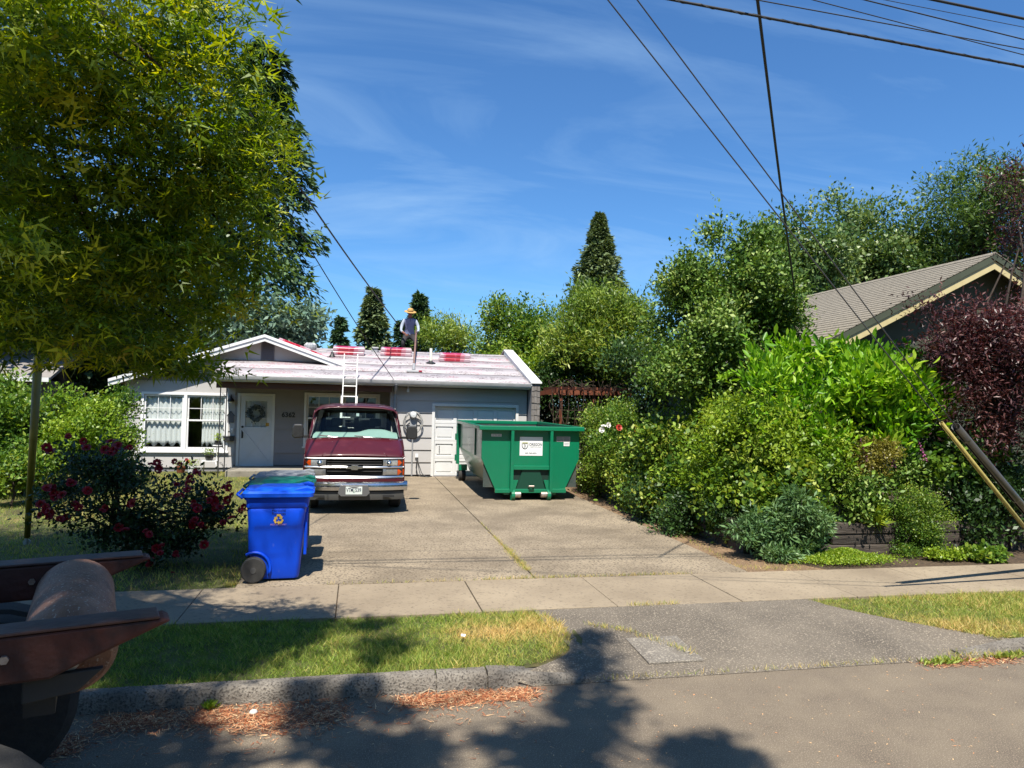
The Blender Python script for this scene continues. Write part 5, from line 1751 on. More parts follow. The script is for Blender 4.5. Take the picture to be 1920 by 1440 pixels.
# ---------------------------------------------------------------- far trees
p = at(478, 640, 31)
conifer("fir_tree", "very tall dark fir rising behind the left end of the grey house", (p.x, p.y, .1), 17.2, 3.3, 2.6, m_fir, nb=150, per=120, size=.34, droop=.55, dens=.07, trunk_r=.28, top_pow=.42)
p = at(505, 640, 29)
plant("spruce_shrub", "pale blue-green spruce mass just behind the gable ridge", "tree", [bl(500, 612, 29, 90, 38, 1.8), bl(450, 622, 29, 50, 32, 1.4), bl(560, 615, 29.5, 40, 26, 1.2)], m_spruce, 'spray', .26, 300, 26, .30, up=.1, trunk_r=.2, limbs=8, base=(p.x, 29, .1))
p = at(697, 650, 46)
conifer("conifer", "shaggy green conifer beyond the roof left of the worker", (p.x, 46, .1), at(697, 546, 46).z, 2.1, 2.5, m_seq, nb=150, per=70, size=.42, droop=.22, trunk_r=.2, updir=.25)
p = at(637, 650, 52)
conifer("conifer", "small thin conifer tip beyond the roof above the ladder", (p.x, 52, .1), at(637, 600, 52).z, 1.5, 2.5, m_fir, nb=90, per=45, size=.4, droop=.2, trunk_r=.15)
p = at(785, 650, 42)
conifer("conifer", "dense dark columnar conifer directly behind the roof worker", (p.x, 42, .1), at(785, 556, 42).z, 1.35, 2, m_fir, nb=170, per=60, size=.3, droop=.05, top_pow=.75, trunk_r=.15, updir=.35)
p = at(750, 650, 42)
conifer("conifer", "short dark conifer just left of the roof worker", (p.x, 41, .1), at(750, 606, 41).z, .9, 2, m_fir, nb=90, per=50, size=.28, droop=.05, top_pow=.8, trunk_r=.12, updir=.3)
p = at(1120, 600, 75)
conifer("sequoia_tree", "broad conical sequoia standing far behind the hedge", (p.x, 75, .1), at(1120, 405, 75).z, 5.2, 6, m_seq, nb=420, per=100, size=.55, droop=.04, top_pow=.88, dens=.16, trunk_r=.5, updir=.3)
plant("hedge_tree", "rounded green shrub behind the roof right of the worker", "tree", [bl(835, 640, 33, 45, 38, 1.6), bl(880, 650, 33, 40, 30, 1.4)], m_willow, 'lance', .16, 220, 40, .26, trunk_r=.1, up=.7)
plant("hedge_tree", "dense green hedge tree above the right half of the roof", "tree", [bl(950, 640, 29, 60, 52, 1.8), bl(1010, 625, 28, 60, 50, 1.8), bl(960, 670, 28, 60, 35, 1.6)], m_hedge, 'oval', .13, 420, 50, .26, trunk_r=.14, tone=(.15, .85), sprig=50, slen=.7)
plant("hedge_tree", "tall olive-green willow-like tree between the end wall and the dark holly", "tree", [bl(1130, 600, 24, 75, 62, 1.8), bl(1075, 630, 24, 60, 55, 1.7), bl(1195, 640, 23, 60, 70, 1.6), bl(1130, 680, 23.5, 95, 50, 1.6)], m_willow, 'lance', .17, 620, 55, .26, trunk_r=.16, up=.6, tone=(.1, .9), sprig=60, slen=.8)
plant("light_shrub", "bright light-green shrub just right of the roof end wall", "shrub", [bl(1030, 695, 25.5, 38, 40, 1.0), bl(1015, 720, 25.5, 26, 30, .8)], m_lime, 'oval', .11, 160, 40, .2, trunk_r=.05)
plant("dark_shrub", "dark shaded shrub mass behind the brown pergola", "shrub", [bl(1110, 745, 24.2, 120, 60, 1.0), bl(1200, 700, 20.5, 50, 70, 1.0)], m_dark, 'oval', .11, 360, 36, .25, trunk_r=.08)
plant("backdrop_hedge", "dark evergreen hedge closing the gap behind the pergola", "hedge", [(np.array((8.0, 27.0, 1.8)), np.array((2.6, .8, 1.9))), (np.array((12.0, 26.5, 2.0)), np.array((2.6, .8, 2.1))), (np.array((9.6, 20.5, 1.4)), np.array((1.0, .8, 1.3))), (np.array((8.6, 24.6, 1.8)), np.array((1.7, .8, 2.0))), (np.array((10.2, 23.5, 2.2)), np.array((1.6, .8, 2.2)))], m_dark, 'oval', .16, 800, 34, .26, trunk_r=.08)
plant("holly_tree", "dense dark glossy tree with upright tips left of the neighbour's roof", "tree",
      [bl(1375, 545, 14, 100, 100, 1.3), bl(1400, 465, 14, 55, 62, .8), bl(1310, 610, 13.8, 75, 100, 1.1), bl(1430, 610, 13.8, 62, 90, 1.0), bl(1340, 700, 13.5, 110, 70, 1.2), bl(1285, 500, 14, 35, 60, .5)], m_holly, 'oval', .085, 1150, 55, .17, trunk_r=.14, up=.35, tone=(.1, .85), sprig=70, slen=.55)
for px_, top_, Y_, lab_ in ((1500, 430, 25, "loose pale-backed tree left of the neighbour's roof ridge"), (1585, 410, 27, "tall airy tree with pale leaves behind the neighbour's roof"),
                            (1670, 420, 26, "broad leafy tree behind the middle of the neighbour's roof"), (1760, 450, 26, "leafy tree behind the peak of the neighbour's roof")):
    plant("birch_tree", lab_, "tree", [bl(px_, top_ + 50, Y_, 62, 58, 1.6), bl(px_ + 20, top_ + 105, Y_, 80, 55, 1.8), bl(px_ - 12, top_ - 10, Y_, 24, 38, .7), bl(px_ + 38, top_ - 2, Y_, 20, 34, .6)], m_birch, 'oval', .17, 300, 42, .34, trunk_r=.12, tone=(.1, .9), sprig=26, slen=.9, group="leafy trees behind the neighbour's roof")
plant("locust_tree", "tall feathery green tree at the right edge behind the purple tree", "tree", [bl(1850, 400, 24, 80, 75, 2.2), bl(1790, 440, 24, 55, 50, 1.6), bl(1890, 480, 23.5, 60, 80, 1.8), bl(1770, 390, 24.5, 30, 35, .9)], m_locust, 'lance', .2, 460, 50, .34, trunk_r=.2, up=.2, tone=(.15, .85), sprig=40, slen=.9)
# left background
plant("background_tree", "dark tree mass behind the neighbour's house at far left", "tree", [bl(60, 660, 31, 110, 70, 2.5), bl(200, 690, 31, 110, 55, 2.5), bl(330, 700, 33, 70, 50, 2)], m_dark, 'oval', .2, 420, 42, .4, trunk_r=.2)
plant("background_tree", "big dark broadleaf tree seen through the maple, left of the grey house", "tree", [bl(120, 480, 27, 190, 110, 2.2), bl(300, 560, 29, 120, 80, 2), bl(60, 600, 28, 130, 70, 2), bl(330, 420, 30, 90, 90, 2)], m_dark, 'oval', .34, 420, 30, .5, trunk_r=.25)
plant("shrub", "dark green leafy shrub at the far left of the lawn", "shrub", [bl(40, 830, 17.2, 75, 70, .9), bl(10, 780, 17.5, 50, 50, .8)], m_hedge, 'oval', .09, 330, 42, .16, trunk_r=.05, tone=(.0, .6))
plant("shrub", "sunlit yellow-green shrub in the middle of the left bed", "shrub", [bl(140, 815, 17.6, 75, 55, .8), bl(105, 860, 17.2, 50, 50, .7), bl(120, 760, 18, 30, 30, .5)], m_lime, 'oval', .08, 330, 44, .15, trunk_r=.05, tone=(-.1, .65))
plant("shrub", "mid-green shrub against the left corner of the grey house", "shrub", [bl(210, 790, 19.4, 38, 62, .7), bl(200, 850, 19, 45, 45, .6)], m_hedge, 'oval', .08, 220, 44, .15, trunk_r=.05, tone=(.1, .8))
plant("shrub", "low leafy shrub at the bottom left edge of the lawn", "shrub", [bl(25, 885, 15.5, 60, 28, .6)], m_hedge, 'oval', .08, 140, 40, .13, trunk_r=.03, tone=(.2, .9))

# ---------------------------------------------------------------- near maple over the left of the view
plant("maple_tree", "large green maple with fine lobed leaves overhanging the left of the street", "tree",
      [bl(90, 90, 4.64, 250, 130, 0.95), bl(300, 70, 4.9, 105, 85, 0.69), bl(350, 225, 5.07, 120, 80, 0.69), bl(110, 290, 4.99, 240, 110, 1.03), bl(330, 360, 5.16, 150, 75, 0.69), bl(120, 450, 5.25, 240, 100, 1.03), bl(330, 490, 5.33, 110, 60, 0.6),
       bl(110, 600, 5.5, 230, 90, 0.95), bl(280, 650, 5.68, 105, 62, 0.6), bl(370, 700, 5.85, 55, 30, 0.34), bl(450, 220, 5.25, 55, 36, 0.34), bl(470, 400, 5.33, 72, 48, 0.39), bl(400, 130, 5.07, 62, 55, 0.39), bl(440, 320, 5.25, 75, 50, 0.39), bl(410, 45, 5.07, 40, 32, 0.26), bl(450, 480, 5.42, 60, 40, 0.34), bl(380, 560, 5.59, 55, 50, 0.34), 
       (np.array((-4.6, 6.4, 8.0)), np.array((2.4, 2.0, 1.7))), (np.array((-3.6, 7.4, 7.4)), np.array((1.5, 1.3, 1.1))), (np.array((-5.2, 7.4, 5.6)), np.array((1.6, 1.6, 1.2)))],
      m_maple, 'maple', .088, 4300, 38, .15, base=(-5.0, 6.7, .1), up=-.05, out=.5, rnd=.55, flat=.30, trunk_r=.22, limbs=110, tone=(.08, .66), jit=.14, nup=.9, lo=.3, zmin=2.5, lat=.6, sub=15, subr=.52, boughs=.42, sprig=300, slen=.55, fill=.30)
for k in range(9):  # unseen trees added to block low sky and deepen the shade
    x_ = -34 + k * 8.5 + random.uniform(-1.5, 1.5)
    y_ = -17 + random.uniform(-2, 2)
    h_ = random.uniform(5.5, 8)
    plant("sky_block_tree", "unseen leafy tree added across the street to block low sky", "tree", [(np.array((x_, y_, h_)), np.array((4.2, 3.5, h_ * .72))), (np.array((x_ + 2, y_ + 1, h_ * .6)), np.array((3.2, 2.6, 2.8)))], m_hedge, 'oval', .55, 200, 20, .6, base=(x_, y_, 0), trunk_r=.25, limbs=8, group="unseen trees added behind the viewer to block low sky")

# ================================================================ right-hand garden
plum = plant("plum_tree", "purple-leaved plum tree at the right edge before the neighbour's gable", "tree",
      [bl(1880, 665, 9.9, 95, 75, .9), bl(1800, 640, 10.1, 60, 40, .6), bl(1890, 760, 9.8, 75, 75, .8), bl(1925, 440, 10.3, 30, 90, .5), bl(1800, 710, 10, 50, 40, .5), bl(1740, 575, 10.3, 34, 24, .3), bl(1765, 650, 10.2, 52, 60, .45), bl(1790, 780, 10.1, 50, 40, .4), bl(1895, 330, 10.5, 35, 35, .4)],
      m_plum, 'lance', .08, 760, 42, .15, base=(10.6, 9.9, .1), up=-.05, droop=.1, trunk_r=.1, limbs=60, tone=(.05, .9), sprig=80, slen=.5)
plant("laurel_shrub", "bright green laurel with large upright leaves below the neighbour's gable", "shrub",
      [bl(1540, 720, 11, 140, 70, 1.0), bl(1440, 715, 11.2, 66, 60, .8), bl(1640, 735, 10.9, 90, 75, .9), bl(1520, 800, 10.8, 130, 60, .8), bl(1700, 690, 11, 40, 30, .4), bl(1640, 830, 10.7, 90, 50, .7)],
      m_laurel, 'laurel', .14, 520, 22, .12, up=.75, out=.55, rnd=.45, trunk_r=.06, tone=(.1, .85), nup=.1, lat=.6, sprig=60, slen=.3, sub=6, subr=.34, fill=.08)
# the largest laurel leaves in view, one by one
lo_ = bpy.data.objects["laurel_shrub"]
lv, lf = SHAPES['laurel']
lmesh = []
for q in range(4):
    me = bpy.data.meshes.new("leaf")
    me.from_pydata([(v[0] * .15, v[1] * .15, v[2] * .15) for v in lv], [], lf)
    me.materials.append(m_laurel)
    a_ = me.attributes.new("tone", 'FLOAT', 'FACE')
    a_.data.foreach_set("value", [.35 + .18 * q] * len(lf))
    lmesh.append(me)
for q in range(240):
    px_, py_ = random.uniform(1400, 1730), random.uniform(640, 850)
    if py_ < 650 + 26 * abs(px_ - 1545) / 120: continue
    c = at(px_, py_, random.uniform(10.0, 10.25) + .15 * abs(px_ - 1545) / 150)
    o = bpy.data.objects.new("leaf", lmesh[q % 4])
    COL.objects.link(o)
    o.parent = lo_
    o.location = c - Vector(lo_.location)
    o.rotation_euler = (random.uniform(-.7, .7), random.uniform(-1.35, -.3), random.uniform(0, 6.28))
hedge_grp = "mixed shrubs along the right of the driveway"
WB = lambda x, y, z, rx, ry, rz: (np.array((x, y, z)), np.array((rx, ry, rz)))
plant("hedge_shrub", "dense shrub spilling onto the drive just right of the container", "shrub", [WB(6.35, 16.6, .85, .55, .9, .75), WB(6.3, 15.6, .75, .5, .7, .65)], m_hedge, 'oval', .07, 420, 40, .14, trunk_r=.03, group=hedge_grp, tone=(.1, .8), sprig=46, slen=.36)
plant("hedge_shrub", "dense green shrub spilling over the drive edge, second from the container", "shrub", [WB(6.3, 14.3, .85, .6, .8, .75), WB(6.25, 13.4, .7, .5, .7, .6)], m_hedge, 'round', .075, 460, 38, .14, trunk_r=.03, group=hedge_grp, tone=(.1, .9), sprig=46, slen=.36)
plant("hedge_shrub", "broad light-green shrub spilling over the middle of the drive edge", "shrub", [WB(6.35, 12.3, .95, .65, .8, .8), WB(6.2, 11.5, .8, .55, .7, .65)], m_lime, 'oval', .075, 520, 40, .14, trunk_r=.03, group=hedge_grp, tone=(.0, .6), sprig=50, slen=.36)
plant("hedge_shrub", "jagged-leaved shrub at the sidewalk end of the drive edge", "shrub", [WB(6.45, 10.7, .95, .6, .65, .75), WB(6.7, 10.15, .8, .6, .4, .6)], m_hedge, 'round', .08, 480, 38, .13, trunk_r=.03, group=hedge_grp, tone=(.2, .95), sprig=50, slen=.36)
plant("hedge_shrub", "small-leaved shrub with pale tips beside the green container", "shrub", [bl(1125, 850, 17.2, 42, 70, .6), bl(1105, 890, 17.2, 26, 40, .4), bl(1150, 800, 17, 45, 45, .6)], m_hedge, 'oval', .055, 420, 44, .12, trunk_r=.03, group=hedge_grp, tone=(.3, .95))
plant("hedge_shrub", "rose thicket with a few white and red blooms behind the container's right end", "shrub", [bl(1190, 830, 15.2, 70, 60, .7), bl(1230, 880, 14.6, 60, 70, .7), bl(1185, 900, 15, 40, 50, .5)], m_hedge, 'oval', .06, 480, 44, .13, trunk_r=.03, group=hedge_grp, tone=(.15, .85))
plant("hedge_shrub", "tall leafy shrub in the middle of the drive-side hedge", "shrub", [bl(1300, 800, 13.2, 90, 60, .9), bl(1320, 870, 12.8, 90, 70, .8), bl(1290, 930, 12.6, 70, 50, .6)], m_hedge, 'round', .075, 560, 40, .14, trunk_r=.04, group=hedge_grp, tone=(.2, 1))
plant("hedge_shrub", "big sunlit mound of jagged light-green leaves nearest the sidewalk", "shrub", [bl(1440, 850, 10.9, 120, 75, .8), bl(1520, 860, 10.5, 65, 65, .6), bl(1400, 800, 11.4, 90, 45, .7), bl(1480, 800, 10.9, 70, 40, .5), bl(1400, 910, 10.8, 80, 50, .5)], m_lime, 'oval', .07, 780, 46, .12, trunk_r=.04, group=hedge_grp, tone=(.0, .8), up=.1, droop=.15, sprig=70, slen=.34)
plant("hedge_shrub", "dark trailing leaves over the low wall at the drive edge", "shrub", [bl(1330, 960, 11.6, 90, 40, .5), bl(1250, 940, 13, 60, 40, .5), bl(1400, 985, 10.6, 60, 45, .4)], m_dark, 'oval', .06, 380, 40, .12, trunk_r=.02, group=hedge_grp)
plant("spurge_plant", "blue-green spurge with whorled narrow leaves left of the timber wall", "plant", [bl(1495, 975, 9.65, 44, 50, .3), bl(1440, 985, 9.7, 36, 40, .3), bl(1515, 1030, 9.6, 30, 30, .2), bl(1400, 1010, 9.7, 30, 32, .2)], m_euph, 'lance', .085, 300, 30, .055, trunk_r=.015, limbs=40, up=.3, out=.5, lat=1.2, trunk="stems")
plant("spurge_plant", "small dry-tipped spurge at the corner of the drive and sidewalk", "plant", [bl(1455, 1040, 9.45, 30, 24, .2)], m_euph, 'lance', .07, 60, 30, .05, trunk_r=.01, limbs=10, lat=1.2, trunk="stems")
plant("fine_shrub", "fine-leaved soft green bush right of the timber wall", "shrub", [bl(1715, 975, 9.75, 48, 48, .35), bl(1720, 1025, 9.6, 55, 36, .3)], m_hedge, 'oval', .03, 420, 46, .07, trunk_r=.015, tone=(.1, .7))
plant("bronze_shrub", "bronze-leaved spirea among the foxgloves", "shrub", [bl(1640, 850, 10.1, 42, 24, .3), bl(1625, 880, 10.1, 32, 24, .25)], m_bronze, 'oval', .04, 150, 40, .06, trunk_r=.012)
plant("border_plant", "leafy green border plants behind the timber wall", "plant", [bl(1640, 920, 9.95, 60, 35, .3), bl(1590, 930, 10.05, 45, 40, .3), bl(1700, 900, 10.2, 60, 35, .3)], m_holly, 'oval', .07, 220, 30, .1, trunk_r=.01, zmin=.5)
plant("yellow_grass", "tuft of yellow-green grass above the timber wall", "plant", [bl(1640, 968, 9.85, 30, 12, .12)], m_lime, 'lance', .16, 40, 14, .03, trunk_r=.0, up=1.2, zmin=.55, tone=(.6, 1))
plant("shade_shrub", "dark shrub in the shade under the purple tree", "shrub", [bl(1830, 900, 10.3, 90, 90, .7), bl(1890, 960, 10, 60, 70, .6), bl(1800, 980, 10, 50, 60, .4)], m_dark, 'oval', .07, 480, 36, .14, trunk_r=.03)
plant("shade_shrub", "mid-green leafy plant behind the yellow guy guard", "shrub", [bl(1790, 870, 10, 40, 40, .35), bl(1845, 830, 10.1, 30, 40, .3)], m_hedge, 'round', .08, 90, 30, .1, trunk_r=.02, tone=(.0, .5))
plant("low_weed", "low bright weed at the sidewalk edge under the fine bush", "plant", [bl(1775, 1052, 9.2, 30, 12, .15)], m_lime, 'oval', .045, 60, 26, .05, trunk_r=.006, limbs=3, trunk="stems")
plant("low_weed", "low leafy weed at the sidewalk edge, farther right", "plant", [bl(1842, 1046, 9.15, 32, 16, .15)], m_hedge, 'round', .06, 60, 24, .06, trunk_r=.006, limbs=3, trunk="stems")
gc = thing("groundcover", "bright green creeping mat before the timber wall", "ground cover", (7.6, 9.35, .12))
n = 9000
u = RNG.normal(size=(n, 2))
c = at(1585, 1060, 9.3)
P = np.stack([c.x + u[:, 0] * .33, 9.32 + u[:, 1] * .15, .15 + .13 * np.exp(-(u[:, 0] ** 2 + u[:, 1] ** 2) * .8) + .03 * RNG.random(n)], 1)
leaf_object("leaf_mat", m_lime, gc, P, RNG.normal(size=(n, 3)) * .6 + np.array((0, 0, .5)), RNG.normal(size=(n, 3)) * .5 + np.array((0, -.2, 1)), .035, RNG.random(n), 'oval')

# foxgloves
fox_m = mat("foxglove_bell", L3(196, 96, 160), L3(150, 70, 120), rough=.6, scale=20)
bell = MB().lathe([(.004, 0), (.010, -.01), (.012, -.03), (.017, -.04)], (0, 0, 0), 'z', 8)
stem_m = mat("green_stem", L3(96, 122, 62), rough=.7)
for (bx_, by_), (tx_, ty_), lab_ in (((1650, 930), (1607, 805), "pink foxglove spike, leftmost of the three"), ((1690, 920), (1660, 817), "pink foxglove spike, middle of the three"), ((1752, 905), (1716, 810), "pink foxglove spike, rightmost of the three")):
    a, c = at(bx_, by_, 10.05), at(tx_, ty_, 10.0)
    o = thing("foxglove", lab_, "flower", (a.x, a.y, .5), 0, "foxgloves in the right border")
    MB().tube([(a.x, a.y, .5), a, a.lerp(c, .5) + Vector((.02, 0, .01)), c], [.008, .007, .005, .003], 6).build("stem", stem_m, o)
    for k in range(22):
        t = .45 + .5 * k / 22
        q = a.lerp(c, t)
        an = k * 2.4
        s = 1.1 - .8 * (k / 22)
        b = MB()
        for v, in [(None,)]:
            M_ = Matrix.Translation(q) @ Matrix.Rotation(an, 4, 'Z') @ Matrix.Rotation(R(-55), 4, 'Y') @ Matrix.Scale(s, 4)
            b.add([M_ @ Vector(w_) for w_ in bell.v], bell.f)
        b.build("bell", fox_m, o, smooth=True)
    P = np.array([list(a.lerp(c, t)) for t in np.linspace(0.02, .45, 16)])
    leaf_object("leaves", m_holly, o, P, RNG.normal(size=(16, 3)) * .8 + np.array((0, 0, .3)), RNG.normal(size=(16, 3)) * .4 + np.array((0, 0, 1)), .11, RNG.random(16), 'oval')

# blooms in the rose thicket
rb = MB()
def bloom_mesh(nm_, m, r=.035, n=9):
    b = MB()
    for ring_, (k_, rr, zz_, tl_) in enumerate(((5, .35, .35, 75), (6, .62, .2, 50), (7, .9, .0, 22))):
        for k in range(k_):
            a = 2 * math.pi * (k + .5 * ring_) / k_
            ca, sa = math.cos(a), math.sin(a)
            tx, tz = math.cos(R(tl_)), math.sin(R(tl_))
            p0 = Vector((ca * rr * .25, sa * rr * .25, zz_ * .6))
            dv = Vector((ca * tx, sa * tx, tz)) * rr * .95
            sv = Vector((-sa, ca, 0)) * rr * .55
            pts = [p0, p0 + dv * .5 - sv, p0 + dv - sv * .5 + Vector((0, 0, .05)), p0 + dv + sv * .5 + Vector((0, 0, .05)), p0 + dv * .5 + sv]
            b.add([v * r for v in pts], [(0, 1, 2, 3, 4)])
    me = bpy.data.meshes.new(nm_)
    me.from_pydata([tuple(v) for v in b.v], [], b.f)
    me.materials.append(m)
    return me


m_red = mat("red_petal", L3(196, 20, 44), L3(150, 10, 30), rough=.5, scale=20)
m_coral = mat("coral_petal", L3(226, 84, 70), L3(200, 56, 50), rough=.5, scale=20)
m_white = mat("white_petal", A(.75, .73, .68), rough=.5)
bm_red, bm_coral, bm_white = bloom_mesh("bloom", m_red, .06), bloom_mesh("bloom", m_coral, .07), bloom_mesh("bloom", m_white, .06)


def put_bloom(me, parent, c, s=1):
    o = bpy.data.objects.new("bloom", me)
    COL.objects.link(o)
    o.parent = parent
    o.location = Vector(c) - ORG.get(parent.name, Vector((0, 0, 0)))
    o.rotation_euler = (random.uniform(.2, 1.5), random.uniform(-.6, .6), random.uniform(-.6, .6))
    o.scale = (s, s, s)


th = [o for o in bpy.data.objects if o.get("label", "").startswith("rose thicket")][0]
for px_, py_, me in ((1190, 805, bm_coral), (1160, 802, bm_coral), (1195, 808, bm_coral), (1132, 800, bm_white), (1140, 797, bm_white), (1128, 806, bm_white)):
    put_bloom(me, th, at(px_, py_, 14.3), 1.0)

# timber retaining wall
tim = mat("weathered_timber", L3(104, 94, 84), L3(72, 62, 54), rough=.9, scale=5, bump=.6, bscale=16, stretch=(.5, 5, 5), col3=L3(50, 42, 38), scale3=6, lo3=.55, hi3=.75)
rw = thing("retaining_wall", "low retaining wall of old grey timbers beside the sidewalk", "wall", (8.2, 9.85, .12))
for r_ in range(3):
    x = 6.95 + (.35 if r_ % 2 else 0)
    while x < 14:
        ln = random.uniform(1.6, 2.2)
        MB().box(x + .004, min(x + ln, 14.2) - .004, 9.80 + random.uniform(-.012, .012), 10.0, .10 + r_ * .165, .10 + r_ * .165 + .158).build("timber", tim, rw, bev=.014)
        x += ln
for r_ in range(3):
    y = 10.02
    while y < 19:
        ln = random.uniform(1.8, 2.4)
        MB().box(5.88 + random.uniform(-.012, .012), 6.06, y + .004, min(y + ln, 19.4) - .004, .10 + r_ * .165, .10 + r_ * .165 + .158).build("timber", tim, rw, bev=.014)
        y += ln
tag(MB().box(6.1, 20, 9.95, 20.5, .09, .56).build("raised_bed", soil), kind='structure')

# brown pergola
pg_m = mat("red_brown_stain", L3(150, 82, 50), L3(118, 62, 40), rough=.8, scale=4, stretch=(.5, 3, 3))
pg = thing("pergola", "red-brown timber pergola with bare vines right of the end wall", "pergola", (7.3, 21.8, .12))
MB().box(6.15, 8.7, 21.62, 21.68, 2.68, 2.82).build("beam", pg_m, pg)
MB().box(6.15, 8.7, 23.2, 23.26, 2.68, 2.82).build("beam", pg_m, pg)
for k in range(11):
    xx = 6.2 + k * .235
    MB().prism([(21.35, 2.84), (21.45, 2.80), (23.5, 2.80), (23.5, 2.92), (21.35, 2.92)], 'x', xx - .02, xx + .02).build("rafter", pg_m, pg)
MB().bar((5.62, 23.6, 2.62), (6.16, 21.62, 2.80), .05, .14).build("beam", pg_m, pg)
for xx in (6.3, 7.4, 8.5):
    MB().box(xx - .045, xx + .045, 21.69, 21.78, .1, 2.68).build("post", pg_m, pg)
vn = thing("vine", "bare twisting vine stems climbing over the brown pergola", "vine", (6.9, 21.5, .12))
for k in range(16):
    x0_ = random.uniform(6.0, 8.4)
    pts = [Vector((x0_, 21.5, .2))]
    for t in range(7): pts.append(pts[-1] + Vector((random.uniform(-.18, .18), random.uniform(-.06, .06), .42)))
    MB().tube(pts, [.018, .016, .014, .013, .011, .01, .008, .006], 5).build("stem", twig_m, vn)
for k in range(26):
    c_ = Vector((random.uniform(6.0, 8.6), random.uniform(21.3, 21.7), random.uniform(2.85, 3.0)))
    pts = [c_]
    for t in range(4): pts.append(pts[-1] + Vector((random.uniform(-.3, .3), random.uniform(-.1, .1), random.uniform(-.16, .14))))
    MB().tube(pts, .009, 4).build("stem", twig_m, vn)
wf = thing("wire_fence", "rusty wire mesh fence under the pergola", "fence", (7.2, 21.3, .12))
for k in range(14): MB().cyl((6.0 + k * .2, 21.2, .2), (6.0 + k * .2, 21.2, 2.3), .006, n=4).build("wire", twig_m, wf)
for k in range(8): MB().cyl((6.0, 21.21, .5 + k * .24), (8.6, 21.21, .5 + k * .24), .006, n=4).build("wire", twig_m, wf)

# neighbour's house on the right
nh = thing("neighbour_house", "neighbour's house with grey shingled gable roof and cream bargeboard", "house", (14.0, 17.5, .12))
shg = mat("grey_shingles", L3(172, 162, 144), L3(146, 137, 121), rough=.95, scale=7, bump=.5, bscale=60, col3=L3(104, 98, 86), scale3=24, lo3=.52, hi3=.66, stretch=(1, 2.5, 1))
cream = mat("cream_paint", L3(240, 222, 164), L3(224, 206, 148), rough=.6, scale=3)
nwall = mat("olive_grey_wall", L3(84, 92, 72), L3(74, 82, 64), rough=.85, scale=2)
RX, RZ, NS = 14.05, 6.02, .50
nz = lambda x: RZ - NS * abs(x - RX)
Yn0, Yn1 = 13.35, 21.3
for s_ in (-1, 1):
    xe = RX + s_ * 5.6
    b = MB()
    b.add([(RX, Yn0, RZ - .02), (xe, Yn0, nz(xe) - .02), (xe, Yn1, nz(xe) - .02), (RX, Yn1, RZ - .02), (RX, Yn0, RZ - .14), (xe, Yn0, nz(xe) - .14), (xe, Yn1, nz(xe) - .14), (RX, Yn1, RZ - .14)],
          [(0, 1, 2, 3), (7, 6, 5, 4), (0, 4, 5, 1), (1, 5, 6, 2), (2, 6, 7, 3), (3, 7, 4, 0)])
    rf2 = b.build("roof", nwall, nh)
    ncourse = 34
    for k in range(ncourse):
        xa, xb = xe + (RX - xe) * k / ncourse, xe + (RX - xe) * (k + 1) / ncourse
        za, zb = nz(xa), nz(xb)
        b = MB()
        xb2 = xb + (RX - xe) / ncourse * .15
        if k == ncourse - 1: xb2 = xb
        b.add([(xa, Yn0 - .02, za + .016), (xb2, Yn0 - .02, nz(xb2) + .001), (xb2, Yn1, nz(xb2) + .001), (xa, Yn1, za + .016), (xa, Yn0 - .02, za - .012), (xb2, Yn0 - .02, nz(xb2) - .012), (xb2, Yn1, nz(xb2) - .012), (xa, Yn1, za - .012)],
              [(0, 1, 2, 3), (7, 6, 5, 4), (0, 4, 5, 1), (1, 5, 6, 2), (2, 6, 7, 3), (3, 7, 4, 0)])
        b.build("shingle_course", shg, rf2)
    for (d0, d1, yy, mm, nm_) in ((-.03, -.17, Yn0 - .015, nwall, "rake_trim"), (-.17, -.36, Yn0 + .02, cream, "bargeboard")):
        b = MB()
        b.add([(RX, yy, RZ + d0), (xe, yy, nz(xe) + d0), (xe, yy, nz(xe) + d1), (RX, yy, RZ + d1), (RX, yy + .03, RZ + d0), (xe, yy + .03, nz(xe) + d0), (xe, yy + .03, nz(xe) + d1), (RX, yy + .03, RZ + d1)],
              [(0, 1, 2, 3), (7, 6, 5, 4), (0, 4, 5, 1), (1, 5, 6, 2), (2, 6, 7, 3), (3, 7, 4, 0)])
        b.build(nm_, mm, rf2)
for k in range(24):
    y = Yn0 + k * (Yn1 - Yn0) / 24
    MB().prism([(RX - .14, RZ - .05), (RX, RZ + .03), (RX + .14, RZ - .05), (RX, RZ + .005)], 'y', y, y + (Yn1 - Yn0) / 24 + .02).build("ridge_cap", shg, nh)
MB().prism([(RX - 5.0, .1), (RX - 5.0, nz(RX - 5.0) - .15), (RX, RZ - .15), (RX + 5, nz(RX + 5) - .15), (RX + 5, .1)], 'y', Yn0 + .45, Yn1 - .3).build("wall", nwall, nh)
MB().box(RX - .75, RX - .25, 20.4, 20.9, 5.2, 6.32).build("chimney", mat("chimney_grey", L3(150, 140, 130), L3(120, 112, 104), rough=.9, scale=6), nh)
MB().box(RX - .81, RX - .19, 20.34, 20.96, 6.32, 6.40).build("chimney_cap", concrete, nh)

# neighbour's house on the far left
lh = thing("neighbour_house", "neighbour's low house glimpsed under the maple at far left", "house", (-16, 27, .1))
p0, p1 = at(-60, 695, 25.5), at(70, 724, 25.5)
MB().box(-24, p1.x + .1, 26.2, 33, .1, 2.75).build("wall", mat("dark_grey_wall", A(.10, .10, .105), rough=.8), lh)
b = MB()
b.prism([(25.4, 2.85), (29.5, 4.5), (33.6, 2.85), (33.6, 2.75), (29.5, 4.38), (25.4, 2.75)], 'x', -24.5, p1.x + .4)
b.build("roof", mat("pale_roof", L3(168, 162, 158), L3(140, 134, 130), rough=.9, scale=6, bump=.4, bscale=40), lh)
MB().box(-24.5, p1.x + .4, 25.28, 25.40, 2.70, 2.84).build("gutter", white, lh)

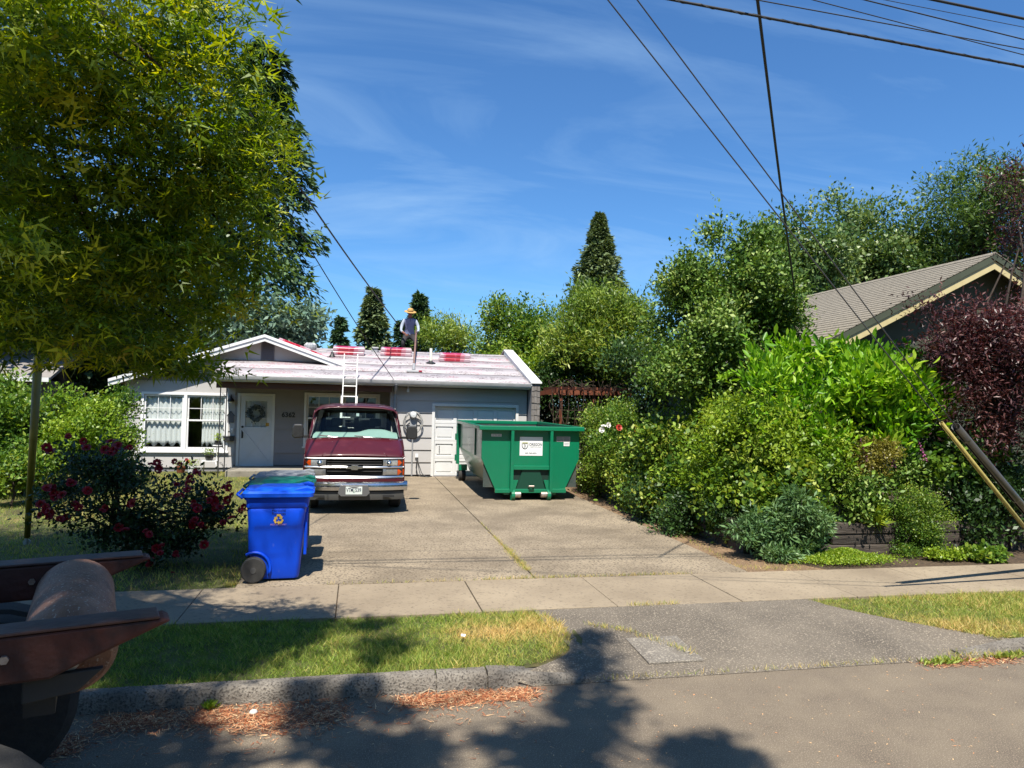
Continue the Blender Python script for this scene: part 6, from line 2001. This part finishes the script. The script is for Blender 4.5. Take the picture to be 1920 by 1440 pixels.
# ================================================================ overhead lines, guys and guards
wire_m = mat("black_cable", A(.018), rough=.6)
wire_g = mat("steel_strand", A(.10, .10, .10), rough=.4, metal=.6)
def wire(label, pts, r, name="power_line", m=wire_m, cat="cable", group=None, n=6):
    o = MB().tube(pts, r, n).build(name, m, smooth=True)
    return tag(o, label, cat, group)


def span(p0, p1, k=14, sag=0.0):
    p0, p1 = Vector(p0), Vector(p1)
    return [p0.lerp(p1, t / k) - Vector((0, 0, sag * math.sin(math.pi * t / k))) for t in range(k + 1)]


def through(xa, ya, xb, yb_, Y, xl=-14, xr=45):
    a, c = at(xa, ya, Y), at(xb, yb_, Y)
    s = (c.z - a.z) / (c.x - a.x)
    return [(x_, Y, a.z + s * (x_ - a.x)) for x_ in np.linspace(xl, xr, 12)]


pts = through(1262, 0, 1920, 125, 6.5)
wire("thick twisted black cable, lowest of the lines crossing the top right of the sky", pts, .013)
b = MB()
hel = []
P0, P1 = Vector(pts[0]), Vector(pts[-1])
for k in range(900):
    t = k / 899
    hel.append(P0.lerp(P1, t) + Vector((0, .012 * math.cos(k * 1.3), .012 * math.sin(k * 1.3))))
tag(b.tube(hel, .006, 4).build("lashing_wire", wire_m), "thin wire lashed round the lowest thick black cable", "cable")
wire("thin black line just above the thick twisted cable", through(1420, 0, 1920, 92, 6.6), .006)
wire("thin dark line that crosses the one below it at far right", through(1525, 0, 1920, 103, 6.3), .005)
wire("dark line second from the top at the right of the sky", through(1622, 0, 1920, 74, 6.8), .007)
wire("faint thin line near the top right corner", through(1660, 0, 1920, 51, 7.2), .004)
wire("thick black line cutting the top right corner of the sky", through(1752, 0, 1920, 35, 6.4), .014)
# service drop to the neighbour's mast
a, c = at(1413, -60, 6.3), at(1495, 580, 13.2)
wire("twisted black service drop hanging down to the neighbour's roof", span(a, c, 16, .10), .017, "service_drop")
mh = thing("weatherhead", "black service mast head before the neighbour's roof", "mast", (c.x, c.y, c.z - .25))
MB().tube([c + Vector((0, 0, .02)), c + Vector((.03, .02, -.10)), c + Vector((-.02, .04, -.16)), c + Vector((-.06, .05, -.30))], [.02, .05, .045, .03], 8).build("hood", wire_m, mh, smooth=True)
MB().tube([c + Vector((-.06, .06, -.25)), c + Vector((-.06, .06, -1.4))], .025, 8).build("mast", grey_paint, mh)
b = MB(); b.tube([c + Vector((0, 0, 0)), c + Vector((.06, -.03, -.12)), c + Vector((.04, -.02, -.24)), c + Vector((-.03, 0, -.14))], .008, 5); b.build("drip_loop", wire_m, mh)
# guys on the right
anc = gz(1995, 1082, .12)
g1a, g1b = at(1140, 0, 5.9), at(1765, 793, 6.75)
g2a, g2b = at(1195, 0, 5.9), at(1792, 800, 6.9)
anc2 = gz(2010, 1062, .12)
e1 = g1a + (g1a - g1b).normalized() * 6
e2 = g2a + (g2a - g2b).normalized() * 6
wire("left of the two steel guy wires crossing the sky down to the right", span(e1, g1b, 6), .0065, "guy_wire", wire_g, "guy wire")
wire("right of the two steel guy wires crossing the sky down to the right", span(e2, g2b, 6), .0065, "guy_wire", wire_g, "guy wire")
yg = mat("yellow_guard", L3(206, 190, 108), L3(176, 158, 84), rough=.45, scale=4, stretch=(3, 3, .6))
cg = mat("clear_grey_guard", A(.06, .055, .045), A(.04), rough=.35, scale=6)
def guard(label, a, c, r, m, name="guy_guard", top=.8):
    o = thing(name, label, "guy guard", (c.x, c.y, c.z))
    d = (a - c).normalized()
    u = d.cross(Vector((0, 1, 0))).normalized()
    w = d.cross(u)
    rings = []
    for t in (0, 1):
        q = c.lerp(a, t)
        rr = r * (1 if t == 0 else top)
        rings.append([q + (u * math.cos(R(k)) + w * math.sin(R(k))) * rr for k in range(20, 341, 32)])
    MB().loft(rings, closed=False, cap=False).build("half_round_cover", m, o, smooth=True, sol=.004)
    for t in (.12, .55, .93):
        q = c.lerp(a, t)
        MB().tube([q - d * .02, q + d * .02], r * (1 + (top - 1) * t) * 1.07, 12).build("clip", m, o)
    return o
guard("yellow guy guard slanting up from the right edge of the sidewalk", g1b, anc, .026, yg)
guard("dark grey guy guard beside the yellow one at the right edge", g2b, anc2, .058, cg)
wire("steel strand inside the two guards at the right edge", span(g2b, anc2, 3), .006, "guy_strand", wire_g, "guy wire")
# guy at left
ga, gt = gz(50, 1022, .12), at(72, 668, 11.2)
guard("yellow guy guard standing on the lawn at the left", gt, ga + (gt - ga).normalized() * .12, .038, mat("yellow_guard_shaded", L3(160, 140, 36), L3(132, 112, 26), rough=.45, scale=4), top=1.5)  # darkened guard yellow, the shade over the lawn put into colour
an = thing("guy_anchor", "steel anchor eye at the foot of the yellow guard on the lawn", "anchor", tuple(ga))
MB().tube([ga - Vector((0, 0, .1)), ga + (gt - ga).normalized() * .16], .014, 6).build("rod", galv, an)
MB().lathe([(.03, -.012), (.05, -.012), (.05, .012), (.03, .012)], tuple(ga + Vector((0, 0, .04))), 'y', 14).build("eye", galv, an)
tt = gt + (gt - ga).normalized() * 5
wire("guy wire rising from the left yellow guard into the maple", span(gt, tt, 4), .006, "guy_wire", wire_g, "guy wire")
# drops to the grey house
a, c = at(300, -40, 8.0), at(746, 608, 25.3)
wire("thick black service cable sagging over the grey house roof", span(a, c, 18, .12), .019, "service_drop")
a, c = at(440, 230, 9.0), Vector((.98, 20.72, 2.97))
wire("thin telephone drop running to the eave above the downspout", span(a, c, 18, .10), .010, "service_drop")

# ================================================================ rose bush on the lawn corner
rose = plant("rose_bush", "dark rose bush covered in red blooms on the lawn beside the bins", "rose bush",
      [bl(330, 960, 10.2, 90, 70, .5), bl(200, 950, 10.3, 110, 75, .5), bl(190, 870, 10.4, 80, 38, .4), bl(300, 1040, 10.1, 60, 40, .4), bl(395, 940, 10.1, 48, 45, .35), bl(130, 960, 10.4, 50, 40, .3)],
      m_rose, 'oval', .055, 560, 22, .09, base=(-2.75, 10.2, .12), trunk_r=.03, limbs=70, tone=(.1, .9), lo=.15, trunk="canes", trunk_mat=mat("cane", L3(66, 62, 40), rough=.8))
for px_, py_, k_ in ((122, 825, 2), (217, 836, 5), (205, 850, 4), (95, 845, 3), (95, 914, 5), (110, 925, 4), (83, 964, 5), (117, 967, 4), (150, 950, 3), (170, 914, 3), (250, 947, 3), (289, 872, 3), (296, 876, 2), (330, 869, 2), (357, 869, 1), (361, 890, 3), (353, 911, 3), (336, 928, 2), (328, 905, 2),
                     (397, 933, 4), (410, 948, 3), (372, 950, 4), (425, 914, 3), (430, 930, 3), (450, 958, 3), (428, 975, 2), (361, 983, 3), (380, 989, 2), (278, 1000, 3), (375, 1014, 1), (294, 1033, 3), (322, 1042, 2), (278, 1053, 2), (325, 1083, 2), (85, 950, 3), (160, 835, 2), (240, 845, 2), (140, 900, 2), (190, 960, 2), (230, 990, 2)):
    for q in range(k_):
        put_bloom(bm_red, rose, at(px_ + random.uniform(-10, 10), py_ + random.uniform(-8, 8), random.uniform(9.6, 9.85)), random.uniform(.6, 1.0))

# ================================================================ overhanging conifer behind the camera: its shade lies on the street
ov = thing("overhanging_tree", "tall tree behind the viewer whose limbs shade the street", "tree", (-5.5, -2.2, 0))
def shade_spots():
    spots = []
    for px_, py_, rr in ((640, 1400, .30), (760, 1420, .26), (590, 1340, .24), (690, 1330, .22), (720, 1260, .16), (715, 1225, .2), (690, 1190, .14), (1110, 1260, .2), (1100, 1215, .16), (1050, 1420, .34), (1000, 1400, .3), (1090, 1370, .28), (1130, 1330, .22), (1060, 1300, .16), (1110, 1290, .12), (1105, 1230, .12), (1330, 1410, .2), (1290, 1435, .18), (1380, 1440, .16), (640, 1300, .16), (30, 1400, .25), (300, 1200, .3), (420, 1270, .22), (260, 1290, .25), (330, 1165, .3), (470, 1190, .2), (560, 1175, .12)):
        spots.append((gz(px_, py_, 0), rr))
    return spots
ZC = 12.5
kx, ky = -SUN_TO.x / SUN_TO.z, -SUN_TO.y / SUN_TO.z
blobs = []
for g_, rr in shade_spots():
    z_ = ZC + random.uniform(-.8, .8)
    blobs.append((np.array((g_.x - kx * z_, g_.y - ky * z_, z_)), np.array((rr, rr, rr * 1.2)) * 1.25))
for tx_, ty_, rr in ((-1.2, 3.6, .55), (-1.5, 4.3, .6), (-1.7, 5.0, .6), (-2.2, 4.2, .7), (-2.4, 3.4, .7), (-3.2, 4.5, .9), (-3.2, 3.2, .9), (-2.6, 5.2, .6), (-4.2, 3.8, 1.0)):
    z_ = ZC + random.uniform(-.8, .8)
    blobs.append((np.array((tx_ - kx * (z_ - 1.3), ty_ - ky * (z_ - 1.3), z_)), np.array((rr, rr, rr * .9))))
for k in range(16):      # the rest of the crown, over the far side of the street
    z_ = random.uniform(8, 15)
    blobs.append((np.array((random.uniform(-9, 1.5), random.uniform(-10.5, -6.4), z_)), np.array((1.3, 1.2, .9))))
NC = 2600
CP, CN, CR, ci = sample_blobs(blobs, NC, .1)
n = NC * 24
ix = np.repeat(np.arange(NC), 24)
P = CP[ix] + RNG.normal(size=(n, 3)) * .08
leaf_object("crown", m_fir, ov, P, RNG.normal(size=(n, 3)), RNG.normal(size=(n, 3)), .19, RNG.random(n), 'spray')
b = MB()
b.tube([(-5.5, -2.2, -.05), (-5.4, -2.1, 6), (-5.2, -2, 13)], [.38, .3, .12], 10)
for q in blobs[::3]:
    limb(b, (-5.35, -2.1, 9.5 + random.uniform(0, 1.5)), q[0], .05, .012, .05)
b.build("trunk", bark, ov, smooth=True)

# ================================================================ grass
def grass(name, label, poly, n, h, tone_fn, z=.11, lean=.6, wid='blade', kind='stuff'):
    xs_, ys_ = [q[0] for q in poly], [q[1] for q in poly]
    X = RNG.uniform(min(xs_), max(xs_), n * 2); Y = RNG.uniform(min(ys_), max(ys_), n * 2)
    inside = np.zeros(len(X), bool)
    j = len(poly) - 1
    for i in range(len(poly)):
        xi, yi, xj, yj = poly[i][0], poly[i][1], poly[j][0], poly[j][1]
        if yi != yj:
            c = ((yi > Y) != (yj > Y)) & (X < (xj - xi) * (Y - yi) / (yj - yi) + xi)
            inside ^= c
        j = i
    X, Y = X[inside][:n], Y[inside][:n]
    m_ = len(X)
    patch = np.sin(X * 1.7 + 1.3 * np.sin(Y * 1.1)) * np.sin(Y * 2.3 + X * .6)
    fine = np.sin(X * 11 + 2.1 * np.sin(Y * 7)) * np.sin(Y * 13 + 1.7 * np.sin(X * 5)) + .6 * np.sin(X * 29 + Y * 17) * np.sin(Y * 31 - X * 9)
    P = np.stack([X, Y, np.full(m_, z)], 1)
    D = RNG.normal(size=(m_, 3)) * lean
    D[:, 2] = 1
    N = RNG.normal(size=(m_, 3)); N[:, 2] *= .2
    sz = h * RNG.uniform(.45, 1.45, m_) * (1 + .25 * patch + .28 * fine)
    o = leaf_object(name, m_grass, None, P, D, N, sz, tone_fn(X, Y) + .15 * RNG.normal(size=m_) + .08 * patch + .08 * fine, wid, kind)
    o["label"] = label
    o["category"] = "grass"
    return o


vp1 = [(-7, 5.93), (1.30, 5.93), (1.62, 6.02), (1.92, 6.25), (2.07, 6.6), (2.08, 7.0), (1.96, 7.50), (-7, 7.50)]
def tone_l(X, Y):
    dry = np.exp(-(((X - 1.35) / .55) ** 2 + ((Y - 6.85) / .26) ** 2)) * .52 + np.exp(-(((X - .15) / .4) ** 2 + ((Y - 6.9) / .2) ** 2)) * .18 + .14 * (X > 1.75) + .10 * (X > 1.0)
    return .34 + dry
grass("verge_grass", "mown grass on the verge left of the apron with one dry tan patch", vp1, 90000, .055, tone_l, lean=.8, wid='needle2')
vp2 = [(5.18, 7.5), (5.5, 7.0), (5.95, 6.4), (6.35, 5.97), (12, 5.95), (12, 7.5)]
def tone_r(X, Y):
    return .46 + .22 * np.exp(-((Y - 6.6 - (5.6 - X) * .3) / .3) ** 2) * (X < 7) + .06 * (Y > 7.2)
grass("verge_grass", "pale mown grass on the verge right of the apron", vp2, 56000, .055, tone_r, lean=.8, wid='needle2')
lw = [(-14, 8.82), (-1.36, 8.82), (-1.36, 21.0), (-3.5, 21.0), (-3.6, 22.3), (-14, 22.3)]
grass("lawn_grass", "mown front lawn left of the driveway", lw, 120000, .06, lambda X, Y: .42 + .05 * (Y > 14) + 0 * X, z=.115, wid='needle')
# tufts in the joints
tp, th_ = [], []
def tufts(x0, y0, x1, y1, n, spread, z):
    t = RNG.random(n)
    return np.stack([x0 + (x1 - x0) * t + RNG.normal(size=n) * spread, y0 + (y1 - y0) * t + RNG.normal(size=n) * spread, np.full(n, z)], 1)
segs = [tufts(2.27, 8.9, 2.27, 13.0, 160, .012, .139), tufts(2.26, 9.2, 2.27, 10.6, 620, .035, .139), tufts(2.27, 10.6, 2.27, 11.6, 160, .02, .139), tufts(1.6, 8.81, 2.6, 8.81, 260, .014, .139), tufts(2.6, 8.81, 4.4, 8.80, 320, .012, .139), tufts(-.3, 8.81, 1.6, 8.81, 120, .012, .139),
        tufts(3.0, 7.49, 3.6, 7.49, 160, .014, .138), tufts(2.35, 7.0, 2.75, 6.75, 160, .025, .10), tufts(2.75, 6.75, 3.1, 6.1, 160, .03, .085), tufts(5.3, 9.0, 5.6, 12, 260, .06, .12), tufts(5.4, 9.1, 6.2, 9.0, 200, .08, .12), tufts(-1.45, 8.95, -1.38, 9.0, 160, .03, .125), tufts(2.0, 5.80, 5.2, 5.80, 260, .012, .02),
        tufts(5.6, 5.82, 7.2, 5.83, 700, .06, .03)]
P = np.concatenate(segs)
n = len(P)
D = RNG.normal(size=(n, 3)) * .6; D[:, 2] = 1
o = leaf_object("joint_weeds", m_grass, None, P, D, RNG.normal(size=(n, 3)), .035 + .03 * RNG.random(n), .66 + .2 * RNG.normal(size=n), 'blade')
tag(o, "dry tufts of grass growing in the concrete joints", "weeds")
# dry needles along the kerb
def patch(px0, px1, py0, py1, n):
    a, c = gz(px0, (py0 + py1) / 2, 0), gz(px1, (py0 + py1) / 2, 0)
    d0, d1 = gz((px0 + px1) / 2, py1, 0).y, gz((px0 + px1) / 2, py0, 0).y
    t = RNG.random(n)
    return np.stack([a.x + (c.x - a.x) * t + .05 * RNG.normal(size=n), (d0 + d1) / 2 + (d1 - d0) * .30 * RNG.normal(size=n), .004 + .012 * RNG.random(n)], 1)
P = np.concatenate([patch(30, 150, 1385, 1425, 900), patch(190, 320, 1338, 1372, 1300), patch(345, 440, 1330, 1370, 1000), patch(450, 640, 1322, 1372, 1900), patch(750, 1010, 1298, 1322, 2400), patch(100, 1000, 1300, 1400, 900), patch(1720, 1920, 1232, 1250, 900)])
P = P[P[:, 1] < 5.815]
n = len(P)
D = RNG.normal(size=(n, 3)); D[:, 2] *= .12
N = RNG.normal(size=(n, 3)) * .3; N[:, 2] = 1
o = leaf_object("needle_litter", m_needle, None, P, D, N, .045 + .03 * RNG.random(n), RNG.random(n), 'needle')
tag(o, "rust-brown dry needles swept along the kerb", "needles")
# flecks on road and drive
n = 900
X = RNG.uniform(-2, 8, n); Y = RNG.uniform(3.2, 5.7, n)
P = np.stack([X, Y, np.full(n, .004)], 1)
D = RNG.normal(size=(n, 3)); D[:, 2] *= .1
N = RNG.normal(size=(n, 3)) * .2; N[:, 2] = 1
o = leaf_object("road_debris", m_needle, None, P, D, N, .010 + .018 * RNG.random(n), .62 + .38 * RNG.random(n), 'spray')
tag(o, "tiny dry flecks scattered on the asphalt", "debris")
for q, (px_, py_) in enumerate(((395, 1330), (1770, 1245), (1880, 1228))):
    c = gz(px_, py_, 0)
    o = thing("kerb_weed", ("small green weed growing in the gutter among the needles", "sprawling weed at the kerb end below the right verge", "tuft of weed at the right edge by the kerb")[q], "weed", (c.x, min(c.y, 5.76), 0))
    n = 60 if q == 0 else 160
    P = np.stack([c.x + RNG.normal(size=n) * (.02 if q == 0 else .12), min(c.y, 5.76) + RNG.normal(size=n) * .02, np.full(n, .01)], 1)
    D = RNG.normal(size=(n, 3)) * .7; D[:, 2] = .9
    leaf_object("leaves", m_lime if q == 0 else m_grass, o, P, D, RNG.normal(size=(n, 3)), .07, .3 + .3 * RNG.random(n), 'lance')
# small litter
pa_ = mat("paper_white", A(.75), rough=.8)
c = gz(868, 1197, .15)
o = MB().prism([(c.x - .02, c.y - .01), (c.x + .015, c.y - .03), (c.x + .03, c.y + .03), (c.x - .01, c.y + .05)], 'z', .175, .178).build("paper_scrap", pa_)
tag(o, "scrap of white paper on the left verge", "litter")
c = gz(475, 1339, 0)
st_ = mat("pale_stone", A(.5, .48, .44), rough=.9)
b = MB().lathe([(.0, .0), (.028, .004), (.032, .018), (.02, .03), (.0, .033)], (c.x, c.y, 0), 'z', 9)
tag(b.build("pebble", st_, smooth=True), "pale pebble in the gutter among the needles", "stone")
c = gz(845, 1300, 0)
for q in range(3):
    a = c + Vector((-.25 + .16 * q, .02 * q, .012))
    o = MB().tube([a, a + Vector((.08, .03, .02)), a + Vector((.13, .01, .008))], .004, 5).build("dry_stick", mat("pale_straw", L3(206, 190, 160), rough=.8))
    tag(o, ("bent pale stalk by the kerb, leftmost of three", "bent pale stalk by the kerb, middle of three", "bent pale stalk by the kerb, rightmost of three")[q], "stick", "pale stalks by the kerb")

# ================================================================ pots by the window, wreath
terr = mat("terracotta", L3(170, 96, 66), L3(140, 80, 56), rough=.85, scale=8)
def pot(name, label, c, r, h, m, leafm, lsize, n, hh, tone=(.3, .9), fl=None):
    o = thing(name, label, "potted plant", c, 0, "pots below the front window")
    MB().lathe([(r * .7, 0), (r, h * .85), (r * 1.1, h * .86), (r * 1.1, h), (r * .95, h), (r * .9, h * .8), (0, h * .8)], c, 'z', 16).build("pot", m, o, auto=40)
    P = np.array(c) + np.stack([RNG.normal(size=n) * r * .7, RNG.normal(size=n) * r * .6, h + RNG.random(n) * hh], 1)
    D = RNG.normal(size=(n, 3)) * .6; D[:, 2] += .7
    leaf_object("leaves", leafm, o, P, D, RNG.normal(size=(n, 3)) * .5 + np.array((0, 0, 1)), lsize, RNG.uniform(*tone, n), 'oval')
    b = MB()
    for k in range(7): b.tube([(c[0], c[1], c[2] + h * .8), (c[0] + random.uniform(-r, r) * .7, c[1] + random.uniform(-r, r) * .5, c[2] + h + hh * random.uniform(.5, 1))], .004, 4)
    b.build("stems", stem_m, o)
    if fl: 
        for q in range(fl[1]): put_bloom(fl[0], o, (c[0] + random.uniform(-r, r), c[1] - r * .4, c[2] + h + hh * random.uniform(.7, 1.1)), .9)
    return o
std = thing("plant_stand", "white metal plant stand under the right side of the front window", "stand", (-4.15, 22.0, .14))
for sx in (-.2, .2):
    MB().tube([(-4.15 + sx, 21.85, .14), (-4.15 + sx, 21.85, .40), (-4.15 + sx * .9, 21.87, .47), (-4.15 + sx * .9, 22.15, .47), (-4.15 + sx, 22.17, .14)], .014, 6).build("leg", white2, std, smooth=True)
MB().box(-4.36, -3.94, 21.86, 22.16, .475, .50).build("shelf", white2, std)
MB().tube([(-3.98, 22.05, .5), (-3.98, 22.05, .92)], .012, 6).build("post", white2, std)
MB().box(-4.08, -3.84, 21.95, 22.15, .92, .945).build("upper_shelf", white2, std)
pot("planter", "dark square planter on the white stand below the window", (-4.17, 22.0, .50), .13, .16, black_plastic, m_hedge, .05, 160, .16)
pot("potted_plant", "small pot of yellow-green leaves on the top shelf of the white stand", (-3.96, 22.05, .945), .085, .13, black_plastic, m_lime, .045, 180, .20, (.5, 1))
pot("potted_plant", "white pot with a red bloom on the ground left of the stand", (-4.62, 21.9, .14), .13, .20, white2, m_lime, .05, 140, .18, (.4, 1), (bm_red, 2))
pot("potted_plant", "terracotta pot of low foliage at the wall, farthest left", (-4.95, 22.1, .14), .14, .18, terr, m_hedge, .05, 140, .14)
wr = thing("wreath", "grey-green leaf wreath hanging on the white front door", "wreath", (-3.01, YW - .05, 1.9))
n = 420
a = RNG.uniform(0, 2 * np.pi, n)
P = np.stack([-3.01 + (.19 + .035 * RNG.normal(size=n)) * np.cos(a), YW - .05 - .03 * RNG.random(n), 1.88 + (.19 + .035 * RNG.normal(size=n)) * np.sin(a)], 1)
D = np.stack([-np.sin(a) + .5 * RNG.normal(size=n), -.4 * np.abs(RNG.normal(size=n)), np.cos(a) + .5 * RNG.normal(size=n)], 1)
leaf_object("leaves", leaf_mat("eucalyptus_leaf", G((52, 62, 60), (84, 94, 92), (120, 126, 124)), trans=.1), wr, P, D, RNG.normal(size=(n, 3)) * .4 + np.array((0, -1, 0)), .075, RNG.random(n), 'oval')
b = MB(); b.tube([(-3.01 + .19 * math.cos(R(k)), YW - .045, 1.88 + .19 * math.sin(R(k))) for k in range(0, 361, 15)], .015, 6); b.build("ring", twig_m, wr)
# trellis in the left bed
trl = thing("trellis", "thin metal trellis grid standing in the left shrub bed", "trellis", (-10.6, 18.6, .12))
c0, c1 = at(100, 735, 18.6), at(160, 735, 18.6)
for k in range(4): 
    xx = c0.x + (c1.x - c0.x) * k / 3
    MB().cyl((xx, 18.6, .12), (xx, 18.6, c0.z), .008, n=5).build("upright", twig_m, trl)
for k in range(7): MB().cyl((c0.x, 18.59, .5 + k * .32), (c1.x, 18.59, .5 + k * .32), .006, n=5).build("crossbar", twig_m, trl)
